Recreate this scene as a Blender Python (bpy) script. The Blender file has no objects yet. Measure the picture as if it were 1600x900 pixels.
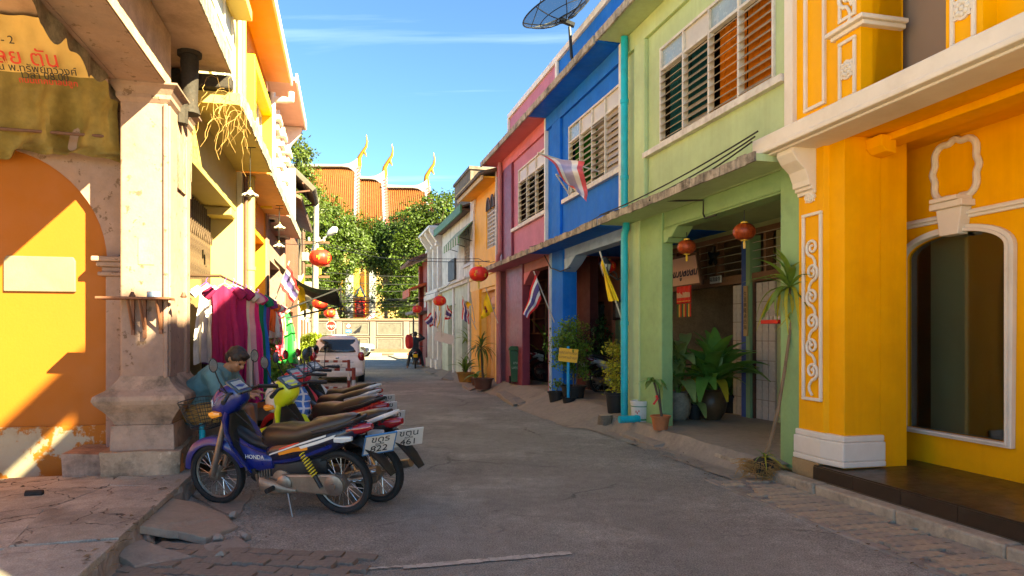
import bpy, math, random
from mathutils import Vector, Matrix, Euler, noise
random.seed(7)
R = math.radians
C = bpy.context.scene.collection
sc = bpy.context.scene
# ------------------------------------------------------------------ camera
FPX, CX, HY, H = 1067.0, 800.0, 525.0, 1.5
cd = bpy.data.cameras.new("camera"); cam = bpy.data.objects.new("camera", cd); C.objects.link(cam)
cam.location = (0, 0, H); cam.rotation_euler = (R(90), 0, 0)
cd.sensor_width = 36; cd.lens = 36 * FPX / 1600; cd.shift_y = (HY - 450) / 1600
cd.clip_start = .1; cd.clip_end = 3000
sc.camera = cam
# ------------------------------------------------------------------ light
SUN = Vector((.72, -.52, .60)).normalized()          # towards the sun
world = bpy.data.worlds.new("World"); sc.world = world; world.use_nodes = True
nt = world.node_tree; N = nt.nodes; L = nt.links
bg = N["Background"]; bg.inputs[1].default_value = .06
sky = N.new("ShaderNodeTexSky"); sky.sky_type = 'NISHITA'; sky.sun_disc = False
sky.sun_elevation = math.asin(SUN.z); sky.sun_rotation = math.atan2(SUN.x, SUN.y)
sky.altitude = 0; sky.air_density = .5; sky.dust_density = .15; sky.ozone_density = 6
tc = N.new("ShaderNodeTexCoord"); sep = N.new("ShaderNodeSeparateXYZ"); L.new(tc.outputs["Generated"], sep.inputs[0])
zc = N.new("ShaderNodeMath"); zc.operation = 'MAXIMUM'; L.new(sep.outputs[2], zc.inputs[0]); zc.inputs[1].default_value = .06
dv = N.new("ShaderNodeVectorMath"); dv.operation = 'DIVIDE'; L.new(tc.outputs["Generated"], dv.inputs[0])
cb = N.new("ShaderNodeCombineXYZ")
for k in range(3): L.new(zc.outputs[0], cb.inputs[k])
L.new(cb.outputs[0], dv.inputs[1])
mp = N.new("ShaderNodeMapping"); L.new(dv.outputs[0], mp.inputs[0]); mp.inputs["Scale"].default_value = (.4, 1.9, 1); mp.inputs["Rotation"].default_value = (0, 0, R(-40))
nz = N.new("ShaderNodeTexNoise"); L.new(mp.outputs[0], nz.inputs[0]); nz.inputs["Scale"].default_value = 1.1; nz.inputs["Detail"].default_value = 7; nz.inputs["Roughness"].default_value = .58; nz.inputs["Distortion"].default_value = .5
cr = N.new("ShaderNodeValToRGB"); L.new(nz.outputs[0], cr.inputs[0])
cr.color_ramp.elements[0].position = .58; cr.color_ramp.elements[0].color = (0, 0, 0, 1)
cr.color_ramp.elements[1].position = .85; cr.color_ramp.elements[1].color = (.15, .15, .15, 1)
mx = N.new("ShaderNodeMixRGB"); L.new(cr.outputs[0], mx.inputs[0]); L.new(sky.outputs[0], mx.inputs[1]); mx.inputs[2].default_value = (9, 9.2, 9.6, 1)
L.new(mx.outputs[0], bg.inputs[0])
sd = bpy.data.lights.new("sun", 'SUN'); sun = bpy.data.objects.new("sun", sd); C.objects.link(sun)
sd.energy = 5.0; sd.angle = R(.5); sd.color = (1, .84, .60)
sun.rotation_euler = SUN.to_track_quat('Z', 'Y').to_euler()
sc.view_settings.view_transform = 'Standard'; sc.view_settings.look = 'None'
sc.view_settings.exposure = 3.2; sc.view_settings.gamma = 1
sc.view_settings.use_white_balance = True; sc.view_settings.white_balance_temperature = 7200; sc.view_settings.white_balance_tint = -10
# ------------------------------------------------------------------ survey: where a sight line of the photograph meets a plane of the place
def W(px, py, d): return Vector(((px - CX) * d / FPX, d, H - (py - HY) * d / FPX))
def G(px, py, z=0.0):
    d = (H - z) * FPX / (py - HY); return W(px, py, d)
class Front:
    """A facade line x = a + s*y. Local x runs along it, local y out to the street, local z up."""
    def __init__(f, a, s, side, d0):
        f.a, f.s, f.side = a, s, side; f.L = math.hypot(1, s); f.u0 = d0 * f.L
        f.flip = -1 if side > 0 else 1
        f.origin = Vector((a + s * d0, d0, 0))
        f.rz = math.atan2(1, s) if side < 0 else math.atan2(-1, -s)
    def p(f, px, py, n=0.0):
        k = (px - CX) / FPX
        u = (f.a + f.side * n * (1 + k * f.s) / f.L) * f.L / (k - f.s)
        y = u / f.L - f.side * n * f.s / f.L
        return f.flip * (u - f.u0), H - (py - HY) * y / FPX
    def x(f, px, n=0.0): return f.p(px, HY, n)[0]
    def z(f, px, py, n=0.0): return f.p(px, py, n)[1]
    def world(f, x, n, z=0):
        return f.origin + Matrix.Rotation(f.rz, 3, 'Z') @ Vector((x, n, z))
# ------------------------------------------------------------------ mesh builder
class MB:
    def __init__(s): s.v = []; s.f = []; s.m = []; s.mi = 0; s.M = None
    def add(s, vs, fs):
        o = len(s.v)
        s.v += [tuple(s.M @ Vector(p)) if s.M else tuple(p) for p in vs]
        s.f += [tuple(i + o for i in f) for f in fs]; s.m += [s.mi] * len(fs)
        return s
    def box(s, x0, x1, y0, y1, z0, z1):
        if x0 > x1: x0, x1 = x1, x0
        if y0 > y1: y0, y1 = y1, y0
        if z0 > z1: z0, z1 = z1, z0
        return s.add([(x0,y0,z0),(x1,y0,z0),(x1,y1,z0),(x0,y1,z0),(x0,y0,z1),(x1,y0,z1),(x1,y1,z1),(x0,y1,z1)],
            [(0,3,2,1),(4,5,6,7),(0,1,5,4),(1,2,6,5),(2,3,7,6),(3,0,4,7)])
    def obox(s, c, size, rot=(0,0,0)):
        m = Matrix.Translation(c) @ Euler(rot).to_matrix().to_4x4()
        a, b, d = (q / 2 for q in size)
        vs = [m @ Vector(p) for p in [(-a,-b,-d),(a,-b,-d),(a,b,-d),(-a,b,-d),(-a,-b,d),(a,-b,d),(a,b,d),(-a,b,d)]]
        return s.add(vs, [(0,3,2,1),(4,5,6,7),(0,1,5,4),(1,2,6,5),(2,3,7,6),(3,0,4,7)])
    def tube(s, pts, r, n=8, cap=True, closed=False):
        pts = [Vector(p) for p in pts]; k = len(pts)
        rr = r if isinstance(r, (list, tuple)) else [r] * k
        rings = []; up = None
        for i in range(k):
            if closed: t = pts[(i+1) % k] - pts[i-1]
            else: t = pts[min(i+1, k-1)] - pts[max(i-1, 0)]
            t = t.normalized() if t.length > 1e-9 else Vector((0,0,1))
            if up is None: up = Vector((0,0,1)) if abs(t.z) < .9 else Vector((1,0,0))
            a = up - t * up.dot(t)
            if a.length < 1e-6: a = t.orthogonal()
            a.normalize(); b = t.cross(a); up = a
            rings.append([pts[i] + (a * math.cos(2*math.pi*j/n) + b * math.sin(2*math.pi*j/n)) * rr[i] for j in range(n)])
        return s.loft(rings, cap and not closed, closed)
    def loft(s, rings, cap=True, loop=False):
        n = len(rings[0]); vs = [p for r in rings for p in r]; fs = []
        K = len(rings)
        for i in range(K if loop else K - 1):
            i2 = (i + 1) % K
            for j in range(n):
                j2 = (j + 1) % n
                fs.append((i*n+j, i*n+j2, i2*n+j2, i2*n+j))
        if cap:
            fs.append(tuple(reversed(range(n)))); fs.append(tuple((K-1)*n + j for j in range(n)))
        return s.add(vs, fs)
    def lathe(s, prof, n=16, c=(0,0,0), rot=None, loop=False):
        m = Matrix.Translation(c) @ (rot.to_4x4() if rot else Matrix.Identity(4))
        rings = [[m @ Vector((r*math.cos(2*math.pi*j/n), r*math.sin(2*math.pi*j/n), z)) for j in range(n)] for r, z in prof]
        return s.loft(rings, not loop, loop)
    def prism(s, poly, t0, t1, plane='xz'):
        """extrude a 2-D outline; plane says which axes the outline lies in"""
        def P(a, b, t):
            return {'xz': (a, t, b), 'xy': (a, b, t), 'yz': (t, a, b)}[plane]
        n = len(poly)
        vs = [P(a, b, t0) for a, b in poly] + [P(a, b, t1) for a, b in poly]
        fs = [tuple(reversed(range(n))), tuple(range(n, 2*n))] + [(i, (i+1) % n, n+(i+1) % n, n+i) for i in range(n)]
        return s.add(vs, fs)
    def grid(s, fn, nu, nv, mfun=None):
        vs = [fn(i/nu, j/nv) for j in range(nv+1) for i in range(nu+1)]
        o = len(s.v); s.v += [tuple(s.M @ Vector(p)) if s.M else tuple(p) for p in vs]
        for j in range(nv):
            for i in range(nu):
                a = o + j*(nu+1)+i
                s.f.append((a, a+1, a+nu+2, a+nu+1)); s.m.append(mfun(i/nu, j/nv) if mfun else s.mi)
        return s
    def ring(s, cxz, rx, rz, w, y0, y1, n=24, a0=0, a1=360):
        """flat band following an ellipse in the xz plane"""
        pts = [(a0 + (a1-a0)*i/n) for i in range(n+1)]
        for i in range(n):
            c0, s0, c1, s1 = math.cos(R(pts[i])), math.sin(R(pts[i])), math.cos(R(pts[i+1])), math.sin(R(pts[i+1]))
            s.prism([(cxz[0]+c0*(rx-w), cxz[1]+s0*(rz-w)), (cxz[0]+c0*rx, cxz[1]+s0*rz), (cxz[0]+c1*rx, cxz[1]+s1*rz), (cxz[0]+c1*(rx-w), cxz[1]+s1*(rz-w))], y0, y1)
        return s
    def build(s, name, mats, parent=None, smooth=False, bevel=0, solid=0):
        me = bpy.data.meshes.new(name); me.from_pydata(s.v, [], s.f)
        for m in (mats if isinstance(mats, (list, tuple)) else [mats]): me.materials.append(m)
        if any(s.m): me.polygons.foreach_set("material_index", s.m)
        if smooth:
            me.polygons.foreach_set("use_smooth", [True] * len(me.polygons))
            me.update()
            me.set_sharp_from_angle(angle=R(smooth if smooth is not True else 40))
        me.update()
        o = bpy.data.objects.new(name, me); C.objects.link(o)
        if parent: o.parent = parent
        if solid:
            q = o.modifiers.new("thick", 'SOLIDIFY'); q.thickness = solid; q.offset = 0
        if bevel:
            q = o.modifiers.new("edge", 'BEVEL'); q.width = bevel; q.segments = 2; q.limit_method = 'ANGLE'; q.angle_limit = R(40)
        return o
def B(): return MB()
def thing(name, label, cat, loc=(0,0,0), rz=0, group=None):
    o = bpy.data.objects.new(name, None); C.objects.link(o); o.empty_display_size = .1
    o.location = loc; o.rotation_euler = (0, 0, rz); o["label"] = label; o["category"] = cat
    if group: o["group"] = group
    return o
def tag(o, label, cat, group=None):
    o["label"] = label; o["category"] = cat
    if group: o["group"] = group
    return o
def kind(o, k='structure'):
    o["kind"] = k; return o
def house(f, name, label): return thing(name, label, 'building', f.origin, f.rz)
def piece(name, mesh_from, parent, loc=(0,0,0), rot=(0,0,0), sc_=None):
    o = bpy.data.objects.new(name, mesh_from.data if hasattr(mesh_from, 'data') else mesh_from); C.objects.link(o)
    o.parent = parent; o.location = loc; o.rotation_euler = rot
    if sc_: o.scale = sc_ if not isinstance(sc_, (int, float)) else (sc_,)*3
    return o
def text(body, size, mat, parent, loc, rot, ext=.002, align='CENTER', name='lettering', sx=1):
    cu = bpy.data.curves.new(name, 'FONT'); cu.body = body; cu.size = size; cu.extrude = ext
    cu.align_x = align; cu.align_y = 'CENTER'; cu.materials.append(mat)
    tmp = bpy.data.objects.new(name, cu); C.objects.link(tmp)
    dg = bpy.context.evaluated_depsgraph_get(); dg.update(); me = bpy.data.meshes.new_from_object(tmp.evaluated_get(dg)); bpy.data.objects.remove(tmp); bpy.data.curves.remove(cu)
    me.name = name; o = bpy.data.objects.new(name, me); C.objects.link(o); o.parent = parent; o.location = loc; o.rotation_euler = rot; o.scale = (sx, 1, 1)
    return o
# ------------------------------------------------------------------ materials
_mc = {}
def mat(name, col, rough=.7, var=.15, scale=1.5, bump=.1, bscale=60, metal=0, dirt=0, dirtcol=(.03,.022,.015), dscale=2.5, streak=0, peel=None, spec=.4, coat=0, bump2=0, island=0, stretch=None):
    if name in _mc: return _mc[name]
    m = bpy.data.materials.new(name); m.use_nodes = True; _mc[name] = m
    t = m.node_tree; n = t.nodes; l = t.links; b = n["Principled BSDF"]
    b.inputs["Roughness"].default_value = rough; b.inputs["Metallic"].default_value = metal
    b.inputs["Specular IOR Level"].default_value = spec
    if coat: b.inputs["Coat Weight"].default_value = coat; b.inputs["Coat Roughness"].default_value = .08
    tc = n.new("ShaderNodeTexCoord"); src = tc.outputs["Object"]
    if stretch:
        mpp = n.new("ShaderNodeMapping"); mpp.inputs["Scale"].default_value = stretch; l.new(src, mpp.inputs[0]); src = mpp.outputs[0]
    def nz(sc, det=5, ro=.6, inp=src):
        q = n.new("ShaderNodeTexNoise"); q.inputs["Scale"].default_value = sc; q.inputs["Detail"].default_value = det; q.inputs["Roughness"].default_value = ro
        l.new(inp, q.inputs["Vector"]); return q.outputs["Fac"]
    def ramp(inp, p0, p1, c0=(0,0,0,1), c1=(1,1,1,1)):
        q = n.new("ShaderNodeValToRGB"); q.color_ramp.elements[0].position = p0; q.color_ramp.elements[1].position = p1
        q.color_ramp.elements[0].color = c0; q.color_ramp.elements[1].color = c1; l.new(inp, q.inputs[0]); return q.outputs[0]
    def mix(fac, a, bb, mode='MIX'):
        q = n.new("ShaderNodeMixRGB"); q.blend_type = mode
        for k, x in ((0, fac), (1, a), (2, bb)):
            if hasattr(x, 'links'): l.new(x, q.inputs[k])
            else: q.inputs[k].default_value = x if k == 0 else (*x[:3], 1)
        return q.outputs[0]
    lo = tuple(max(0, c*(1-var*1.6)) for c in col); hi = tuple(min(1, c*(1+var)) for c in col)
    c = mix(ramp(nz(scale), .3, .7), lo, hi)
    if var: c = mix(min(.6, var*1.6), c, mix(ramp(nz(scale*9, 6, .7), .32, .68), lo, hi))
    if island:
        g = n.new("ShaderNodeNewGeometry"); c2 = n.new("ShaderNodeHueSaturation"); l.new(c, c2.inputs["Color"])
        ma = n.new("ShaderNodeMapRange"); l.new(g.outputs["Random Per Island"], ma.inputs[0]); ma.inputs[3].default_value = 1-island; ma.inputs[4].default_value = 1+island
        l.new(ma.outputs[0], c2.inputs["Value"]); c = c2.outputs[0]
    if peel:
        pc, pt, ps = peel
        c = mix(ramp(nz(ps, 6, .65), pt, pt+.03), c, pc)
    if dirt:
        d = ramp(nz(dscale, 8, .72), .46, .68)
        c = mix(mix(1, d, (dirt,)*3, 'MULTIPLY'), c, dirtcol)
    if streak:
        mp2 = n.new("ShaderNodeMapping"); mp2.inputs["Scale"].default_value = (7, 7, .45); l.new(tc.outputs["Object"], mp2.inputs[0])
        d = ramp(nz(1.0, 7, .68, mp2.outputs[0]), .47, .72)
        c = mix(mix(1, d, (streak,)*3, 'MULTIPLY'), c, dirtcol)
    l.new(c, b.inputs["Base Color"])
    rr = ramp(nz(scale*5), .2, .8, (max(.02, rough-.12),)*3+(1,), (min(1, rough+.12),)*3+(1,)); l.new(rr, b.inputs["Roughness"])
    if bump:
        bp = n.new("ShaderNodeBump"); bp.inputs["Strength"].default_value = min(1, bump); bp.inputs["Distance"].default_value = .01
        h = nz(bscale, 5)
        if bump2:
            ad = n.new("ShaderNodeMath"); ad.operation = 'MULTIPLY_ADD'; l.new(nz(bscale/9, 4), ad.inputs[0]); ad.inputs[1].default_value = bump2; l.new(h, ad.inputs[2]); h = ad.outputs[0]
        l.new(h, bp.inputs["Height"]); l.new(bp.outputs[0], b.inputs["Normal"])
    return m
def plain(name, col, rough=.5, metal=0, coat=0, spec=.4): return mat(name, col, rough, .06, 4, 0, metal=metal, coat=coat, spec=spec)
def leafmat(name, col, trans=.35, isl=.45, rough=.5):
    if name in _mc: return _mc[name]
    m = mat(name, col, rough, .2, 1.2, 0, island=isl, spec=.35)
    t = m.node_tree; n = t.nodes; l = t.links; b = n["Principled BSDF"]; out = n["Material Output"]
    src = b.inputs["Base Color"].links[0].from_socket
    hs = n.new("ShaderNodeHueSaturation"); l.new(src, hs.inputs["Color"]); hs.inputs["Value"].default_value = 1.7; hs.inputs["Hue"].default_value = .485
    tr = n.new("ShaderNodeBsdfTranslucent"); l.new(hs.outputs[0], tr.inputs[0])
    mxx = n.new("ShaderNodeMixShader"); mxx.inputs[0].default_value = trans; l.new(b.outputs[0], mxx.inputs[1]); l.new(tr.outputs[0], mxx.inputs[2]); l.new(mxx.outputs[0], out.inputs[0])
    return m
def glassmat(name, tint=(.85,.9,.9), refl=1.0, rough=.02):
    """thin pane: see-through with a Fresnel reflection"""
    if name in _mc: return _mc[name]
    m = bpy.data.materials.new(name); m.use_nodes = True; _mc[name] = m
    t = m.node_tree; n = t.nodes; l = t.links; n.remove(n["Principled BSDF"])
    a = n.new("ShaderNodeBsdfTransparent"); a.inputs[0].default_value = (*tint, 1)
    g = n.new("ShaderNodeBsdfGlossy"); g.inputs["Roughness"].default_value = rough; g.inputs[0].default_value = (.95,.95,.95,1)
    f = n.new("ShaderNodeFresnel"); f.inputs[0].default_value = 1.52
    mu = n.new("ShaderNodeMath"); mu.operation = 'MULTIPLY'; mu.use_clamp = True; l.new(f.outputs[0], mu.inputs[0]); mu.inputs[1].default_value = refl
    mxx = n.new("ShaderNodeMixShader"); l.new(mu.outputs[0], mxx.inputs[0]); l.new(a.outputs[0], mxx.inputs[1]); l.new(g.outputs[0], mxx.inputs[2])
    l.new(mxx.outputs[0], n["Material Output"].inputs[0])
    return m
def worn(name, col, light, dark, crack=.6, cscale=.9, grain=.35, rough=.85):
    """old tarmac or concrete: blotches, pale worn patches, oil stains, branching cracks, grit"""
    m = mat(name, col, rough, .2, .7, .75, 140, bump2=2.2, spec=.2); t = m.node_tree; n = t.nodes; l = t.links; b = n["Principled BSDF"]
    tc = n.new("ShaderNodeTexCoord").outputs["Object"]; c = b.inputs["Base Color"].links[0].from_socket
    def nz(sc, det=6, ro=.65, inp=None):
        q = n.new("ShaderNodeTexNoise"); q.inputs["Scale"].default_value = sc; q.inputs["Detail"].default_value = det; q.inputs["Roughness"].default_value = ro; l.new(inp or tc, q.inputs["Vector"]); return q
    def ramp(i, p0, p1, a=0, b_=1):
        q = n.new("ShaderNodeValToRGB"); e = q.color_ramp.elements; e[0].position = p0; e[1].position = p1; e[0].color = (a,a,a,1); e[1].color = (b_,b_,b_,1); l.new(i, q.inputs[0]); return q.outputs[0]
    def mix(f, a, b_, mode='MIX'):
        q = n.new("ShaderNodeMixRGB"); q.blend_type = mode
        for k, x in enumerate((f, a, b_)):
            if hasattr(x, 'links'): l.new(x, q.inputs[k])
            else: q.inputs[k].default_value = x if k == 0 else (*x, 1)
        return q.outputs[0]
    c = mix(ramp(nz(.55, 9, .7).outputs[0], .50, .66, 0, .85), c, light)
    c = mix(ramp(nz(7.5, 6, .7).outputs[0], .44, .62, 0, .45), c, tuple((x+y)/2 for x, y in zip(col, dark)))
    c = mix(ramp(nz(.9, 7, .7).outputs[0], .58, .74, 0, .6), c, dark)
    c = mix(ramp(nz(2.7, 5, .6).outputs[0], .68, .76, 0, .55), c, tuple(x*.6 for x in dark))
    c = mix(grain, c, ramp(nz(95, 3, .7).outputs[0], .25, .75, .12, 1), 'MULTIPLY') if grain else c
    q = n.new("ShaderNodeHueSaturation"); q.inputs["Value"].default_value = 1 + grain*.75; l.new(c, q.inputs["Color"]); c = q.outputs[0]
    ws = nz(1.6, 4, .6); ad = n.new("ShaderNodeMixRGB"); ad.blend_type = 'ADD'; ad.inputs[0].default_value = .55; l.new(tc, ad.inputs[1]); l.new(ws.outputs[1], ad.inputs[2])
    v = n.new("ShaderNodeTexVoronoi"); v.feature = 'DISTANCE_TO_EDGE'; v.inputs["Scale"].default_value = cscale; l.new(ad.outputs[0], v.inputs["Vector"])
    cr_ = mix(1, ramp(v.outputs[0], .004, .013, 1, 0), ramp(nz(.45, 3).outputs[0], .48, .56), 'MULTIPLY'); cr2 = mix(1, cr_, (crack,)*3, 'MULTIPLY')
    c = mix(cr2, c, tuple(x*.35 for x in dark)); l.new(c, b.inputs["Base Color"])
    bp = b.inputs["Normal"].links[0].from_node; old = bp.inputs["Height"].links[0].from_socket
    sb = n.new("ShaderNodeMath"); sb.operation = 'MULTIPLY_ADD'; l.new(cr2, sb.inputs[0]); sb.inputs[1].default_value = -2.5; l.new(old, sb.inputs[2]); l.new(sb.outputs[0], bp.inputs["Height"])
    return m
WHITE = mat('white_plaster', (.74,.68,.60), .7, .08, 2, .12, dirt=.25, dirtcol=(.3,.2,.12))
WPAINT = mat('white_painted_wood', (.72,.68,.62), .55, .08, 3, .05, dirt=.3, dirtcol=(.25,.18,.12), dscale=5)
BLACK = plain('black_plastic', (.012,.012,.013), .45)
RUBBER = mat('rubber', (.014,.013,.012), .8, .2, 6, .2, 90, dirt=.35, dirtcol=(.08,.06,.045))
STEEL = plain('steel', (.55,.53,.5), .3, 1)
DSTEEL = mat('dull_metal', (.32,.27,.22), .42, .2, 6, .1, metal=.85, dirt=.3, dirtcol=(.12,.08,.05))
CHROME = plain('chrome', (.75,.73,.7), .12, 1)
GOLD = plain('gold_paint', (.75,.45,.06), .35, .3)
REDP = plain('red_paint', (.6,.02,.015), .4)
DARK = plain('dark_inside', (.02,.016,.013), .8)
WOOD = mat('old_wood', (.16,.08,.04), .65, .3, 2, .3, 30, stretch=(1,1,8))
BROWNW = mat('brown_wood', (.11,.05,.03), .6, .3, 2, .25, 30)
CONC = mat('weathered_concrete', (.30,.25,.20), .85, .22, 1.6, .5, 45, dirt=.55, dscale=3, dirtcol=(.05,.04,.03), bump2=2)
CONCL = mat('pale_concrete', (.34,.27,.20), .85, .22, 1.6, .6, 45, dirt=.55, dscale=1.6, dirtcol=(.08,.06,.045), bump2=2.5)
MOULD = mat('mouldy_concrete_edge', (.42,.35,.27), .85, .25, 4, .5, 40, dirt=.9, dscale=7, dirtcol=(.04,.03,.02), streak=.8)
YELLOWFLAG = mat('yellow_flag_cloth', (.85,.55,.02), .8, .1, 8, .1)
CABLE = plain('black_cable', (.015,.014,.013), .6)
# ================================================================== SETTING
ASPH = worn('asphalt', (.285,.262,.218), (.43,.39,.322), (.115,.104,.085), .4, .5, 1.0)
g = B(); g.add([(-900,-300,-.03),(900,-300,-.03),(900,1800,-.03),(-900,1800,-.03)], [(0,1,2,3)])
kind(g.build('ground', mat('pale_bounce_ground', (.46,.385,.29), .95, .25, .05, .2, 3)))  # ground colour lightened to bounce sun onto the shaded fronts
FR = lambda d0: Front(4.84, -.272, -1, d0)
FL = lambda d0: Front(-1.7, -.2437, 1, d0)
g = B()
def road_fn(u, v):
    y = -6 + v * 58.5
    xl = -1.45 - .2437*y if y > 0 else -1.45 + .1*y
    xr = 4.62 - .272*y if y > 0 else 4.62
    if y > 44: xl -= (y-44)*1.2; xr += (y-44)*2.0
    return (xl + (xr-xl)*u, y, .012*math.sin(u*math.pi) + .006*noise.noise((u*6, y*.7, 0)))
g.grid(road_fn, 14, 60)
kind(g.build('road', ASPH, smooth=True))
g = B(); g.add([(-60,45.5,.0),(60,45.5,.0),(60,52.0,.0),(-60,52.0,.0)], [(0,1,2,3)])
kind(g.build('cross_street', ASPH)).location.z = -.008
# worn white line across the near tarmac: broken flakes of paint
PAINT = mat('worn_road_paint', (.55,.49,.40), .85, .25, 9, .5, 90, dirt=.8, dscale=14, dirtcol=(.27,.235,.19), spec=.2)
g = B(); rr = random.Random(3)
a, b = G(630,891), G(892,868)
for i in range(26):
    t0, t1 = i/26 - .001, (i+1)/26 - rr.uniform(-.001,.004)
    w0, w1 = rr.uniform(.025,.05), rr.uniform(.025,.05)
    p, q = a.lerp(b, t0), a.lerp(b, t1); nrm = Vector((-(b-a).y, (b-a).x, 0)).normalized()
    g.add([p+nrm*w0, p-nrm*w1*.8, q-nrm*w0*.8, q+nrm*w1], [(0,1,2,3)])
for i in range(5):
    p = G(520+i*22, 898-i*1.5); g.add([p+Vector((0,.02,0)), p+Vector((.06,0.01,0)), p+Vector((.1,.035,0)), p+Vector((.03,.05,0))], [(0,1,2,3)])
o = kind(g.build('road_marking', PAINT)); o.location.z = .0195
# ---- left pavement: cracked slabs over a bed
fl = FL(6.6)
LP = thing('left_pavement', 'cracked concrete pavement slabs in front of the orange arched wall', 'pavement', fl.origin, fl.rz); LP["kind"] = 'structure'; del LP["category"]
g = B(); g.box(-.1, 9, -8, .235, -.02, .172)
g.grid(lambda u, v: (9-9.1*u, .255+.035*noise.noise((u*40,v*2,3))+.012*noise.noise((u*160,v*6,1))-.02*v, -.02+.2*v), 260, 5)
g.build('bed', CONC, LP)
SLAB = [worn('slab_a', (.30,.262,.205), (.44,.385,.30), (.09,.077,.06), .9, 2.1, .6), worn('slab_b', (.35,.305,.24), (.48,.42,.33), (.11,.095,.074), .9, 1.7, .6)]
rr = random.Random(11); xs = [-.02]; 
while xs[-1] < 5.2: xs.append(xs[-1] + rr.uniform(.55, .95))
ys = [.25]
while ys[-1] > -3.4: ys.append(ys[-1] - rr.uniform(.55, .9))
jit = {}
def jp(i, j):
    if (i, j) not in jit:
        ex = j == 0
        jit[i, j] = (xs[i] + rr.uniform(-.13,.13)*(0 if i == 0 else 1), ys[j] + (0 if ex else rr.uniform(-.13,.13)))
    return jit[i, j]
for i in range(len(xs)-1):
    for j in range(len(ys)-1):
        q = [jp(i,j), jp(i+1,j), jp(i+1,j+1), jp(i,j+1)]
        # roughen each side so that joints read as cracks
        poly = []
        for k in range(4):
            p0, p1 = Vector(q[k]), Vector(q[(k+1)%4])
            for t in (0,.33,.66):
                p = p0.lerp(p1, t); w = .035*noise.noise((p.x*5, p.y*5, 1.3)) if (t and not (j==0 and k==0)) else 0
                d = (p1-p0).normalized(); poly.append(p + Vector((-d.y, d.x))*w)
        c = sum(poly, Vector((0,0)))/len(poly)
        poly = [tuple(c + (p-c)*(1 - .007/max(.1,(p-c).length))) for p in poly]
        poly.reverse()
        g = B(); z = .2 + rr.uniform(-.006,.006); g.prism(poly, .15, z, 'xy')
        o = g.build('paving_slab', SLAB[rr.random() < .5], LP, bevel=.006); o.rotation_euler = (rr.uniform(-.008,.008), rr.uniform(-.008,.008), 0)
def slab_px(name, pts, th, m, label, cat, group=None, bev=.008):
    top = [G(a_, b_, z_) for a_, b_, z_ in pts]; c = sum(top, Vector())/len(top)
    # rough outline
    rp = []
    for k in range(len(top)):
        p0, p1 = top[k], top[(k+1) % len(top)]
        for t in (0,.25,.5,.75):
            p = p0.lerp(p1, t); rp.append(p + (p-c).normalized()*(.04*noise.noise(p*6) if t else 0))
    n_ = len(rp); g = B(); g.v = [tuple(p-c) for p in rp] + [tuple(p-c-Vector((0,0,th))) for p in rp]
    ar = sum((rp[i]-c).cross(rp[(i+1)%n_]-c).z for i in range(n_))
    g.f = [tuple(range(n_)), tuple(reversed(range(n_, 2*n_)))] + [(i, n_+i, n_+(i+1)%n_, (i+1)%n_) for i in range(n_)]
    if ar < 0: g.f = [tuple(reversed(f)) for f in g.f]
    g.m = [0]*len(g.f); o = g.build(name, m, bevel=bev); o.location = c
    return tag(o, label, cat, group)
slab_px('broken_slab', [(206,820,.17),(252,774,.16),(300,783,.10),(352,803,.05),(372,822,.025),(322,840,.05),(262,828,.10)], .06, CONCL, 'large tilted broken slab between left kerb and blue motorbike wheel', 'slab')
slab_px('broken_slab', [(170,853,.12),(222,842,.10),(300,868,.04),(210,884,.05)], .05, CONC, 'smaller broken slab lying nearest the camera by left kerb', 'slab')
slab_px('broken_slab', [(318,850,.05),(372,838,.03),(392,852,.02),(338,880,.02)], .05, CONC, 'thin broken slab at the tarmac edge below the blue motorbike', 'slab')
slab_px('broken_slab', [(300,772,.02),(392,772,.02),(372,806,.02),(352,800,.02)], .03, CONC, 'flat dark slab under the front wheel of the blue motorbike', 'slab')
PAV = mat('paver_block', (.24,.19,.145), .85, .25, 3, .4, 60, dirt=.5, dscale=4)
pv = thing('paver_patch', 'patch of wavy interlocking pavers at bottom left of the road', 'pavers', G(270,890)); pv["kind"] = 'structure'; del pv["category"]
def wavy_paver(l, w, h):
    g = B(); n_ = 8; poly = []
    for i in range(n_+1): poly.append((-l/2+l*i/n_, -w/2 + .008*math.sin(i*math.pi/2)))
    for i in range(n_, -1, -1): poly.append((-l/2+l*i/n_, w/2 + .008*math.sin(i*math.pi/2)))
    return g.prism(poly, 0, h, 'xy')
pm0 = wavy_paver(.215, .105, .05).build('paver', PAV, pv); pm0.location = (-.3,-.2,-.02)
for i in range(7):
    for j in range(6):
        if (i, j) == (0, 0): continue
        piece('paver', pm0, pv, (-.3+.225*i+(.11 if j % 2 else 0), -.2+.115*j-.03*i, -.025+rr.uniform(0,.02)), (rr.uniform(-.05,.05), rr.uniform(-.05,.05), R(-6)+rr.uniform(-.04,.04)))
rk_ = random.Random(17)
for i in range(8):
    px_, py_ = rk_.choice([(215,835),(240,852),(330,842),(360,835),(385,815),(300,790),(262,800),(395,850),(350,870)]); px_ += rk_.uniform(-26,26); py_ += rk_.uniform(-10,14)
    o = None
    g = B(); r_ = rk_.uniform(.02,.05)
    def fn_(u, v):
        th, ph = u*2*math.pi, (v-.5)*math.pi; p = Vector((math.cos(th)*math.cos(ph), math.sin(th)*math.cos(ph), math.sin(ph)*.55)); p = Vector([math.copysign(abs(c)**.45, c) for c in p]); return p*r_*(1+.5*noise.noise(p*1.9+Vector((i*3.7,0,0))))
    g.grid(fn_, 10, 6); o = g.build('concrete_chunk', CONC, None, smooth=30); o.location = G(px_, py_, .035); o.rotation_euler = (rk_.random(), rk_.random(), rk_.random()*6); tag(o, 'small broken concrete chunk lying by the left kerb', 'rubble', 'broken concrete chunks by the left kerb')
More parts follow.
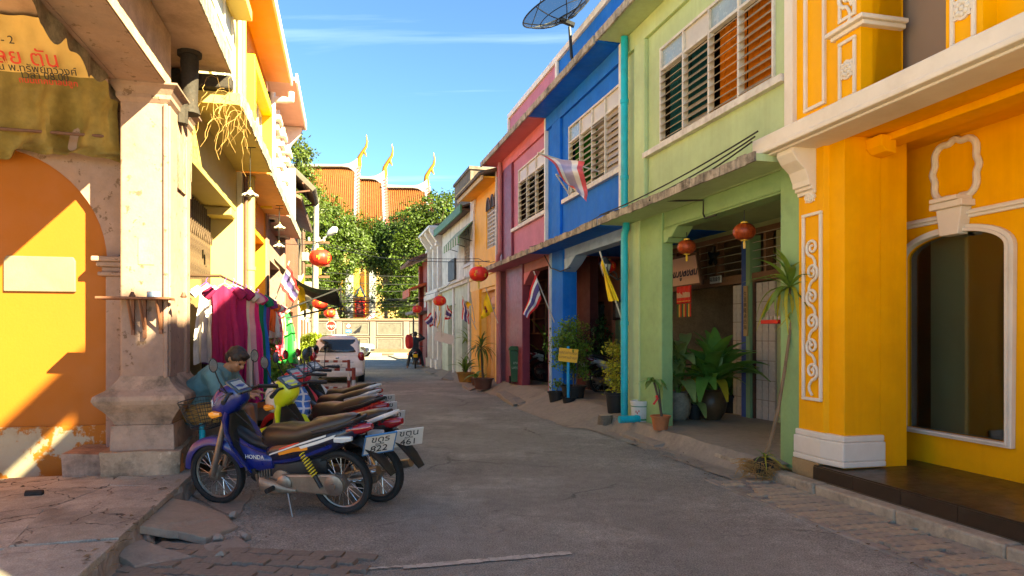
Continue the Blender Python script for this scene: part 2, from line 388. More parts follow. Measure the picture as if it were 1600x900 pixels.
# gravel and rubble along the broken tarmac edge
g = B()
for i in range(420):
    py = rr.uniform(760, 899); px = 418 - (py-760)*.5 + rr.gauss(0, 26); p = G(px, py, .01); s = rr.uniform(.003,.011)
    g.obox(p, (s*1.5, s*1.2, s), (rr.random(), rr.random(), rr.random()*6))
for i in range(260):
    py = rr.uniform(655, 899); px = 905 + (py-655)*2.45 + rr.gauss(0, 10); p = G(px, py, .015); s = rr.uniform(.003,.009)
    g.obox(p, (s*1.6, s*1.2, s), (rr.random(), rr.random(), rr.random()*6))
o = g.build('gravel', CONC); kind(o, 'stuff')
# ---- right pavement
f7 = FR(4.0)
RP = thing('right_pavement', 'rough concrete pavement along the right hand shophouses', 'pavement', f7.origin, f7.rz); RP["kind"] = 'structure'; del RP["category"]
def zb(x):      # floor height at the facade
    y = 4 + x/f7.L
    pts = [(4,.12),(7,.13),(7.3,.19),(11,.20),(12,.27),(15,.30),(18,.27),(22,.2),(27,.12),(36,.08),(50,.05)]
    for (a0,z0),(a1,z1) in zip(pts, pts[1:]):
        if y <= a1: return z0 + (z1-z0)*max(0,(y-a0)/(a1-a0))
    return .05
def rp_fn(u, v):
    x = 3.25 + u*28.5; yy = 4+x/f7.L; y0, y1 = -2.3, (.9 if 11.2 < yy < 14.6 else .62)
    n_ = y0 + (y1-y0)*v
    t = max(0, min(1, (n_-.0)/(.85 if 11.2 < yy < 14.6 else .6))); z = zb(x)*(1-t) + .004*t
    if yy < 11: z = zb(x) if n_ < .2 else (.012 if n_ > .26 else zb(x)*(1-(n_-.2)/.06)+.012)
    z += .02*noise.noise((x*2.2, n_*3, 0))*(1 if n_ > 0 else .15)
    return (x, n_, z)
g = B(); g.grid(rp_fn, 190, 46); g.build('footway', CONCL, RP, smooth=60)
g = B(); g.box(31.7, 48, -3, .3, -.02, .1); g.build('far_footway', CONCL, RP)
# kerb along the near yellow house, in lengths
f0 = Front(4.61, -.24, -1, 7.06)
rk = random.Random(5); x = -6.4
KERB = mat('kerb_stone', (.44,.35,.24), .85, .22, 3, .5, 50, dirt=.7, dscale=3.5, dirtcol=(.07,.055,.04), bump2=2)
kt = thing('kerb', 'worn concrete kerb below the yellow house step', 'kerb', f0.origin, f0.rz); kt["kind"] = 'structure'; del kt["category"]
while x < .35:
    l = rk.uniform(.85, 1.05); g = B(); g.box(x, x+l-.008, .10, .26+rk.uniform(-.006,.006), -.03, .118+rk.uniform(-.004,.004)); g.build('kerb_stone', KERB, kt, bevel=.02); x += l
pv2 = thing('paver_strip', 'strip of worn interlocking pavers between road and kerb', 'pavers', f0.origin, f0.rz); pv2["kind"] = 'structure'; del pv2["category"]
g = B(); g.add([(-6.5,.26,.012),(.2,.26,.012),(.15,.76,.010),(-6.5,.86,.010)], [(0,3,2,1)]); g.build('mortar_bed', CONC, pv2)
PAVR = [mat('paver_tan', (.46,.36,.24), .85, .25, 3, .45, 60, dirt=.5, dscale=4), mat('paver_grey', (.38,.31,.225), .85, .25, 3, .45, 60, dirt=.5, dscale=4)]
protos = [wavy_paver(.215, .1, .03).build('paver', PAVR[k], pv2) for k in range(2)]
used = [0, 0]; cnt = 0
for i in range(34):
    for j in range(5):
        if rk.random() < .13 or cnt > 285: continue
        loc = (.0-.112*i, .315+.1*j + .0, .0 + rk.uniform(-.006,.004)); loc = (loc[0], loc[1] if i % 2 else loc[1]-.0, loc[2])
        k = rk.random() < .45; rot = (rk.uniform(-.03,.03), rk.uniform(-.03,.03), R(90)+rk.uniform(-.03,.03))
        if i*.112 < .5 and rk.random() < .5: continue
        loc = (loc[0], loc[1]*1.0 + (.05 if i % 2 else 0), loc[2]); cnt += 1
        if not used[k]: protos[k].location = loc; protos[k].rotation_euler = rot; used[k] = 1
        else: piece('paver', protos[k], pv2, loc, rot)
g = B(); g.box(-6.5,.2,.80,.90,-.02,.022); kind(g.build('road_edging', CONC, pv2, bevel=.01))
# old kerb stones and ledges of the middle houses
def rockmesh(name, r, seed, m, parent=None, flat=.5):
    q = random.Random(seed); g = B()
    def fn(u, v):
        th, ph = u*2*math.pi, (v-.5)*math.pi
        p = Vector((math.cos(th)*math.cos(ph), math.sin(th)*math.cos(ph), math.sin(ph)*flat))
        p = Vector([math.copysign(abs(c)**.6, c) for c in p])
        return p * r * (1 + .35*noise.noise(p*1.7 + Vector((seed*3.1, 0, 0))))
    g.grid(fn, 14, 8); return g.build(name, m, parent, smooth=50)
ROCK = mat('pavement_rock', (.34,.26,.18), .9, .3, 4, .6, 25, dirt=.5, dscale=5)
def rock(px, py, r, label, flat=.45, z=.05, m=ROCK):
    o = rockmesh('stone', r, px, m, None, flat); o.location = G(px, py, z); o.rotation_euler = (0,0,px); return tag(o, label, 'stone', 'loose stones along the right kerb')
slab_px('stone_slab', [(776,612,.12),(812,606,.16),(826,626,.08),(802,632,.05)], .1, CONCL, 'cracked flat stone below the green wheelie bin', 'slab', 'stone slabs along the right kerb')
slab_px('stone_slab', [(800,622,.10),(830,616,.12),(838,626,.05),(812,634,.04)], .1, CONC, 'flat stone slab beside the pale boulder near the blue column', 'slab', 'stone slabs along the right kerb')
slab_px('stone_slab', [(722,601,.08),(742,594,.10),(752,603,.05),(734,609,.04)], .1, CONCL, 'flat slab just left of the potted dragon tree', 'slab', 'stone slabs along the right kerb')
slab_px('stone_slab', [(690,590,.08),(706,578,.14),(722,588,.05),(706,594,.03)], .1, CONC, 'grey stone slab below the white shophouse doorstep', 'slab', 'stone slabs along the right kerb')
slab_px('stone_slab', [(664,578,.10),(690,570,.14),(692,580,.06),(672,584,.03)], .1, CONC, 'farthest stone slab beside the red shophouse', 'slab', 'stone slabs along the right kerb')
slab_px('stone_slab', [(968,676,.05),(1000,668,.1),(1056,690,.08),(1022,696,.03)], .08, CONCL, 'pale cement ramp patch below the white paint bucket', 'slab')
for px, py, r, lb, fz in [(848,622,.36,'pale tan boulder at foot of blue column',.45),(786,604,.26,'mossy block at foot of purple column',.6),(800,603,.2,'small stone beside green wheelie bin',.5),(848,606,.13,'small round stone on blue pipe end',.7),(938,640,.3,'rough concrete lump at edge of blue porch apron',.35),(962,664,.17,'dark kerb block beside tree stump',.6),(976,660,.15,'broken block below green drainpipe',.6),(1008,672,.0,'',0)]:
    if r: rock(px, py, r, lb, fz)

# fallen leaves, grit and paper bits caught along the kerbs, weeds in the left joint
g = B(); rl = random.Random(77)
for i in range(170):
    if i % 2: py = rl.uniform(660, 890); px = 930 + (py-660)*2.3 + rl.gauss(0, 14)
    else: py = rl.uniform(745, 895); px = 300 - (py-745)*.9 + rl.gauss(0, 40)
    p = G(px, py, .02 if i % 2 else (.21 if px < 285-(py-745)*.75 else .03)); a = rl.random()*6.28; l_ = rl.uniform(.012,.035); w = l_*rl.uniform(.3,.6)
    e = Vector((math.cos(a), math.sin(a), rl.uniform(-.1,.3))); q = Vector((-e.y, e.x, rl.uniform(-.2,.2)))
    g.add([p-e*l_, p+q*w+Vector((0,0,.004)), p+e*l_, p-q*w+Vector((0,0,.004))], [(0,1,2,3)]); 
o = kind(g.build('leaf_litter', mat('dry_leaf_litter', (.20,.13,.06), .8, .5, 30, 0, island=.6)), 'stuff')
g = B()
for i in range(140):
    p = G(rl.gauss(285,12), rl.gauss(757,9), .01); 
    for k in range(2): h_ = rl.uniform(.03,.10); d = Vector((rl.gauss(0,.4), rl.gauss(0,.4), 1))*h_; g.add([p+Vector((-.004,0,0)), p+Vector((.004,0,0)), p+d], [(0,1,2)])
o = kind(g.build('weeds', mat('kerb_weeds', (.07,.12,.02), .7, .3, 20, 0, island=.4)), 'stuff')
# ================================================================== SHOPHOUSE HELPERS
def wall(g, x0, x1, z0, z1, y0, y1, holes=()):
    xs = sorted({x0, x1, *[min(max(q, x0), x1) for h in holes for q in h[:2]]}); zs = sorted({z0, z1, *[min(max(q, z0), z1) for h in holes for q in h[2:4]]})
    for i in range(len(xs)-1):
        run = None
        for j in range(len(zs)-1):
            mx_, mz = (xs[i]+xs[i+1])/2, (zs[j]+zs[j+1])/2
            hole = any(h[0] < mx_ < h[1] and h[2] < mz < h[3] for h in holes)
            if not hole:
                if run is None: run = zs[j]
            if hole and run is not None: g.box(xs[i], xs[i+1], y0, y1, run, zs[j]); run = None
        if run is not None: g.box(xs[i], xs[i+1], y0, y1, run, zs[-1])
    return g
def curtain(x0, x1, z0, z1, y, m, parent, amp=.025, freq=9, name='curtain'):
    g = B(); rr = random.Random(int(x0*100)); ph = rr.random()*6
    g.grid(lambda u, v: (x0+(x1-x0)*u, y + amp*math.sin(u*freq*2*math.pi*(x1-x0)+ph+.6*math.sin(v*3)), z0+(z1-z0)*v), int(36*(x1-x0))+8, 6)
    return g.build(name, m, parent, smooth=True)
FROST = mat('frosted_pane', (.30,.36,.36), .25, .15, 2, .05, 20, dirt=.35, dscale=5, dirtcol=(.4,.35,.28), spec=.6)
FROSTW = mat('painted_pane', (.58,.52,.44), .4, .12, 3, .05, 20, dirt=.3, dscale=6, dirtcol=(.3,.2,.15))
SLATM = mat('louvre_slat', (.40,.32,.23), .4, .2, 4, .05, 20, spec=.5)
SLATP = mat('pale_louvre_slat', (.50,.45,.36), .4, .15, 4, .05, 20)
RAIL = mat('window_frame_paint', (.66,.60,.52), .55, .12, 4, .08, 40, dirt=.4, dscale=9, dirtcol=(.22,.12,.07))
def louvre_window(par, x0, x1, z0, z1, zt, ncol, nrow, tilt, cur=None, transom=None, slat=None, y=-.05, dark=True, sill=None, skip=()):
    """jalousie window: frame, mullions, transom panes, tilted slats in every column (negative tilt shuts them the other way)"""
    w = B(); fw = .035; slat = slat or SLATM
    w.box(x0, x1, y, .03, z1-fw, z1); w.box(x0, x1, y, .025, z0, z0+fw)
    w.box(x0, x0+fw, y, .028, z0+fw, z1-fw); w.box(x1-fw, x1, y, .028, z0+fw, z1-fw)
    cw = (x1-x0-fw)/ncol
    for i in range(1, ncol): w.box(x0+i*cw, x0+i*cw+fw, y, .026, z0+fw, z1-fw)
    for i in range(ncol): w.box(x0+i*cw+fw, x0+(i+1)*cw, y, .022, zt-fw/2, zt+fw/2)
    win = w.build('window', RAIL, par)
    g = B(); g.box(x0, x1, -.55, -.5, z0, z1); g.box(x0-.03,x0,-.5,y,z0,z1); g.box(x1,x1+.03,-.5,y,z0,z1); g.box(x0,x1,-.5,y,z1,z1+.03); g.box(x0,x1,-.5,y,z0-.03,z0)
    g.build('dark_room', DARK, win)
    sw = cw - fw - .008; g = B(); g.box(-sw/2, sw/2, -.055, .055, -.004, .004)
    sm = {}
    for i in range(ncol):
        xc = x0 + i*cw + fw + (cw-fw)/2
        if transom:
            p = B(); p.box(xc-sw/2, xc+sw/2, -.012, -.006, zt+fw/2, z1-fw); p.build('pane', transom[i % len(transom)], win)
        if (i,) in skip: continue
        pitch = (zt-fw/2-z0-fw)/nrow
        for j in range(nrow):
            mname = (slat[i % len(slat)] if isinstance(slat, list) else slat)
            z = z0+fw+pitch*(j+.5); tl = tilt[i % len(tilt)] + random.uniform(-.05,.05)
            if mname.name not in sm:
                o = MB().box(-sw/2, sw/2, -.066, .066, -.004, .004).build('slat', mname, win); sm[mname.name] = o
            else: o = piece('slat', sm[mname.name], win)
            o.location = (xc, -.015, z); o.rotation_euler = (tl, 0, 0)
        if cur and cur[i % len(cur)]:
            curtain(x0+i*cw+fw+(.03 if i % 2 else .07), x0+(i+1)*cw, z0, zt, -.115, cur[i % len(cur)], win, amp=.02)
    if sill:
        s = B(); s.box(sill[0], sill[1], -.01, .075, z0-.085, z0-.003); s.build('sill', RAIL, par, bevel=.006)
    return win
def eave(par, x0, x1, z, over, m, edge, thick=.07, wavy=True, back=-.0):
    g = B(); g.box(x0, x1, back, over-.02, z, z+thick); g.build('soffit', m, par)
    g = B(); n_ = int((x1-x0)/.09)
    for i in range(n_):
        a = x0+(x1-x0)*i/n_; b = x0+(x1-x0)*(i+1)/n_ - .006
        g.box(a, b, over-.02, over+.015+random.uniform(-.004,.004), z-.03+random.uniform(-.006,.004), z+thick+.03)
    o = g.build('eave_edge', edge, par); return o
def body(par, x0, x1, zr, depth, m, roofm, pitch=.35):
    """the bulk of a house behind its front: side walls, rear wall, pitched roof"""
    g = B(); g.box(x0, x0+.12, -depth, -.26, 3.45, zr); g.box(x1-.12, x1, -depth, -.26, 3.45, zr); g.box(x0, x1, -depth-.15, -depth, 0, zr)
    g.build('party_wall', m, par)
    g = B(); h = depth*pitch*.5
    g.add([(x0,.3,zr+.14),(x1,.3,zr+.14),(x1,-depth/2,zr+h+.2),(x0,-depth/2,zr+h+.2),(x1,-depth-.4,zr+.1),(x0,-depth-.4,zr+.1)], [(0,1,2,3),(3,2,4,5)])
    g.build('roof', roofm, par, solid=.06)
ROOFT = mat('old_roof_tile', (.16,.10,.07), .85, .3, 3, .5, 20, dirt=.5)
def column(par, x0, x1, y0, y1, z0, z1, m, name='column'):
    g = B(); g.box(x0, x1, y0, y1, z0, z1); return g.build(name, m, par, bevel=.012)
def pipe(par, pts, r, m, name='drainpipe', collars=()):
    g = B(); g.tube(pts, r, 12)
    for z in collars: g.tube([(pts[0][0],pts[0][1],z-.03),(pts[0][0],pts[0][1],z+.03)], r*1.18, 12)
    return g.build(name, m, par, smooth=True)
def lettering(body, size, m, par, x, y, z, side=1, rot=None, ext=.003, sx=1):
    """upright writing on a face that looks along +y of its parent"""
    return text(body, size, m, par, (x, y, z), rot or (R(90), 0, R(180)), ext, sx=sx)
# ================================================================== RIGHT ROW
GREEN = mat('green_wall_paint', (.46,.55,.28), .75, .12, 1.2, .12, 60, dirt=.28, dscale=1.6, dirtcol=(.33,.36,.18), streak=.4)
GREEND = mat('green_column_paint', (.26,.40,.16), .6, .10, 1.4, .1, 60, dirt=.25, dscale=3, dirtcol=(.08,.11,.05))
BLUE = mat('blue_wall_paint', (.006,.13,.58), .65, .16, 1.4, .12, 60, dirt=.25, dscale=2, dirtcol=(.06,.19,.48), streak=.2, spec=.15)
BLUEL = mat('pale_blue_beam_paint', (.30,.42,.60), .6, .12, 2, .1, dirt=.3, dirtcol=(.06,.08,.13))
MAG = mat('magenta_wall_paint', (.47,.17,.26), .75, .15, 1.2, .12, dirt=.25, dscale=2, dirtcol=(.36,.13,.18), streak=.2)
MAGT = mat('coral_band_paint', (.55,.13,.15), .65, .12, 1.2, .12)
MAGD = mat('maroon_column_paint', (.20,.03,.055), .5, .18, 2, .12, peel=((.42,.3,.25), .735, 3.5))
MAGP = mat('dusty_pink_pipe_paint', (.42,.15,.16), .5, .15, 3, .08)
TEAL = mat('teal_pipe_paint', (.02,.42,.50), .35, .12, 2, .05, dirt=.3, dscale=5, dirtcol=(.03,.12,.13))
CURT = {'teal': mat('teal_curtain', (.015,.12,.16), .85, .2, 5, .1), 'orange': mat('orange_curtain', (.80,.24,.015), .85, .15, 5, .1), 'green': mat('green_curtain', (.03,.22,.03), .85, .2, 5, .1), 'white': mat('white_curtain', (.62,.58,.56), .85, .1, 5, .1)}
def shop_upper(f, h, x0, x1, m, mband, wx, edge, over=.5, pil=None, pilm=None):
    """first-floor front shared by the green, blue and magenta houses"""
    g = wall(B(), x0, x1, 3.28, 6.25, -.25, 0, [(wx[0], wx[1], 4.26, 5.65)]); g.build('wall', m, h)
    g = B(); g.box(x0, x1, 0, .06, 5.97, 6.249); g.build('cornice_band', mband, h, bevel=.01)
    eave(h, x0+.003, x1-.003, 6.25, over, mband, MOULD)
    body(h, x0, x1, 6.3, 9, m, ROOFT, .28)
    g = B(); n_ = 26
    g.box(x0+.003, x1-.003, 0, .45, 3.285, 3.36); g.build('canopy', m, h)
    g = B()
    for i in range(n_):
        a = x0+.004+(x1-x0-.008)*i/n_; b = x0+.004+(x1-x0-.008)*(i+1)/n_
        g.box(a, b-.004, .45, .465+random.uniform(0,.014), 3.275+random.uniform(-.006,.006), 3.385+random.uniform(-.012,.012))
    g.build('canopy_edge', MOULD, h)
    g = B(); g.box(x0, x1, -2.4, -.25, 3.28, 3.36); g.build('porch_ceiling', m, h)
# ---------------------------------------------------------------- R1 green
f = F1 = FR(7.06); P = f.p
h = house(f, 'green_shophouse', 'green shophouse with teal drainpipe and louvred window over a dark open porch')
X1 = 4.17
shop_upper(f, h, 0, X1, GREEN, GREEN, (f.x(1212), f.x(1033)), MOULD)
louvre_window(h, f.x(1212), f.x(1033), 4.26, 5.65, 5.33, 4, 10, [-.75, -.6, -.8, -.55], [CURT['orange'], CURT['orange'], CURT['teal'], CURT['teal']], [FROST, FROST, FROSTW, FROST], sill=(.12, f.x(1010)))
column(h, f.x(1013), f.x(997), 0, .07, 3.36, 5.969, GREEN, 'pilaster')
column(h, f.x(1000), X1, -.17, .02, .1, 3.28, GREEN, 'pale_pier')
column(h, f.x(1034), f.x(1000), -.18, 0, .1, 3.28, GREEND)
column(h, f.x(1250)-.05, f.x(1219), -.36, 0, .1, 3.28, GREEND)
g = B(); g.box(f.x(1219), f.x(1034), -.26, -.03, 3.03, 3.28); g.box(f.x(1217), f.x(1036), -.03, -.01, 3.05, 3.07); g.build('beam', GREEND, h, bevel=.01)
g = B(); xa = f.x(1034); g.prism([(xa,3.03),(xa-.42,3.03),(xa-.24,2.9),(xa-.16,2.9),(xa-.1,2.84),(xa,2.84)], -.27, -.02); g.build('beam_bracket', GREEND, h, bevel=.008)
px_ = f.x(987.5)
pipe(h, [(px_,.13,6.22),(px_,.13,4.6),(px_,.13,3.5),(px_,.10,3.44),(px_,.10,3.2),(px_,.13,3.1),(px_,.13,.25)], .058, TEAL, collars=(5.2,4.0,1.7))
g = B(); g.box(X1-.02, X1+.06, 0, .075, 3.39, 6.24); g.build('white_party_strip', WPAINT, h)
# porch: inner wall with louvres, timber beam, folding doors
nb = -1.9; Pb = lambda px, py: f.p(px, py, nb); xb = lambda px: f.x(px, nb)
g = wall(B(), .02, 6.75, .1, 3.28, nb-.2, nb, [(xb(1213), 6.6, .1, 3.2)]); g.build('porch_wall', mat('porch_wall_paint', (.38,.40,.2), .8, .15, 2, .1), h)
g = B(); zc_ = 2.36
g.box(xb(1219)-.3, 6.6, nb-.1, nb+.06, zc_, zc_+.14); g.box(xb(1219)-.3, 6.6, nb-.1, nb+.04, 3.1, 3.2)
for px in (1198, 1122, 1096, 1058): g.box(xb(px)-.03, xb(px)+.03, nb-.1, nb+.035, zc_+.14, 3.1)
g.build('timber_beam', mat('brown_beam', (.20,.095,.045), .6, .25, 2, .15, stretch=(1,8,8)), h)
sl = B(); sl.box(-.34,.34,-.045,.045,-.004,.004); first = None
for xa_, xe in ((xb(1219)-.25, xb(1165)), (xb(1180), xb(1122)), (xb(1120), xb(1060)), (xb(1058), 6.55)):
    for j in range(5):
        q = MB().box(xa_+.04, xe-.04, -.05, .05, -.004, .004).build('slat', SLATP, h); q.location = (0, nb, zc_+.24+j*.13); q.rotation_euler = (-.25,0,0)
DOORW = mat('white_door_panel', (.52,.46,.38), .6, .15, 3, .15, 30, dirt=.5, dscale=4, dirtcol=(.2,.13,.08), streak=.5)
def folding_leaf(xa, xe, z0, z1, y, name='door'):
    g = B(); w = xe-xa; g.box(xa, xe, y-.03, y, z0, z1)
    d = g.build(name, mat('door_gap', (.30,.25,.19), .8, .1, 3, .1), h)
    nc, nr = 3, 7
    p0 = None
    for i in range(nc):
        for j in range(nr):
            if p0 is None: p0 = MB().box(-w/nc/2+.008, w/nc/2-.008, 0, .012, .008, (z1-z0)/nr-.008).build('panel', DOORW, d, bevel=.003); q = p0
            else: q = piece('panel', p0, d)
            q.location = (xa+w/nc*(i+.5), y, z0+(z1-z0)/nr*j)
    return d
folding_leaf(xb(1214), xb(1184), .2, zc_-.02, nb+.02); folding_leaf(xb(1165), xb(1146), .2, zc_-.02, nb+.0)
g = B(); g.box(xb(1180), xb(1174), nb-.1, nb+.1, .2, 3.1); g.build('green_post', mat('pale_green_post', (.22,.34,.16), .6, .1), h)
g = B(); g.box(xb(1174)+.002, xb(1167), nb-.1, nb+.1, .2, 3.1); g.build('blue_post', mat('blue_post', (.02,.07,.25), .6, .1), h)
g = B(); g.box(xb(1183), xb(1180), nb-.1, nb+.05, .2, zc_); g.build('door_frame', BROWNW, h)
# dim shop interior seen through the door
g = B(); g.box(xb(1219), 6.7, -5.2, -5.1, .1, 3.2); g.box(xb(1219), xb(1219)+.1, -5.1, nb-.2, .1, 3.2); g.box(6.62,6.7,-5.1,nb-.2,.1,3.2); g.box(xb(1219),6.7,-5.2,nb-.2,3.2,3.3); g.build('shop_interior', mat('shop_inside', (.34,.24,.14), .8, .3, 3), h)
g = B(); rr = random.Random(2)
for i in range(8): x = 2.6+i*.5; g.box(x, x+.04, -4.6, -4.5, .2, 2.4)
for z in (.9, 1.4, 1.9): g.box(2.5, 6.55, -4.7, -4.3, z, z+.04)
g.build('shelf', BROWNW, h)
GOODS = [plain('goods_'+n, c, .5) for n, c in (('red', (.5,.05,.04)), ('cream', (.6,.5,.36)), ('gold', (.6,.38,.1)), ('green', (.1,.25,.1)), ('brown', (.25,.13,.06)))]
for k in range(44):
    z = (.94,1.44,1.94)[k % 3]; x = 2.6+.27*(k//3)+rr.uniform(-.04,.04); w, hh = rr.uniform(.05,.11), rr.uniform(.12,.38)
    if k % 2: q = B(); q.lathe([(w*.7,0),(w,hh*.2),(w*.95,hh*.6),(w*.4,hh*.8),(w*.45,hh)], 10, (x,-4.5,z)); q.build('ornament', GOODS[rr.randrange(5)], h, smooth=50)
    else: q = B(); q.box(x-w,x+w,-4.58,-4.42,z,z+hh); q.build('box', GOODS[rr.randrange(5)], h)
# ---------------------------------------------------------------- R2 blue
f = F2 = FR(11.08)
h = house(f, 'blue_shophouse', 'blue shophouse with open ground floor full of pot plants')
X2 = 3.96
shop_upper(f, h, .065, X2, BLUE, BLUE, (f.x(970), f.x(890)), MOULD)
louvre_window(h, f.x(970), f.x(890), 4.26, 5.65, 5.33, 4, 9, [-1.2,-.2,-.75,-.7], [CURT['white'], CURT['white'], CURT['green'], CURT['green']], [FROSTW, FROSTW, FROSTW, FROST], slat=[SLATM, SLATM, SLATP, SLATP], sill=(.07, f.x(882)))
g = B(); g.box(X2-.02, X2+.05, 0, .075, 3.39, 6.24); g.build('white_party_strip', WPAINT, h)
column(h, f.x(879), f.x(866), 0, .06, 3.36, 5.969, BLUE, 'pilaster')
column(h, f.x(880), f.x(863), -.3, .012, .1, 3.28, BLUE); column(h, f.x(863)+.003, f.x(859), -.3, .02, .1, 3.28, BLUEL, 'pale_edge')
column(h, f.x(859)+.003, X2-.005, -.3, .0, .1, 3.28, MAGP, 'pink_edge')
column(h, .07, f.x(974), -.3, .02, .1, 3.28, BLUEL, 'pale_edge')
column(h, f.x(893,-.3), f.x(879,-.3), -.42, -.3, .1, 3.28, BLUE, 'inner_column')
g = B(); g.box(f.x(974), f.x(879), -.26, -.03, 3.08, 3.278); g.build('beam', BLUEL, h, bevel=.01)
g = B(); xa = f.x(879); g.prism([(xa,3.08),(xa-.7,3.08),(xa-.4,2.93),(xa,2.8)], -.27, -.02); g.build('beam_bracket', BLUEL, h, bevel=.01)
nb = -1.9; xb = lambda px: f.x(px, nb)
TERRA = mat('terracotta_wall_paint', (.62,.20,.11), .75, .15, 1.5, .12, dirt=.3, dirtcol=(.12,.04,.03))
DGREEN = mat('pale_green_door', (.46,.56,.26), .6, .1, 2, .08, stretch=(12,1,.6))
g = wall(B(), 2.62, 9.5, .1, 3.28, nb-.2, nb, [(xb(944), xb(914), .3, 2.35), (xb(990), xb(956), .3, 2.35)]); g.build('porch_wall', TERRA, h)
for xa_, xe in ((xb(944), xb(914)), (xb(990), xb(956))):
    g = B(); g.box(xa_, xe, nb-.14, nb-.1, .3, 1.88); d = g.build('door', DGREEN, h)
    q = B(); n_ = 6
    for i in range(n_): MB().box(xa_+(xe-xa_)*i/n_+.006, xa_+(xe-xa_)*(i+1)/n_-.006, nb-.1, nb-.085, .32, 1.86).build('plank', DGREEN, d)
    g = B(); g.box(xa_, xe, nb-.14, nb-.02, 1.88, 1.93); g.box(xa_, xe, nb-.14, nb-.02, 2.3, 2.35)
    for t in (0,.5,1): g.box(xa_+(xe-xa_-.04)*t, xa_+(xe-xa_-.04)*t+.04, nb-.14, nb-.02, 1.93, 2.3)
    fr = g.build('transom', BROWNW, h)
    for t in (0,.5): MB().box(xa_+(xe-xa_)*t+.04, xa_+(xe-xa_)*(t+.5)-.02, nb-.1, nb-.08, 1.94, 2.29).build('pane', FROSTW if t else FROST, fr)
# ---------------------------------------------------------------- R3 magenta
f = F3 = FR(14.9)
h = house(f, 'magenta_shophouse', 'magenta shophouse with maroon columns and pinkish louvred upper floor')
X3 = 4.5
shop_upper(f, h, .055, X3, MAG, MAGT, (f.x(853.5), f.x(811)), MOULD)
louvre_window(h, f.x(853.5), f.x(811), 4.26, 5.65, 5.33, 3, 8, [-.5,-.35,-.6], None, [FROSTW], slat=[SLATP], sill=(.07, f.x(802)))
column(h, f.x(803), f.x(791), 0, .07, 3.36, 5.969, MAGD, 'pilaster')
column(h, f.x(787)+.03, X3-.07, 0, .04, 3.36, 6.24, MAGD, 'pilaster')
g = B(); g.box(X3-.065, X3, 0, .08, 3.39, 6.24); g.build('white_party_strip', WPAINT, h)
pipe(h, [(f.x(788),.12,6.2),(f.x(788),.12,3.75),(f.x(787),.16,3.68),(f.x(786),.16,3.5)], .06, MAGP, collars=(3.8,))
pipe(h, [(f.x(785.5),.1,3.27),(f.x(785.5),.1,.2)], .085, MAGP)
column(h, f.x(816), f.x(790), -.2, 0, .1, 3.28, MAGD); column(h, f.x(783), X3, -.3, .03, .1, 3.28, MAGP, 'pink_edge')
g = B(); g.box(.06, f.x(817), -.26, -.03, 3.05, 3.278); g.build('beam', mat('salmon_beam_paint', (.38,.12,.08), .65, .12), h, bevel=.01)
g = B(); xa = f.x(817); g.prism([(xa,3.05),(xa-.6,3.05),(xa-.3,2.9),(xa,2.75)], -.27, -.02); g.build('beam_bracket', MAGT, h, bevel=.01)
nb = -1.0
MAR = mat('dark_maroon_wall', (.07,.014,.014), .7, .2, 1.5, .12, peel=((.3,.2,.17), .76, 3))
g = wall(B(), .06, 8.5, .1, 3.28, nb-.2, nb); g.build('porch_wall', MAR, h)
RUST = mat('rusty_iron', (.22,.10,.05), .7, .25, 5, .2, 60)
g = B(); xa_, xe = f.x(852, nb+.1), f.x(818, nb+.1)
for x in (xa_, xe-.05, (xa_+xe)/2): g.box(x, x+.05, nb+.06, nb+.1, 1.55, 3.0)
for z in (1.55, 1.95, 2.35, 2.7, 2.98): g.box(xa_, xe, nb+.055, nb+.095, z, z+.035)
g.build('window_grille', RUST, h)
# parapet over blue and magenta
f = F2
par_ = thing('roof_parapet', 'white framed parapet above the blue and magenta eaves', 'parapet', f.world(.0, .2, 6.4), f.rz)
xm = f.x(872, .2); xl = f.x(797, .2)
g = B(); g.box(-.9, xm, -.1, 0, 0, .57); g.build('blue_panel', BLUE, par_)
g = B(); g.box(xm+.003, xl, -.1, 0, 0, .57); g.build('magenta_panel', MAG, par_)
g = B(); g.box(-.9, xl+.1, -.14, .05, .573, .70); g.box(xl+.003, xl+.1, -.12, .05, 0, .57); g.box(xm-.06, xm+.06, .003, .05, 0, .57); g.build('white_frame', WPAINT, par_, bevel=.01)
# ---------------------------------------------------------------- R4 yellow (far)
OCHRE = mat('golden_wall_paint', (.86,.44,.03), .65, .1, 1.2, .1, dirt=.25, dscale=2, dirtcol=(.5,.2,.02), streak=.15)
OCHP = mat('pale_yellow_wall_paint', (.82,.52,.13), .65, .1, 1.2, .1, dirt=.2, dirtcol=(.5,.3,.1))
f = F4 = FR(19.25)
h = house(f, 'golden_shophouse', 'narrow golden yellow shophouse with small arched lattice window')
X4 = 3.55
wx = (f.x(779.5), f.x(760))
g = wall(B(), .01, X4, 3.5, 5.95, -.25, 0, [(wx[0], wx[1], 4.1, 5.25)]); g.build('wall', OCHRE, h)
g = wall(B(), .01, X4, .1, 3.5, -.25, 0, [(f.x(778), f.x(753), .1, 2.85)]); g.build('lower_wall', OCHP, h)
body(h, .01, X4, 6.0, 9, OCHP, ROOFT)
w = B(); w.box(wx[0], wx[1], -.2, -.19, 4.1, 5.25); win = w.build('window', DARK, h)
g = B(); nn = 7
for i in range(nn+1): x = wx[0]+(wx[1]-wx[0]-.03)*i/nn; g.box(x, x+.03, -.06, -.03, 4.1, 5.25)
for i in range(10): z = 4.1+i*.115; g.box(wx[0], wx[1], -.055, -.035, z, z+.03)
g.build('lattice', RAIL, win)
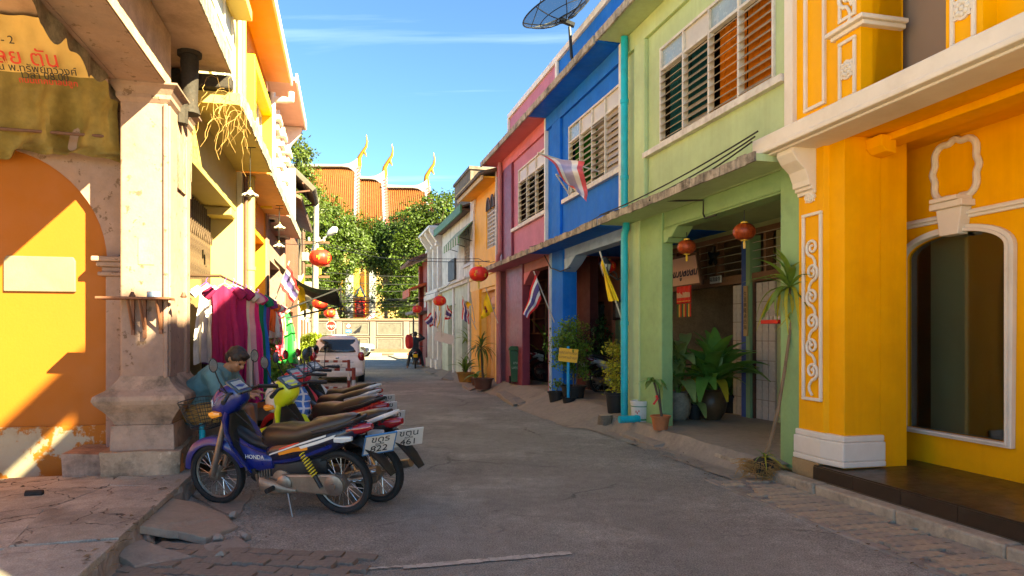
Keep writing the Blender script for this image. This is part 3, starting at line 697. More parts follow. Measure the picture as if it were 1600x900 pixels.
for k in range(3):
    cw = (wx[1]-wx[0])/3; xc = wx[0]+cw*(k+.5); g = B(); g.ring((xc, 5.25), cw*.48, cw*.75, .07, -.05, .03, 10, 0, 180); g.build('arch_trim', BROWNW, win)
    g = B(); g.prism([(xc+cw*.42*math.cos(R(a)), 5.25+cw*.68*math.sin(R(a))) for a in range(0,181,20)], 0.002, .008); g.build('arch_light', DARK, win)
g = B(); g.box(0.02, X4, .0, .45, 5.95, 6.0); g.build('soffit', OCHRE, h)
g = B(); g.box(-.1, X4, .45, .5, 5.86, 6.05); g.build('fascia', mat('cream_fascia', (.55,.42,.22), .7, .12), h)
g = B(); nn = 34
for i in range(nn):
    x = -.1+(X4+.1)*i/nn; g.tube([(x,.58,6.02),(x,-4.5,7.5)], .055, 6)
g.build('corrugated_roof', mat('grey_corrugated_roof', (.13,.10,.075), .85, .3, 4, .3), h)
g = B(); xw = f.x(741.5); pts = [(xw-.02,3.5),(xw-.02,5.2),(xw-.1,5.6),(xw-.3,5.9),(X4+.02,5.9),(X4+.02,3.5)]; g.prism(pts, .003, .06); g.build('white_pilaster', WPAINT, h)
g = B(); g.box(.01, X4, 0, .1, 3.3, 3.4); g.box(.01, X4, 0, .06, 2.95, 3.3); g.build('cornice', OCHP, h, bevel=.01)
column(h, f.x(780), f.x(777.5), 0, .08, .15, 2.95, OCHP, 'pilaster'); column(h, f.x(752.5), f.x(740), 0, .08, .15, 2.95, OCHRE, 'pilaster')
d = B(); d.box(f.x(778), f.x(753), -.22, -.16, .2, 2.85); d = d.build('door', mat('amber_door', (.55,.25,.03), .6, .12), h)
for t in range(4):
    x0_ = f.x(778)+(f.x(753)-f.x(778))*t/4+.03; MB().box(x0_, x0_+(f.x(753)-f.x(778))/4-.06, -.16, -.14, .3, 2.2).build('door_panel', mat('amber_door2', (.62,.29,.04), .6, .12), d, bevel=.005)
MB().box(f.x(777), f.x(754), -.16, -.13, 2.3, 2.36).build('door_rail', BROWNW, d)
# ---------------------------------------------------------------- R5 white with green stripes
PWALL = mat('old_white_wall', (.74,.71,.62), .8, .12, 1.3, .15, dirt=.5, dscale=2.2, dirtcol=(.25,.23,.18), streak=.6)
MINT = mat('mint_wall', (.58,.64,.50), .8, .12, 1.3, .15, dirt=.4, dscale=2.2, dirtcol=(.2,.22,.16), streak=.5)
GRN = mat('dark_green_paint', (.06,.17,.07), .6, .12); GRNB = mat('awning_green', (.10,.22,.05), .7, .12)
f = F5 = FR(22.93)
h = house(f, 'mint_shophouse', 'pale mint shophouse with striped green awning and green fascia')
X5 = 5.8
wx = (f.x(739.5), f.x(726.5))
g = wall(B(), 0, X5, 3.3, 5.7, -.25, 0, [(wx[0], wx[1], 3.95, 5.2)]); g.build('wall', PWALL, h)
g = wall(B(), 0, X5, .05, 3.3, -.25, 0, [(f.x(734), f.x(722), .1, 2.7), (f.x(712), f.x(700), .1, 2.7)]); g.build('lower_wall', MINT, h)
for a_, b_ in ((734,722),(712,700)): MB().box(f.x(a_), f.x(b_), -.24, -.18, .1, 2.7).build('door', mat('mint_door', (.40,.46,.36), .7, .12), h)
louvre_window(h, wx[0], wx[1], 3.95, 5.2, 4.95, 3, 8, [-.8], None, [FROST], slat=[SLATM], sill=(wx[0]-.1, wx[1]+.1))
body(h, 0, X5, 5.7, 9, PWALL, ROOFT)
g = B(); g.box(-.05, X5, .3, .36, 5.62, 5.9); g.build('green_fascia', GRN, h)
g = B(); g.box(0, X5, 0, .3, 5.72, 5.78); g.build('soffit', BROWNW, h)
g = B(); g.box(0, X5, 0, .12, 3.3, 3.42); g.box(0, X5, 0, .2, 3.42, 3.5); g.build('cornice', PWALL, h, bevel=.01)
column(h, .0, .18, 0, .06, .1, 3.3, WPAINT, 'pilaster'); column(h, 2.9, 3.1, 0, .06, .1, 3.3, WPAINT, 'pilaster')
aw = B(); nst = 13; xa_, xe = -.65, 2.3
for i in range(nst):
    x0_ = xa_+(xe-xa_)*i/nst; x1_ = xa_+(xe-xa_)*(i+1)/nst-.004; aw.mi = i % 2
    aw.prism([(.05,5.28),(.5,4.78),(.5,4.75),(.05,5.25)], x0_, x1_, 'yz')
    aw.prism([(.5,4.78),(.52,4.77),(.52,4.52),(.5,4.52)], x0_, x1_, 'yz')
o = aw.build('striped_awning', [GRNB, mat('awning_cream', (.58,.56,.42), .75, .1)], h)
g = B()
for x in (xa_+.05, (xa_+xe)/2, xe-.05): g.tube([(x,.02,4.6),(x,.49,4.72)], .012, 6)
g.build('awning_arm', CABLE, h)
g = B(); g.box(f.x(713,0), f.x(703), .02, .08, 3.62, 4.4)
o = g.build('dark_shutter', mat('slate_shutter', (.07,.08,.09), .7, .15), h)
blk = B(); blk.box(0, 3.4, -2.2, 0, -.1, 2.05); blk.box(-.06, 3.46, -2.26, .06, 2.05, 2.17)
p = f.world(3.6, -.75, 5.95); o = blk.build('rooftop_block', mat('sooty_concrete', (.17,.13,.10), .9, .3, 2, .4, 30, dirt=.8, streak=.7)); o.location = p; o.rotation_euler = (0,0,f.rz); tag(o, 'grey mould stained concrete block rising behind the green fascia', 'parapet')
# ---------------------------------------------------------------- R6 ornate white
f = F6 = FR(28.6)
h = house(f, 'white_shophouse', 'ornate white shophouse with pilasters beside the red house')
X6 = 3.3
g = wall(B(), 0, X6, .05, 6.0, -.25, 0, [(.5, 1.2, .1, 2.6), (1.9, 2.6, .1, 2.6), (.5,1.1,3.8,5.2), (1.9,2.5,3.8,5.2)]); g.build('wall', PWALL, h)
for x in (.5, 1.9):
    MB().box(x, x+.65, -.22, -.15, .1, 2.6).build('door', mat('grey_door', (.4,.38,.34), .7, .12), h); wn = MB().box(x, x+.6, -.2, -.12, 3.8, 5.2).build('window', WPAINT, h)
    for j in range(9): MB().box(x+.05, x+.55, -.12, -.09, 3.9+j*.14, 3.98+j*.14).build('slat', SLATP, wn)
for x in (.05, 1.35, 2.85):
    g = B(); g.box(x, x+.3, 0, .16, 3.5, 5.4); g.prism([(0,5.4),(.16,5.4),(.5,5.9),(.5,6.05),(0,6.05)], x, x+.3, 'yz'); g.box(x-.05,x+.35,0,.25,5.3,5.42); g.box(x,x+.3,0,.16,.1,3.1); g.box(x-.06,x+.36,0,.24,.1,.5); g.build('pilaster', WHITE, h, bevel=.01)
g = B(); g.box(0, X6, 0, .3, 3.1, 3.3); g.box(0, X6, 0, .22, 3.3, 3.5); g.build('cornice', WHITE, h, bevel=.01)
body(h, 0, X6, 6.0, 9, PWALL, ROOFT)
g = B(); g.box(0, X6, 0, .55, 6.02, 6.12); g.build('soffit', WPAINT, h)
# ---------------------------------------------------------------- R7 red end house
REDW = mat('oxblood_wall', (.28,.04,.03), .7, .15, 1.5, .1); BRICKR = mat('red_shutter_wood', (.30,.07,.04), .7, .15, 1.5, .1)
f = F7 = FR(31.9)
h = house(f, 'oxblood_shophouse', 'dark red end shophouse with deep brown eaves and orange awning')
X7 = 2.7
g = wall(B(), 0, X7, .05, 5.2, -9, 0, []); g.build('wall', REDW, h)
for j in range(26): MB().box(.5, 2.3, 0, .03, .3+j*.085, .36+j*.085).build('slat', BRICKR, h)
column(h, 0, .3, 0, .15, .05, 5.0, REDW); column(h, X7-.3, X7+.05, 0, .18, .05, 5.0, REDW)
g = B(); g.add([(-.3,1.0,4.95),(X7+.9,1.0,4.95),(X7+.9,-4.5,7.4),(-.3,-4.5,7.4),(X7+.9,-10,5),(-.3,-10,5)], [(0,1,2,3),(3,2,4,5)]); g.build('roof', mat('brown_tile_roof', (.14,.06,.045), .8, .25, 4, .3), h, solid=.12)
g = B(); g.prism([(0,4.05),(.1,4.05),(.95,3.72),(.95,3.35),(.9,3.35),(.9,3.68),(0,3.95)], .2, X7+.3, 'yz'); g.build('awning', mat('orange_awning', (.55,.09,.02), .7, .1), h)
g = B(); g.box(-.1, X7+.4, 0, .8, 2.55, 2.68); g.build('canopy', BROWNW, h)
wn = MB().box(.9, 1.7, 0, .03, 2.9, 3.9).build('window', WPAINT, h)
# ================================================================== R0 near yellow house
YEL = mat('amber_wall_paint', (.90,.40,.006), .65, .10, .9, .14, 50, dirt=.25, dscale=1.4, dirtcol=(.66,.25,.005), streak=.32, spec=.2)
TRIM = mat('cream_trim', (.76,.66,.54), .55, .06, 2, .06, 60, dirt=.2, dirtcol=(.5,.36,.22))
TILED = mat('dark_brown_tile', (.045,.026,.014), .35, .2, 2, .1, 30, dirt=.3, dirtcol=(.12,.08,.05))
f = F0 = f0
h = house(f, 'amber_shophouse', 'near amber yellow shophouse with cream mouldings and tall arched shop window')
nb = -1.07; xb = lambda px: f.x(px, nb)
wl, wr = xb(1579), xb(1418); z0, zs, zp = .58, 2.28, 2.47
# recessed shop wall with the arched opening
xc = (wl+wr)/2; hw = (wr-wl)/2
arc = [(xc+hw*math.cos(a), zs+(zp-zs)*math.sin(a)) for a in [math.pi*i/24 for i in range(25)]]
g = wall(B(), -9, .01, .1, 3.55, nb-.05, nb, [(wl, wr, z0, zp)])
for k in range(24):
    (xa,za),(xe,ze) = arc[k], arc[k+1]; g.prism([(xa,za),(xa,zp),(xe,zp),(xe,ze)], nb-.05, nb)
g.build('recessed_wall', YEL, h)
def band(pts, w, y0, y1, name, m, bev=.006):
    """moulding that follows an outline (closed) in the xz plane"""
    g = B(); n_ = len(pts); P_ = [Vector(p) for p in pts]; off = []
    for i in range(n_):
        a, b, c = P_[i-1], P_[i], P_[(i+1) % n_]
        t = ((b-a).normalized() + (c-b).normalized()); t = t.normalized() if t.length > 1e-6 else (c-b).normalized()
        off.append(b + Vector((t.y, -t.x))*w)
    vs = [(p.x,y0,p.y) for p in P_]+[(p.x,y0,p.y) for p in off]+[(p.x,y1,p.y) for p in P_]+[(p.x,y1,p.y) for p in off]
    fs = []
    for i in range(n_):
        j = (i+1) % n_
        fs += [(2*n_+i,2*n_+j,3*n_+j,3*n_+i), (i,n_+i,n_+j,j), (n_+i,3*n_+i,3*n_+j,n_+j), (i,j,2*n_+j,2*n_+i)]
    g.add(vs, fs); return g.build(name, m, h, bevel=bev)
ol = [(wr,z0),(wr,zs)] + arc[1:-1] + [(wl,zs),(wl,z0)]
win_fr = band(list(reversed(ol)), -.065, nb, nb+.05, 'window_frame', TRIM); band(list(reversed(ol)), -.03, nb+.048, nb+.075, 'window_bead', TRIM)
g = B(); g.prism(ol, nb-.03, nb-.022); pane = g.build('window_pane', glassmat('shop_glass', (.72,.74,.68), .12), h)
g = B(); g.box(wl-.6, wr+.06, nb-1.6, nb-1.55, .2, 3.0); g.box(wl-.6,wl-.55,nb-1.6,nb-.25,.2,3); g.box(wr+.02,wr+.06,nb-1.6,nb-.25,.2,3); g.box(wl-.6,wr+.06,nb-1.6,nb-.25,2.95,3.0); g.box(wl-.6,wr+.06,nb-1.6,nb-.25,.2,.25)
g.build('shop_interior', mat('dim_interior', (.24,.22,.15), .9, .1), h)
g = B(); xs0 = f.x(1512, nb-.22)
g.box(xs0, wr+.02, nb-.24, nb-.22, .3, 2.8); g.build('shop_blind', mat('olive_blind', (.30,.31,.22), .85, .08, 1), h)
g = B(); g.box(wr-.075, wr+.02, nb-.21, nb-.06, .55, 2.6); g.build('dark_frame', BLACK, h)
# string course, keystone, cartouche
g = B()
for a_, b_ in ((-9, f.x(1512,nb)), (f.x(1473,nb), f.x(1386,nb))):
    g.box(a_, b_, nb, nb+.03, 2.585, 2.66); g.box(a_, b_, nb, nb+.055, 2.615, 2.645)
g.build('string_course', TRIM, h, bevel=.006)
g = B(); a_, b_ = f.x(1513,nb+.05), f.x(1470,nb+.05); m_ = (a_+b_)/2
g.prism([(m_-.10,2.44),(m_+.10,2.44),(m_+.14,2.69),(m_-.14,2.69)], nb, nb+.12); g.box(a_-.03, b_+.03, nb, nb+.16, 2.69, 2.75); g.box(a_, b_, nb, nb+.19, 2.75, 2.79)
g.build('keystone', TRIM, h, bevel=.008)
zc_ = 3.06; cx_ = m_ + .02
g = B(); path = []
for i in range(64):
    t = 2*math.pi*i/64; r = 1 + .075*math.cos(4*t+math.pi) + .045*math.cos(8*t) + .02*math.cos(12*t)
    path.append((cx_ + .255*r*math.cos(t), nb+.02, zc_ + .29*r*math.sin(t)))
g.tube(path, .032, 8, closed=True); g.build('cartouche', TRIM, h, smooth=True)
# step
g = B(); g.box(-9.5, -.42, -1.4, .095, .02, .118); g.box(-9.5, -.42, -1.4, .085, .118, .243); g.build('step_core', mat('step_mortar', (.14,.10,.06), .8, .1), h)
rt = random.Random(4); x = -.425; tl = None
while x > -7:
    w = .54
    if tl is None: tl = MB().box(-w+.006, 0, .085, .098, .121, .238).build('tile', TILED, h, bevel=.002); q = tl
    else: q = piece('tile', tl, h)
    q.location = (x, 0, 0); x -= w
x = -.425; tl = None
while x > -6.5:
    for j in range(3):
        if tl is None: tl = MB().box(-.43+.002, 0, -.429+.002, 0, .238, .252).build('tile', TILED, h); q = tl
        else: q = piece('tile', tl, h)
        q.location = (x, .09-.43*j, rt.uniform(-.0008,.0008))
    x -= .43
# corner pillar
def octo(x0, x1, y0, y1, c): return [(x0,y0),(x1,y0),(x1,y1),(x0+c,y1),(x0,y1-c)]
xn, xf = f.x(1312), f.x(1248)
g = B(); g.prism([(xn,-.45),(xf,-.45),(xf,0.0),(f.x(1287),0.0),(f.x(1287)-.02,-.045),(xn,-.05)], .12, 3.4, 'xy'); g.build('corner_pillar', YEL, h, bevel=.006)
g = B(); g.box(-.12, .01, nb, -.45, .12, 3.4); g.build('return_wall', YEL, h)
g = B(); g.box(xn+.0, f.x(1365,nb)+.2, -.75, -.45, .2, 3.38); g.build('inner_pilaster', YEL, h)
for (zz0, zz1, e) in ((.32,.50,.05),(.50,.56,.035),(.265,.32,.055)):
    g = B(); g.prism([(xn-e,-.47),(xf+e*.4,-.47),(xf+e*.4,e),(f.x(1287)-e*.3,e),(xn-e,e-.05)], zz0, zz1, 'xy')
    g.build('pillar_base', TRIM, h, bevel=.012)
g = B(); g.box(f.x(1286), xf+.04, -.4, .05, .05, .265); g.build('plinth_stone', mat('sandstone', (.42,.27,.12), .85, .2, 4, .4, 50, dirt=.4), h, bevel=.008)
# scroll panel on the pillar
a_, b_ = f.x(1283,.02), f.x(1253,.02); zt, zb_ = 2.72, .86
g = B(); g.box(a_,b_,0,.03,zt-.03,zt); g.box(a_,b_,0,.03,zb_,zb_+.03); g.box(a_,a_+.03,0,.028,zb_+.03,zt-.03); g.box(b_-.03,b_,0,.028,zb_+.03,zt-.03); g.build('panel_frame', TRIM, h, bevel=.006)
m_ = (a_+b_)/2; hw_ = (b_-a_)/2-.06; n_s = 6; zh = (2.45-zb_-.12)/n_s
def scroll(x, y, z, hh, w, flip, name, r0=.017):
    g = B(); pts = []; rs = []
    R0_ = hh*.36
    for i in range(46):
        t = i/45; a = -math.pi*.5 + t*3.3*math.pi; r = R0_*(1-t*.86)
        pts.append((x + flip*(-r*math.cos(a)*1.0), y, z + r*math.sin(a))); rs.append(r0*(1-.35*t))
    # tail sweeping down to the next scroll
    tail = []
    for i in range(9):
        t = 1 - i/8; tail.append((x + flip*w*(math.sin(t*math.pi)*.55*(1 if t < 1 else 0)), y, z - R0_ - t*hh*.62))
    g.tube(tail + pts[1:], [r0*.8]*9 + rs[1:], 7); return g.build(name, TRIM, h, smooth=True)
for i in range(n_s): scroll(m_, .012, zb_+.17+zh*(i+.5), zh, hw_, 1 if i % 2 == 0 else -1, 'scroll')
def rosette(x, z, w, hh, y):
    g = B(); path = []
    g.prism([(x+w*(1+.14*math.cos(8*t))*math.copysign(abs(math.cos(t))**.6, math.cos(t)), z+hh*(1+.1*math.cos(8*t))*math.copysign(abs(math.sin(t))**.6, math.sin(t))) for t in [2*math.pi*i/32 for i in range(32)]], y, y+.02)
    for i in range(9):
        t = 2*math.pi*i/8; q = (x + (w*.55*math.cos(t) if i < 8 else 0), y+.02, z + (hh*.55*math.sin(t) if i < 8 else 0))
        g.lathe([(.02,-.004),(.022,.006),(.012,.016)], 8, q, Matrix.Rotation(R(-90),3,'X'))
    return g.build('rosette', TRIM, h, smooth=50)
rosette(f.x(1267), f.z(1267,308), .07, .055, .0)
# corbel below the cornice
g = B(); pts = [(0,3.36),(.26,3.36),(.27,3.30),(.22,3.22),(.13,3.14),(.09,3.04),(.085,2.985),(.06,2.985),(.06,2.95),(.03,2.95),(.03,2.91),(0,2.91)]
a_, b_ = f.x(1262,.1), f.x(1236,.1)
g.prism([(p[0]+.0, p[1]) for p in pts], a_, b_, 'yz'); g.build('corbel', TRIM, h, bevel=.008)
g = B(); g.prism([(-.45,3.36),(-.28,3.36),(-.29,3.26),(-.34,3.21),(-.45,3.19)], xn-.2, xn-.0, 'yz'); g.build('inner_corbel', YEL, h, bevel=.01)
# cornice slab and soffit
g = B(); g.box(-9.3, .26, -.05, .32, 3.42, 3.56); g.box(-9.3, .28, -.05, .36, 3.37, 3.42); g.box(-9.3, .24, -.05, .30, 3.345, 3.37); g.build('cornice', TRIM, h, bevel=.012)
g = B(); g.box(-9.3, .01, nb-.25, -.05, 3.38, 3.5); g.build('soffit', YEL, h)
g = B(); g.box(-9.3, xn, -.62, -.38, 3.31, 3.38); g.build('soffit_beam', YEL, h, bevel=.01)
# first floor
UPY = mat('amber_upper_paint', (.92,.43,.006), .6, .08, .9, .1, 60, dirt=.2, dscale=1.2, dirtcol=(.66,.25,.005), spec=.2)
x1_, x2_ = f.x(1345,.12), f.x(1484,0)
g = B()
wall(g, x1_, .13, 3.5, 7.3, -.32, 0, []); wall(g, -9.3, x2_, 3.5, 7.3, -.32, 0, [(-6.6,-5.4,3.5,6.2),(-8.6,-7.4,3.5,6.2)]); g.box(x2_, x1_, -.32, 0, 6.3, 7.3)
g.build('upper_wall', UPY, h)
g = B(); g.box(-9.3, .0, -.5, -.40, 3.5, 7.0); g.build('grey_panel', mat('taupe_panel', (.27,.20,.145), .8, .05, 1, .05), h)
g = B(); g.box(f.x(1241,.03), f.x(1228,.03), -.1, .05, 3.56, 7.3); g.build('white_quoin', TRIM, h)
def frame_px(pa, pb, zlo, zhi, y, w=.035):
    a_, b_ = f.x(pa, y), f.x(pb, y); g = B()
    g.box(a_,b_,y-.02,y+.02,zlo,zlo+w); g.box(a_,b_,y-.02,y+.02,zhi-w,zhi); g.box(a_,a_+w,y-.02,y+.018,zlo+w,zhi-w); g.box(b_-w,b_,y-.02,y+.018,zlo+w,zhi-w); return g.build('panel_frame', TRIM, h, bevel=.006)
frame_px(1290, 1257, 3.74, 6.6, .01)
def pilaster(pa, pb, fl_):
    a_, b_ = f.x(pa, .12), f.x(pb, .12); g = B(); g.box(a_, b_, -.3, .12, 3.56, 6.9); g.build('pilaster', UPY, h)
    g = B(); g.box(a_-.06, b_+.04, -.3, .15, 4.21, 4.25); g.box(a_-.09, b_+.07, -.3, .19, 4.25, 4.29); g.build('pilaster_band', TRIM, h, bevel=.008)
    w = .03
    for zl, zh_ in ((3.62, 4.16), (4.34, 6.7)):
        g = B(); y = .12; aa, bb = a_+.05, b_-.05
        g.box(aa,bb,y,y+.025,zl,zl+w); g.box(aa,bb,y,y+.025,zh_-w,zh_); g.box(aa,aa+w,y,y+.023,zl+w,zh_-w); g.box(bb-w,bb,y,y+.023,zl+w,zh_-w); g.build('panel_frame', TRIM, h, bevel=.005)
    mm = (a_+b_)/2
    rosette(mm, 3.89, (b_-a_)*.26, .08, .12)
    for i in range(6):
        scroll(mm, .135, 4.56+.3*i, .3, .08, 1 if i % 2 else -1, 'scroll', .02)
    for i in range(8):
        g = B(); zz = 4.5+.22*i; q = random.Random(i); x_ = mm + (.07 if i % 2 else -.07)
        g.prism([(x_+.05*math.cos(t)*(1+.3*math.sin(3*t)), zz+.06*math.sin(t)*(1+.3*math.cos(4*t))) for t in [2*math.pi*k/14 for k in range(14)]], .125, .15); g.build('acanthus_leaf', TRIM, h, bevel=.008)
pilaster(1345, 1306, 1); pilaster(1536, 1478, 1)
# unseen parapet, raised to set the shadow line on the arch wall opposite
g = B(); x = -9.3
g.box(-9.3, .13, -.3, 0, 7.303, 7.86)
g.box(-9.35, .18, -.34, .08, 7.86, 7.98)
g.build('parapet', UPY, h, bevel=.01)
g = B(); g.box(-9.3, -6.7, -.2, 0, 8.35, 8.72)
for x_ in (-6.85, -8.2, -9.3): g.box(x_, x_+.15, -.19, -.01, 7.98, 8.35)
g.build('shadow_rail', UPY, h)  # unseen rail added to throw a dark band on the arch wall
g = B(); g.box(-9.3, .1, -9, -8.8, 0, 7.3); g.box(-9.3, -9.1, -9, -.33, 0, 7.3); g.box(0, .12, -9, -.52, 3.6, 7.3); g.build('party_wall', YEL, h)
g = B(); g.box(-9.3, .12, -9, -.3, 7.2, 7.29); g.build('roof', CONC, h)
for xx in (-4.9, -9.0):
    g = B(); g.box(xx-.35, xx+.0, -.4, 0, .24, 3.4); g.build('pillar', YEL, h, bevel=.006)
# ================================================================== LEFT ROW
PINKW = mat('peach_plaster', (.27,.172,.135), .85, .22, 1.3, .25, 40, dirt=.35, dscale=3, dirtcol=(.30,.17,.10), streak=.3, bump2=2, peel=((.12,.07,.045), .61, 10))
PINKD = mat('peach_plaster_stained', (.36,.235,.165), .85, .2, 2, .5, 30, dirt=.85, dscale=2.6, dirtcol=(.05,.035,.022), bump2=3)
ORW = mat('orange_arch_wall', (.30,.085,.0008), .7, .08, .8, .12, 40, dirt=.25, dscale=1.6, dirtcol=(.22,.058,.001), peel=((.34,.22,.12), .70, 2.2))
ORP = mat('peeling_orange_dado', (.31,.095,.002), .75, .1, 1, .3, 40, dirt=.4, dscale=3, dirtcol=(.2,.08,.012), peel=((.34,.28,.19), .545, 1.8))
f = FL(7.55)
h = house(f, 'peach_corner_house', 'peach plaster corner house with thick pillar and orange arched end wall')
# end wall: peach spandrel with arch, orange panel inside
t0, tc_, rz_, zs = -.41, -1.80, 1.10, 2.24
xw = .45
g = B(); nn = 28
arc = [(tc_ + 1.12*math.cos(math.pi*i/nn), zs + 1.13*math.sin(math.pi*i/nn)) for i in range(nn+1)]
g.box(xw, xw+.08, tc_+1.12, t0+.1, .2, 4.6)
for i in range(nn):
    (ya,za),(yb,zb2) = arc[i], arc[i+1]
    g.prism([(ya,za),(ya,4.6),(yb,4.6),(yb,zb2)], xw, xw+.08, 'yz')
g.box(xw, xw+.08, -6, tc_-1.12, .2, 4.6)
g.build('arch_wall', PINKW, h)
g = B(); g.box(xw-.2, xw, -6, t0, .2, 4.6); g.build('arch_infill', ORW, h)
g = B(); g.box(xw+.0, xw+.035, tc_-1.10, tc_+1.115, .10, .60); o = g.build('dado', ORP, h)
g = B(); ya = tc_+1.12
g.box(xw, xw+.13, ya-.0, ya+.22, .2, 2.1); g.build('impost_pilaster', PINKW, h, bevel=.01)
for e, z0_, z1_ in ((.03,2.1,2.14),(.0,2.14,2.19),(.04,2.19,2.24),(.075,2.24,2.29)):
    g = B(); g.box(xw, xw+.15+e, ya-.03-e, ya+.2, z0_, z1_); g.build('impost', PINKW, h, bevel=.012)
# pillar
xa, xe = .08, 1.03
g = B(); g.box(xa, xe, -.42, -.02, 1.05, 3.98); g.build('pillar_shaft', PINKW, h, bevel=.02)
for x0_, x1_ in ((.14,.30),(.72,1.0)):
    g = B(); g.box(x0_, x1_, -.05, .012, 1.1, 3.72); g.build('pilaster_strip', PINKW, h, bevel=.012)
g = B(); g.box(1.02, 1.055, -.04, .0, 1.1, 3.72); g.build('edge_bead', PINKW, h, bevel=.01)
def mould(prof, name, m):
    g = B(); rings = []
    for e, z in prof: rings.append([(xa-e,-.42-e,z),(xe+e,-.42-e,z),(xe+e,e,z),(xa-e,e,z)])
    g.loft(rings); return g.build(name, m, h, bevel=.006)
mould([(.035,.66),(.05,.70),(.10,.78),(.17,.86),(.19,.90),(.18,.94),(.10,.99),(.06,1.03),(.02,1.08),(0,1.12)], 'pillar_base_moulding', PINKD)
mould([(.07,.40),(.06,.66)], 'pillar_die', PINKD)
def wobble(x0,x1,y0,y1,z0,z1,amp,seed,n_=10):
    g = B()
    g2 = B(); 
    def side(fn): g.grid(fn, n_, n_)
    def w(p): q = noise.noise_vector(Vector(p)*2.6 + Vector((seed,0,0))); return tuple(Vector(p) + q*amp)
    side(lambda u,v: w((x1, y0+(y1-y0)*u, z0+(z1-z0)*v))); side(lambda u,v: w((x1+(x0-x1)*u, y1, z0+(z1-z0)*v)))
    side(lambda u,v: w((x0+(x1-x0)*u, y0, z0+(z1-z0)*v))); side(lambda u,v: w((x0, y1+(y0-y1)*u, z0+(z1-z0)*v))); side(lambda u,v: w((x0+(x1-x0)*u, y0+(y1-y0)*v, z1)))
    return g
wobble(xa-.2, xe+.16, -.55, .12, .16, .43, .05, 3).build('pillar_plinth', mat('stained_plinth', (.40,.27,.17), .9, .25, 2.5, .7, 22, dirt=.85, dscale=2.2, dirtcol=(.05,.035,.02), bump2=3, peel=((.55,.40,.27),.60,3)), h, smooth=50)
wobble(xa-.2, xe+.02, -.9, -.54, .16, .40, .04, 5, 6).build('plinth_return', PINKD, h, smooth=50)
mould([(0,3.72),(.03,3.76),(.03,3.80),(.07,3.86),(.10,3.88),(.10,3.90)], 'pillar_capital', PINKW)
# beam, slab
g = B(); g.box(xe-.1, 4.6, -.45, .0, 3.90, 4.42); g.build('beam', mat('mottled_peach_beam', (.52,.34,.22), .85, .25, 4, .5, 26, dirt=.4, dscale=6, dirtcol=(.22,.13,.07)), h)
g = B(); g.box(xe-.1, 4.6, -.46, -.42, 3.885, 3.90); g.box(xe-.1,4.6,-.42,-.01,3.892,3.9); g.build('beam_soffit', PINKW, h)
g = B(); g.box(.0, 4.6, -6, .40, 4.44, 4.58); g.build('balcony_slab', mat('peach_soffit', (.55,.36,.25), .8, .12, 1, .2, 30, dirt=.6, dscale=2.0, dirtcol=(.16,.09,.05)), h)
g = B(); nq = 60
for i in range(nq): a_ = 4.6*i/nq; g.box(a_, a_+4.6/nq-.003, .40, .415+random.uniform(0,.004), 4.43+random.uniform(-.003,.002), 4.62+random.uniform(-.006,.004))
g.build('slab_edge', MOULD, h)
g = B(); g.box(.0, 4.6, -.3, .0, 4.58, 6.0); g.build('upper_wall', PINKW, h)
g = B(); g.box(.2, 4.6, -6, -5.8, .2, 6.0); g.build('rear_wall', ORW, h)
STAIN = mat('soot_stained_plaster', (.42,.27,.18), .9, .3, 3, .5, 25, dirt=1, dscale=2.6, dirtcol=(.025,.018,.012), streak=.9, bump2=2)
g = B(); g.box(.06, .71, -.02, .004, 3.0, 3.74); g.box(-.0, .06, -.4, .0, 3.2, 4.3); g.build('stained_patch', STAIN, h)
# sooty drain head between the houses
SOOT = mat('soot_black_pipe', (.035,.026,.02), .85, .4, 5, .5, 30, peel=((.20,.13,.085), .62, 5))
g = B(); g.tube([(.50,.08,4.42),(.50,.08,4.34),(.50,.08,3.90),(.50,.08,3.80)], [.085,.09,.08,.105], 12); g.tube([(.50,.08,4.40),(.50,.08,4.44)], .12, 12); g.tube([(.62,.02,3.66),(.62,.02,3.9)], .07, 8)
g.build('drain_head', SOOT, h, smooth=True)
g = B(); g.box(-.10, .06, .02, .42, 4.25, 4.40); g.box(-.12,.08,-.3,.06,4.22,4.42); g.build('gutter_box', SOOT, h, bevel=.02)
# ---------------------------------------------------------------- L1 pale yellow
PALEY = mat('pale_yellow_paint', (.50,.37,.11), .65, .08, 1.2, .1, dirt=.25, dscale=2, dirtcol=(.45,.33,.10), streak=.2)
CREAM = mat('cream_wall_paint', (.50,.42,.25), .65, .08, 1.2, .1, dirt=.25, dscale=2, dirtcol=(.5,.4,.22), streak=.2)
f = FL(10.8); L1F = f
h = house(f, 'pale_yellow_shophouse', 'pale yellow shophouse with folding metal shutter behind the clothes rack'); X1 = 3.33
g = B(); g.box(0.05, X1, -.5, .50, 4.1, 4.23); g.build('canopy', mat('yellow_soffit', (.62,.45,.10), .7, .1, 1.2, .12, dirt=.35, dscale=2.5, dirtcol=(.3,.2,.05)), h)
g = B(); nq = 22
for i in range(nq): a_ = .05+(X1-.05)*i/nq; g.box(a_, a_+(X1-.05)/nq-.003, .50, .515+random.uniform(0,.012), 4.085+random.uniform(-.008,.004), 4.28+random.uniform(-.02,.01))
g.build('canopy_edge', MOULD, h)
g = wall(B(), .0, X1, 4.23, 6.9, -.25, 0, [(f.x(322), f.x(362), 4.8, 6.7)] if f.x(322) < f.x(362) else [(f.x(362), f.x(322), 4.8, 6.7)]); g.build('upper_wall', CREAM, h)
SHUTW = mat('pale_green_shutter', (.62,.66,.54), .5, .08, 4, .05)
louvre_window(h, f.x(362), f.x(318), 4.8, 6.7, 5.75, 3, 9, [1.1], None, [SHUTW], slat=[SHUTW], y=-.05)
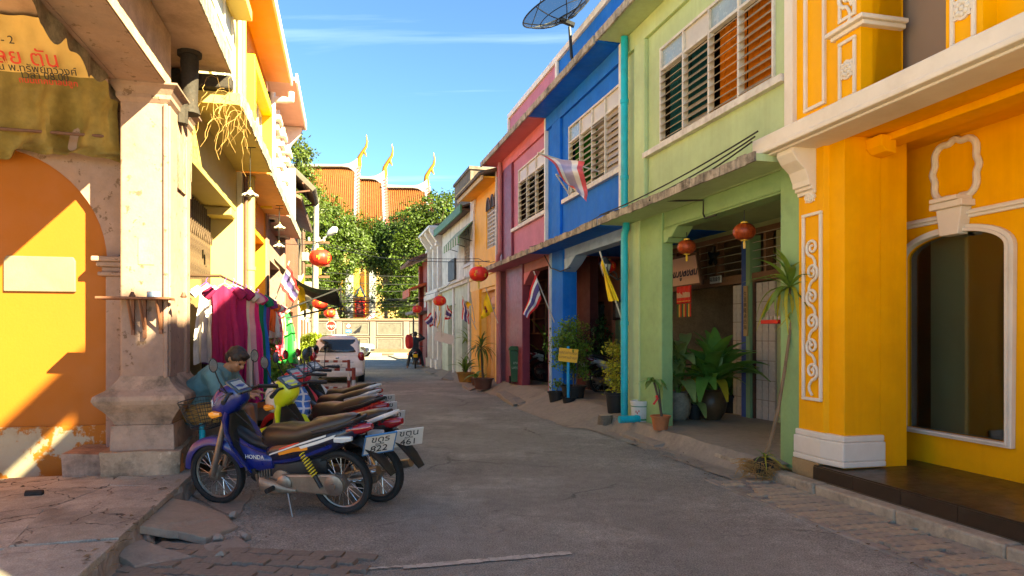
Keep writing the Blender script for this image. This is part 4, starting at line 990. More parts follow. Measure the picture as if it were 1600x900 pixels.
g = B(); g.box(f.x(362)-.06, f.x(318), 0, .28, 6.25, 6.4); g.build('window_hood', PALEY, h)
pipe(h, [(.06,.08,6.9),(.06,.08,4.25)], .05, PALEY); pipe(h, [(.2,.05,6.9),(.2,.05,4.25)], .035, CREAM)
body(h, 0, X1, 6.9, 9, CREAM, ROOFT)
g = B(); g.box(.0, X1, 0, .5, 6.9, 7.0); g.build('eave', PALEY, h)
g = B(); g.box(.05, X1, -.5, -.02, 3.45, 4.1); g.build('beam', PALEY, h, bevel=.01)
g = B(); g.box(.12, .5, -.52, -.02, 3.32, 3.45); g.build('beam_bracket', PALEY, h, bevel=.02)
g = B(); g.box(-.25, .1, -.62, -.02, .4, 4.1); g.build('pier', PALEY, h, bevel=.012); 
g = B(); g.box(-.2,.02, -.02, .06, .4, 4.1); g.build('pier_strip', CREAM, h, bevel=.01)
pipe(h, [(-.3,.13,4.08),(-.3,.13,.4)], .085, PALEY, collars=(1.2,2.6)); pipe(h, [(-.12,.1,4.08),(-.12,.1,.4)], .03, BROWNW)
STEP = mat('grey_step_concrete', (.25,.20,.155), .85, .2, 2, .3, 40, dirt=.5)
g = B(); g.box(-.4, X1, -1.2, .10, .1, .84); g.box(-3.6, -.4, -1.2, .42, .1, .72); g.build('platform', STEP, h, bevel=.012)
g = B(); g.box(1.6, X1-.02, .10, .48, .1, .59); g.build('sitting_step', STEP, h, bevel=.015)
GRILL = mat('brown_shutter_iron', (.085,.05,.028), .6, .3, 5, .15, metal=.2, dirt=.4, dscale=6, dirtcol=(.2,.13,.07))
sh = B(); sh.box(.12, X1-.1, -.44, -.42, .84, 3.4); shut = sh.build('folding_shutter', mat('shutter_back', (.03,.018,.01), .8, .2), h)
q0 = None; nbar = 46
for i in range(nbar):
    if q0 is None: q0 = MB().box(-.017,.017,-.42,-.385,.84,3.4).build('shutter_bar', GRILL, shut); q = q0
    else: q = piece('shutter_bar', q0, shut)
    q.location = (.16+(X1-.3)*i/nbar, .02*(i % 2), 0)
for z in (1.25, 2.1, 2.95):
    g = B()
    for i in range(nbar-1): a_ = .16+(X1-.3)*i/nbar; b_ = .16+(X1-.3)*(i+1)/nbar; s_ = 1 if i % 2 else -1; g.tube([(a_,-.35,z-.06*s_),(b_,-.35,z+.06*s_)], .008, 4, cap=False)
    g.build('lattice', GRILL, shut)
for x in (1.75, X1-.5): MB().box(x,x+.07,-.38,-.2,.84,2.25).build('gate_post', mat('dull_brass_bar', (.25,.18,.08), .5, .2, metal=.5), h)
# ---------------------------------------------------------------- L2 orange yellow
AMB = mat('bright_orange_paint', (.70,.27,.015), .6, .08, 1.2, .1, dirt=.2, dirtcol=(.5,.2,.02)); LEM = mat('lemon_hood_paint', (.80,.55,.03), .6, .08, 1.2, .1)
f = FL(14.6); L2F = f
h = house(f, 'orange_shophouse', 'orange shophouse with lemon yellow window surround and wide orange eaves'); X2 = 3.85
g = B(); g.box(0, X2, -.5, .48, 4.1, 4.23); g.build('canopy', mat('orange_soffit', (.72,.36,.08), .7, .1, 1.2, .12, dirt=.3, dscale=2.5, dirtcol=(.35,.18,.05)), h)
g = B(); nq = 20
for i in range(nq): a_ = X2*i/nq; g.box(a_, a_+X2/nq-.003, .48, .495+random.uniform(0,.012), 4.085+random.uniform(-.008,.004), 4.28+random.uniform(-.02,.01))
g.build('canopy_edge', MOULD, h)
wxa, wxb = 1.0, 3.5
g = wall(B(), 0, X2, 4.23, 6.95, -.25, 0, [(wxa, wxb, 4.5, 5.9)]); g.build('upper_wall', AMB, h)
louvre_window(h, wxa, wxb, 4.5, 5.9, 5.45, 5, 8, [.8], None, [FROSTW], slat=[SLATP], y=-.02)
g = B(); g.box(wxb, wxb+.12, 0, .22, 4.06, 6.1); g.box(wxa-.12, wxa, 0, .22, 4.06, 6.1); g.box(wxa, wxb, 0, .22, 5.9, 6.1); g.build('window_surround', LEM, h, bevel=.01)
g = B(); g.box(0, X2+.05, 0, .5, 6.95, 7.02); g.build('eave_soffit', AMB, h)
g = B(); g.box(-.02, X2+.1, .5, .54, 6.90, 7.1); g.build('fascia', WPAINT, h)
body(h, 0, X2, 6.9, 9, AMB, ROOFT)
g = B(); g.box(X2-.16, X2, 0, .05, 4.06, 6.84); g.build('white_strip', CREAM, h)
g = B(); g.box(0, X2, -.5, -.02, 3.45, 4.1); g.build('beam', AMB, h)
g = B(); g.box(-.35, .12, -.9, .0, .3, 4.1); g.build('pier', AMB, h); g = B(); g.box(-.36, .13, 0, .03, .3, 4.1); g.build('pier_strip', PINKW, h)
g = B(); g.box(.12, X2-.25, -.44, -.42, .3, 3.45); gate = g.build('folding_gate', mat('shutter_back', (.03,.018,.01)), h)
GATE = mat('grey_gate_iron', (.36,.32,.25), .5, .2, 5, .1, metal=.3, dirt=.4, dscale=6, dirtcol=(.12,.08,.05)); q0 = None
for i in range(40):
    if q0 is None: q0 = MB().box(-.02,.02,-.42,-.385,.72,3.4).build('gate_bar', GATE, gate); q = q0
    else: q = piece('gate_bar', q0, gate)
    q.location = (.16+(X2-.45)*i/40, .02*(i % 2), 0)
pipe(h, [(-.1,.12,6.75),(-.1,.12,4.1)], .065, WPAINT, collars=(6.2,)); pipe(h, [(-.1,.12,6.6),(-.14,.4,6.62),(-.14,.5,6.62),(-.14,.5,6.8)], .07, WPAINT)
g = B(); g.box(.02,.10,.0,.08,4.1,6.7); g.build('mould_stripe', SOOT, h)
# ---------------------------------------------------------------- L3 pink
PNK = mat('salmon_pink_paint', (.62,.36,.27), .7, .08, 1.2, .1, dirt=.25, dirtcol=(.4,.2,.14)); PWH = mat('pinkish_white_stucco', (.72,.60,.52), .7, .08, 1.5, .12, dirt=.3, dirtcol=(.45,.32,.24))
f = FL(18.1); L3F = f
h = house(f, 'pink_shophouse', 'salmon pink shophouse with white stucco pilasters and pink eaves'); X3 = 3.5
g = wall(B(), 0, X3, 4.22, 7.05, -.25, 0, [(.9,2.4,4.3,5.9)]); g.build('upper_wall', PNK, h)
g = B(); g.box(0, X3, -.4, .46, 4.1, 4.22); g.build('canopy', PNK, h); g = B(); g.box(-.02, X3, .46, .49, 4.07, 4.27); g.build('canopy_edge', MOULD, h)
g = B(); g.box(0, X3, 0, .6, 7.05, 7.12); g.build('eave_soffit', PNK, h); g = B(); g.box(-.03, X3+.02, .6, .64, 7.0, 7.2); g.box(-.04,0,0,.6,7.0,7.2); g.build('fascia', WPAINT, h)
for x in (.05, 1.6, 2.9):
    g = B(); g.box(x, x+.4, 0, .14, 4.05, 6.3); g.build('pilaster', PWH, h, bevel=.01)
    for z, e in ((4.05,.08),(4.9,.05),(5.5,.07),(6.0,.10),(6.22,.14)): g = B(); g.box(x-e*.6, x+.4+e*.6, 0, .14+e, z, z+.1); g.prism([(x+.06,z+.1),(x+.34,z+.1),(x+.2,z+.3)], .14, .14+e*.7); g.build('stucco_moulding', PWH, h, bevel=.015)
g = B(); g.prism([(0,6.3),(.14,6.3),(.22,6.5),(.5,6.85),(.55,7.04),(0,7.04)], -.02, .12, 'yz'); g.build('eave_bracket', PWH, h, bevel=.01)
for (x0_, y0_, x1_, y1_) in ((.02,.1,.02,.55),):
    g = B(); g.box(0, .06, .1, .36, 4.5, 5.95); sw = g.build('open_shutter', PWH, h, bevel=.006)
    for j in range(14): MB().box(-.012, .0, .13, .33, 4.58+j*.095, 4.65+j*.095).build('slat', PWH, sw)
g = B(); g.box(.9,2.4,-.24,-.2,4.3,5.9); g.build('window', WPAINT, h)
body(h, 0, X3, 7.05, 9, PNK, ROOFT)
g = wall(B(), 0, X3, .1, 3.9, -.3, 0, [(.5,2.9,.1,3.2)]); g.build('lower_wall', PINKW, h); g = B(); g.box(.5,2.9,-.9,-.85,.1,3.2); g.build('shop_front', BROWNW, h)
g = B(); g.box(-.1,.35,-.2,.1,.1,4.1); g.build('pier', PINKW, h, bevel=.02)
# ---------------------------------------------------------------- L4 timber house with window hood
f = FL(24); L4F = f
h = house(f, 'timber_house', 'brown timber house with small tin hood over the upper window'); X4 = 6.0
g = B(); g.box(0, X4, -6, 0, .1, 5.2); g.build('wall', mat('dark_red_timber', (.16,.055,.035), .7, .25, 1.5, .2), h)
for i in range(30): MB().box(X4*i/30+.01, X4*(i+1)/30-.012, 0, .025, .3, 5.1).build('plank', mat('brown_plank', (.19,.075,.045), .7, .25, 1.5, .2, stretch=(1,1,.3)), h)
g = B(); g.box(X4-.15, X4, 0, .06, .1, 5.3); g.build('white_corner_board', WPAINT, h)
g = B(); n_ = 12
TIN = mat('sooty_tin', (.10,.085,.07), .6, .25, 4, .2, metal=.3)
for i in range(n_): x = X4-2.2+2.2*i/n_; g.tube([(x,.0,6.25),(x,.82,5.45)], .09, 6)
g.build('tin_hood', TIN, h); 
g = B(); g.box(X4-2.3, X4, .0, .05, 5.2, 6.2); g.tube([(X4-.1,.02,5.3),(X4-.1,.72,5.42)], .03, 6); g.tube([(X4-2.1,.02,5.3),(X4-2.1,.72,5.42)], .03, 6); g.tube([(X4-2.2,.55,5.6),(X4,.55,5.6)], .03, 6); g.build('hood_frame', BROWNW, h)
g = B(); g.add([(-.2,.5,5.2),(X4,.5,5.2),(X4,-3,6.9),(-.2,-3,6.9)], [(0,1,2,3)]); g.build('roof', ROOFT, h, solid=.08)
# ---------------------------------------------------------------- L5 low whitewashed shed
f = FL(31)
h = house(f, 'whitewashed_shed', 'low whitewashed shed with weathered boards behind the bush'); X5 = 7
g = B(); g.box(0, X5, -4, .05, 0, 2.9); g.build('wall', mat('whitewash', (.66,.60,.50), .85, .15, 1.2, .2, dirt=.45, dirtcol=(.25,.2,.14), streak=.5), h)
g = B(); g.add([(-.2,.4,2.9),(X5+.2,.4,2.9),(X5+.2,-4,4),(-.2,-4,4)], [(0,1,2,3)]); g.build('roof', TIN, h, solid=.05)
for x in (1.2, 3.4, 5.2): MB().box(x, x+1.0, .05, .08, .1, 2.1).build('board_door', BROWNW, h)
# ================================================================== MOTORBIKES
def hull(g, secs, n=12, pw=.75):
    """closed body from stations along x: (x, half width, z low, z high)"""
    rings = []
    for x, w, zl, zh in secs:
        zc, hz = (zl+zh)/2, (zh-zl)/2; ring = []
        for j in range(n):
            a = 2*math.pi*j/n; c, s = math.cos(a), math.sin(a)
            ring.append((x, w*math.copysign(abs(c)**pw, c), zc + hz*math.copysign(abs(s)**pw, s)))
        rings.append(ring)
    return g.loft(rings)
def shell(g, secs, n=14):
    """curved board from stations (x, z, half width, thickness, bow)"""
    rings = []
    for i, (x, z, w, t, bow) in enumerate(secs):
        p, q = secs[max(0,i-1)], secs[min(len(secs)-1,i+1)]; d = Vector((q[0]-p[0], q[1]-p[1])).normalized(); nx, nz_ = -d.y, d.x
        ring = []
        for j in range(n):
            a = 2*math.pi*j/n; yy = w*math.cos(a); th = t*math.sin(a)*.5 - bow*(yy/max(w,1e-4))**2
            ring.append((x + nx*th, yy, z + nz_*th))
        rings.append(ring)
    return g.loft(rings)
def wheel(g_, par, x, r=.275, tw=.04, front=True):
    rot = Matrix.Rotation(R(90), 3, 'X')
    w = bpy.data.objects.new('wheel', None); C.objects.link(w); w.parent = par; w.location = (x, 0, r)
    g = B(); g.lathe([(r-.055,-tw*.7),(r-.03,-tw),(r-.008,-tw*.75),(r,0),(r-.008,tw*.75),(r-.03,tw),(r-.055,tw*.7),(r-.05,0)], 36, (0,0,0), rot, True); g.build('tyre', RUBBER, w, smooth=50)
    g = B()
    pts = [((r-.058)*math.cos(2*math.pi*i/36), 0, (r-.058)*math.sin(2*math.pi*i/36)) for i in range(36)]
    g.tube(pts, .014, 8, closed=True); g.build('rim', DSTEEL, w, smooth=True)
    g = B()
    for i in range(28):
        a = 2*math.pi*i/28; s = .03 if i % 2 else -.03; b = a + (.35 if (i//2) % 2 else -.35)
        g.tube([(.045*math.cos(b), s, .045*math.sin(b)), ((r-.06)*math.cos(a), 0, (r-.06)*math.sin(a))], .0028, 4, cap=False)
    g.build('spokes', STEEL, w)
    g = B(); g.lathe([(.02,-.07),(.05,-.06),(.06,-.035),(.06,.035),(.05,.06),(.02,.07)] if front else [(.02,-.08),(.07,-.06),(.075,-.03),(.06,.03),(.03,.08)], 18, (0,0,0), rot); g.build('hub', DSTEEL, w, smooth=40)
    return w
SEATM = mat('warm_reflection_seat_vinyl', (.030,.019,.012), .40, .15, 3, .1, 90, spec=.5); SEATB = mat('black_seat_vinyl', (.03,.022,.017), .45, .15, 3, .1, 90)  # first seat vinyl tinted brown for the warm light it reflects
LENS = plain('clear_lens', (.5,.52,.52), .1, spec=.8); AMBERL = plain('amber_lens', (.75,.28,.02), .15, spec=.7, coat=.5); REDL = plain('red_lens', (.26,.006,.012), .12, spec=.7, coat=.6)
PLATE = plain('plate_white', (.66,.62,.56), .4); INK = plain('plate_ink', (.015,.015,.018), .5); PLBLUE = plain('plate_blue_rim', (.06,.18,.38), .4)
MIRR = plain('mirror_glass', (.75,.78,.70), .04, 1)
def paintm(name, col): return mat(name, col, .32, .10, 2, 0, coat=.35, spec=.5, dirt=.12, dscale=5, dirtcol=(.15,.11,.08))
def motorbike(name, label, loc, head, lean, main, cowl=None, tail=None, seat=None, plate=None, prim=None, brand=None, basket=False, spring=None, fairing=None, stripes=None, nose=None, group='motorbikes parked in a row at the left kerb', grouped=True):
    t = thing(name, label, 'motorbike', loc, 0, group); t.rotation_euler = (R(lean), 0, head)
    main = main; cowl = cowl or main; tail = tail or main; seat = seat or SEATB
    wheel(None, t, 0, front=False); wheel(None, t, 1.24)
    g = B(); hull(g, [(.66,.085,.40,.58),(.5,.12,.40,.665),(.25,.135,.46,.70),(0,.12,.56,.77),(-.16,.085,.66,.80),(-.25,.04,.72,.80)], 14); g.build('side_panel', tail, t, smooth=50)
    if stripes:
        sp_ = [(.66,.085,.40,.58),(.5,.12,.40,.665),(.25,.135,.46,.70),(0,.12,.56,.77),(-.16,.085,.66,.80),(-.25,.04,.72,.80)]
        def side_y(x, z):
            for (xa,wa,la,ha),(xb_,wb,lb_,hb) in zip(sp_, sp_[1:]):
                if xb_ <= x <= xa or (xa, wa) == sp_[-2][:2]:
                    k = (xa-x)/(xa-xb_); w, zl, zh = wa+(wb-wa)*k, la+(lb_-la)*k, ha+(hb-ha)*k; q = min(.97, abs((z-(zl+zh)/2)/((zh-zl)/2)))**(1/.75)
                    return w*max(.05,1-q*q)**.375
            return .08
        for s in (1,-1):
            for k, (m_, pts) in enumerate(stripes):
                n_ = len(pts)//2; top_, low_ = pts[:n_], list(reversed(pts[n_:])); g = B()
                def edge(P_, u): t = u*(len(P_)-1); i_ = min(len(P_)-2, int(t)); return Vector(P_[i_]).lerp(Vector(P_[i_+1]), t-i_)
                def fn(u, v): p = edge(top_, u).lerp(edge(low_, u), v); return (p.x, s*(side_y(p.x, p.y)+.004+.0012*k), p.y)
                g.grid(fn, 14, 3); g.build('decal_stripe', m_, t, solid=.002)
    g = B(); hull(g, [(.72,.05,.56,.69),(.64,.105,.55,.745),(.48,.14,.57,.765),(.32,.15,.60,.76),(.21,.145,.63,.80),(.02,.125,.69,.845),(-.12,.095,.745,.865),(-.19,.045,.80,.86)], 16, .7); g.build('seat', seat, t, smooth=60)
    g = B(); g.tube([(.16,.14,.72),(-.06,.14,.77),(-.20,.10,.82),(-.235,0,.83),(-.20,-.10,.82),(-.06,-.14,.77),(.16,-.14,.72)], .019, 8); g.build('grab_rail', BLACK if not fairing else fairing, t, smooth=True)
    g = B(); shell(g, [(1.03,.90,.08,.07,0),(1.05,.80,.15,.07,.03),(1.03,.68,.20,.06,.07),(.98,.54,.21,.06,.09),(.90,.42,.19,.06,.08),(.82,.32,.13,.06,.04)]); g.build('leg_shield', main, t, smooth=50)
    g = B(); shell(g, [(.99,.84,.09,.03,.0),(.985,.70,.15,.03,.02),(.94,.56,.16,.03,.03),(.86,.44,.14,.03,.03)]); g.build('inner_shield', BLACK, t, smooth=50)
    g = B(); hull(g, [(.98,.07,.42,.66),(.88,.105,.34,.60),(.74,.115,.33,.54),(.60,.10,.36,.52)], 12); g.build('centre_cowl', main, t, smooth=50)
    g = B(); hull(g, [(.97,.05,.60,.72),(.80,.06,.54,.62),(.62,.07,.50,.60)], 10); g.build('tunnel_cover', BLACK, t, smooth=50)
    # front end
    cw = B(); hull(cw, [(1.225,.025,.85,.92),(1.18,.075,.79,.99),(1.10,.112,.78,1.06),(1.01,.118,.82,1.10),(.93,.095,.89,1.085),(.885,.06,.94,1.04)], 16, .6); nac = cw.build('headlamp_cowl', cowl, t, smooth=50)
    if nose: g = B(); hull(g, [(1.237,.03,.835,.935),(1.19,.083,.775,1.0),(1.11,.119,.765,1.07),(1.05,.117,.79,1.085),(1.03,.09,.82,1.07)], 16, .6); g.build('nose_panel', nose, t, smooth=50)
    g = B(); hull(g, [(1.212,.02,.885,.935),(1.195,.07,.86,.965),(1.165,.088,.85,.985),(1.13,.06,.87,.97)], 12); g.build('headlamp', LENS, t, smooth=True)
    g = B(); g.obox((.945,0,1.065), (.17,.17,.025), (0,R(-36),0)); g.build('dial', plain('dial_glass', (.04,.05,.06), .08, spec=.7), t, bevel=.008)
    g = B(); g.obox((.936,0,1.078), (.10,.12,.008), (0,R(-36),0)); g.build('dial_face', plain('dial_face', (.32,.34,.33), .3), t)
    for s in (1,-1):
        g = B(); hull(g, [(1.17,.022,.82,.86),(1.13,.04,.80,.87),(1.06,.02,.82,.86)], 8); o = g.build('indicator', AMBERL, t, smooth=True); o.location.y = s*.115
        g = B(); g.tube([(1.06,s*.075,.78),(1.15,s*.075,.52),(1.235,s*.075,.28)], [.022,.026,.028], 10); g.build('fork_leg', DSTEEL, t, smooth=True)
        g = B(); g.tube([(.90,s*.20,1.03),(.82,s*.36,1.00)], [.017,.02], 8); g.build('grip', BLACK, t, smooth=True)
        g = B(); g.tube([(.94,s*.17,1.03),(.97,s*.24,1.01),(.90,s*.37,.98)], .006, 6); g.build('lever', STEEL, t)
        g = B(); g.tube([(.93,s*.17,1.03),(.96,s*.22,1.15),(.97,s*.25,1.25)], .006, 6); m0 = g.build('mirror_stalk', BLACK, t)
        g = B(); g.lathe([(.001,-.012),(.033,-.010),(.039,0),(.034,.003)], 16, (0,0,0), Matrix.Rotation(R(-90),3,'Y')); m1 = g.build('mirror', BLACK, m0, smooth=40); m1.location = (.965,s*.265,1.29); m1.scale = (1,.9,1.6); m1.rotation_euler = (0,R(-8),R(-42))
        g = B(); g.lathe([(.001,.0034),(.033,.0038),(.001,.0044)], 16, (0,0,0), Matrix.Rotation(R(-90),3,'Y')); m2 = g.build('mirror_glass', MIRR, m0); m2.location = m1.location; m2.scale = (1,.9,1.6); m2.rotation_euler = m1.rotation_euler
    g = B(); g.tube([(.90,.2,1.03),(.95,.08,1.02),(.95,-.08,1.02),(.90,-.2,1.03)], .012, 8); g.build('handlebar', BLACK, t, smooth=True)
    g = B(); rings = []
    for i in range(15):
        a = R(5 + i*11.5); rr_ = .315; cx_, cz_ = 1.24 + rr_*math.cos(a), .28 + rr_*math.sin(a); w = .055*min(1, .25+.9*math.sin(math.pi*(i+1.2)/16))
        rings.append([(cx_ + math.cos(a)*d, y, cz_ + math.sin(a)*d) for y, d in ((-w,-.05),(-w,-.01),(-w*.6,.02),(w*.6,.02),(w,-.01),(w,-.05),(w*.55,-.012),(-w*.55,-.012))])
    g.loft(rings); g.build('front_mudguard', main, t, smooth=50)
    for y0_, y1_, z_ in ((.16,.05,.0),(.14,.02,.03),(-.15,-.04,.01),(-.16,.03,.04)):
        g = B(); g.tube([(.93,y0_,1.02),(1.04,y0_*.8,1.06+z_),(1.10,y1_,.98),(1.06,y1_*.6,.82)], .005, 5); g.build('control_cable', BLACK, t)
    g = B(); g.tube([(.99,.04,.86),(.62,.10,.62)], .005, 4)
    for s in (1,-1): g.tube([(.96,s*.108,.64),(.86,s*.12,.585),(.70,s*.122,.535),(.62,s*.108,.515)], .0035, 4)
    for s in (1,-1): g.tube([(.55,s*.128,.50),(.30,s*.14,.545),(.02,s*.128,.645)], .0035, 4)
    g.build('panel_gap', BLACK, t)
    g = B(); g.obox((.80,.116,.345), (.10,.006,.05), (0,.3,0)); g.build('air_scoop', BLACK, t)
    # engine, exhaust, swing arm
    g = B(); g.lathe([(.03,-.10),(.10,-.09),(.115,-.04),(.115,.06),(.09,.10),(.03,.11)], 18, (.52,0,.27), Matrix.Rotation(R(90),3,'X')); g.tube([(.58,0,.28),(.80,0,.30)], [.085,.07], 12)
    for i in range(6): g.obox((.64+.026*i,0,.29), (.01,.17,.17))
    g.build('engine', DSTEEL, t, smooth=40)
    g = B(); g.tube([(.78,-.03,.24),(.66,-.09,.15),(.45,-.13,.15),(.2,-.15,.22),(-.02,-.155,.28),(-.26,-.155,.34)], [.018,.018,.02,.04,.045,.04], 12); g.build('exhaust', DSTEEL, t, smooth=True)
    g = B(); prof = []
    for k in range(9): a = R(90+180*k/8); prof.append((.50+.075*math.cos(-a+math.pi)*1.0, .27+.0*0+.075*math.sin(a)))
    prof = [(.56,.27),(.50,.345),(.0,.375),(-.07,.34),(-.085,.28),(-.07,.22),(.0,.19),(.48,.20)]
    g.prism(prof, .085, .125); g.build('chain_case', mat('dusty_alloy', (.34,.25,.17), .42, .2, 6, .12, metal=.55, dirt=.4, dirtcol=(.16,.10,.06)), t, bevel=.018)
    rx_ = Matrix.Rotation(R(-90),3,'X')
    g = B(); g.lathe([(.085,0),(.085,.012),(.06,.02),(.025,.022),(.02,.035),(.001,.035)], 22, (-.0,.122,.282), rx_); g.build('case_cover', DSTEEL, t, smooth=40); g = B(); g.lathe([(.07,0),(.07,.014),(.05,.024),(.001,.026)], 20, (.47,.122,.272), rx_); g.build('case_cover', DSTEEL, t, smooth=40)
    g = B(); hull(g, [(.70,.03,.20,.32),(.60,.035,.17,.30),(.48,.03,.19,.26),(.36,.01,.20,.23)], 10); o = g.build('foot_guard', mat('dusty_alloy', (.3,.2,.15)), t, smooth=50); o.location.y = .13
    g = B(); hull(g, [(.86,.05,.24,.42),(.70,.075,.17,.46),(.50,.08,.15,.50),(.28,.07,.22,.52),(.12,.03,.32,.5)], 12); g.build('engine_guard', BLACK, t, smooth=50)
    g = B(); g.tube([(.56,-.22,.24),(.56,.22,.24)], .014, 8); g.tube([(.56,.14,.24),(.56,.25,.24)], .022, 8); g.tube([(.56,-.14,.24),(.56,-.25,.24)], .022, 8); g.build('footpeg', RUBBER, t)
    g = B(); g.tube([(.45,.12,.2),(.36,.2,.0)], .011, 8); g.tube([(.36,.2,.005),(.31,.22,.005)], .012, 8); g.build('kickstand', DSTEEL, t)
    for s in (1,-1):
        g = B(); a_, b_ = Vector((.29,s*.125,.56)), Vector((.12,s*.125,.26)); sp = spring or BLACK
        pts = []
        for i in range(91):
            q = a_.lerp(b_, .05+.65*i/90); d = (b_-a_).normalized(); n1 = d.orthogonal().normalized(); n2 = d.cross(n1); w = 2*math.pi*i/10
            pts.append(q + (n1*math.cos(w)+n2*math.sin(w))*.026)
        g.tube(pts, .0065, 5); so = g.build('shock_spring', sp, t)
        g = B(); g.tube([a_, b_], .013, 8); g.tube([a_.lerp(b_,.68), b_], .02, 8); g.build('shock_body', BLACK if spring else STEEL, t)
    # tail
    g = B(); hull(g, [(.0,.085,.70,.765),(-.13,.092,.685,.785),(-.24,.062,.70,.795),(-.31,.025,.735,.785)], 12); o = g.build('tail_lamp', REDL, t, smooth=50)
    for s in (1,-1):
        g = B(); hull(g, [(-.02,.02,.64,.69),(-.10,.03,.64,.70),(-.18,.015,.66,.70)], 8); o = g.build('rear_indicator', LENS if s else AMBERL, t, smooth=True); o.location.y = s*.105
    g = B(); shell(g, [(.05,.60,.08,.03,0),(-.12,.64,.09,.03,.02),(-.26,.58,.085,.03,.02),(-.38,.46,.07,.025,.02),(-.47,.36,.05,.02,.01)]); g.build('rear_mudguard', BLACK, t, smooth=50)
    if plate:
        pm = Matrix.Translation((-.372,0.01,.625)) @ Euler((0,R(-34),R(-44))).to_matrix().to_4x4()
        g = B(); g.M = pm; g.box(-.008,.0,-.125,.125,-.105,.105); pl = g.build('licence_plate', PLATE, t, bevel=.004)
        if prim: g = B(); g.M = pm; [g.box(-.011,.002,a0,a1,b0,b1) for a0,a1,b0,b1 in ((-.133,.133,.105,.114),(-.133,.133,-.114,-.105),(-.133,-.125,-.105,.105),(.125,.133,-.105,.105))]; g.build('plate_frame', PLBLUE, t)
        rot = (pm.to_3x3() @ Euler((R(90),0,R(-90))).to_matrix()).to_euler()
        for s_, z_, b_ in ((.098,.058,plate[0]), (.036,.004,plate[1]), (.10,-.054,plate[2])):
            text(b_, s_, INK, t, pm @ Vector((-.0095,0,z_)), rot, .001)
    if brand:
        text(brand[0], brand[1], PLATE, t, brand[2], brand[3], .001)
    if basket:
        bk = B(); c0, c1 = (1.32,.72,.11,.09), (1.36,.93,.19,.15)
        def rim(z, cx_, hx, hy): return [(cx_+hx*math.copysign(abs(math.cos(a))**.5, math.cos(a)), hy*math.copysign(abs(math.sin(a))**.5, math.sin(a)), z) for a in [2*math.pi*i/28 for i in range(28)]]
        rings = [rim(.70+.23*k/7, 1.31+.03*k/7, .11+.05*k/7, .115+.06*k/7) for k in range(8)]
        for k, rg in enumerate(rings): bk.tube(rg, .0045 if k == 7 else .0022, 5, closed=True)
        for j in range(28): bk.tube([rg[j] for rg in rings], .002, 4, cap=False)
        for j in range(0,14,1): bk.tube([rings[0][j], rings[0][-j-1]], .002, 4, cap=False)
        bk.build('basket', BLACK, t)
        g = B(); g.tube([(1.2,.05,.8),(1.22,.05,.72),(1.3,.05,.69)], .006, 6); g.tube([(1.2,-.05,.8),(1.22,-.05,.72),(1.3,-.05,.69)], .006, 6); g.build('basket_bracket', BLACK, t)
    return t
def bike_pose(rear, front):
    d = front - rear; return rear, math.atan2(d.y, d.x)
BLUEM = paintm('metallic_blue', (.003,.013,.15)); NAVYM = paintm('bike_navy', (.006,.008,.03)); WHITEM = paintm('bike_white', (.68,.66,.62)); LIME = paintm('lime_yellow', (.62,.66,.02)); REDM = paintm('bike_red', (.62,.018,.015)); BLKM = paintm('bike_black', (.012,.012,.014)); PINKM = paintm('bike_crimson', (.60,.02,.06)); SILV = paintm('bike_silver', (.45,.45,.45))
YSPR = plain('yellow_spring', (.62,.46,.02), .4); ORD = plain('decal_orange', (.75,.25,.02), .4)
a, hd = bike_pose(Vector((-1.41,5.74,.01)), Vector((-2.63,6.10,.01)))
st = [(PLATE, [(.62,.51),(.30,.625),(.05,.705),(.05,.69),(.32,.605),(.62,.497)]), (ORD, [(.52,.53),(.36,.585),(.22,.61),(.22,.575),(.36,.55),(.5,.512)]), (PLATE, [(.30,.60),(.12,.655),(-.04,.71),(-.02,.68),(.12,.63),(.28,.582)]), (REDM, [(.5,.57),(.4,.605),(.3,.64),(.3,.63),(.4,.592),(.5,.555)]), (BLUEM, [(.60,.45),(.35,.50),(.0,.63),(.0,.60),(.35,.47),(.6,.42)])]
motorbike('motorbike', 'dark blue motorbike with wire front basket and yellow spring, nearest the camera', a, hd, -7, BLUEM, tail=NAVYM, plate=('ขดร','ภูเก็ต','822'), prim=True, brand=('HONDA', .050, (.745,.128,.485), (R(90),0,R(180))), basket=True, spring=YSPR, seat=SEATM, stripes=st)
a, hd = bike_pose(Vector((-1.19,6.14,.01)), Vector((-2.30,6.68,.01)))
motorbike('motorbike', 'white and lime yellow motorbike second from the camera with plate 461', a, hd, -7, LIME, cowl=LIME, nose=WHITEM, tail=BLKM, plate=('ขตน','ภูเก็ต','461'), seat=SEATM, fairing=WHITEM)
a, hd = bike_pose(Vector((-1.56,7.45,.01)), Vector((-2.68,8.0,.01)))
motorbike('motorbike', 'red and black scooter in the middle of the parked row', a, hd, -6, REDM, cowl=REDM, tail=REDM, plate=('กนก','ภูเก็ต','537'), seat=SEATM, brand=('CLICK', .085, (.28,.142,.58), (R(84),R(-12),R(180))), stripes=[(PLATE, [(.5,.60),(.3,.66),(.0,.74),(.0,.73),(.3,.645),(.5,.585)])])
a, hd = bike_pose(Vector((-1.80,8.45,.01)), Vector((-2.90,9.05,.01)))
motorbike('motorbike', 'crimson scooter with pale tail fairing behind the red and black one', a, hd, -6, PINKM, cowl=PINKM, tail=WHITEM, plate=('ขจย','ภูเก็ต','18'), seat=SEATM, fairing=SILV)
a, hd = bike_pose(Vector((-1.98,9.45,.01)), Vector((-3.05,10.1,.01)))
motorbike('motorbike', 'white motorbike with dark stripes on its cowl, farthest in the row', a, hd, -6, WHITEM, cowl=WHITEM, tail=SILV, plate=('ขฉบ','ภูเก็ต','204'), seat=SEATB, fairing=WHITEM)
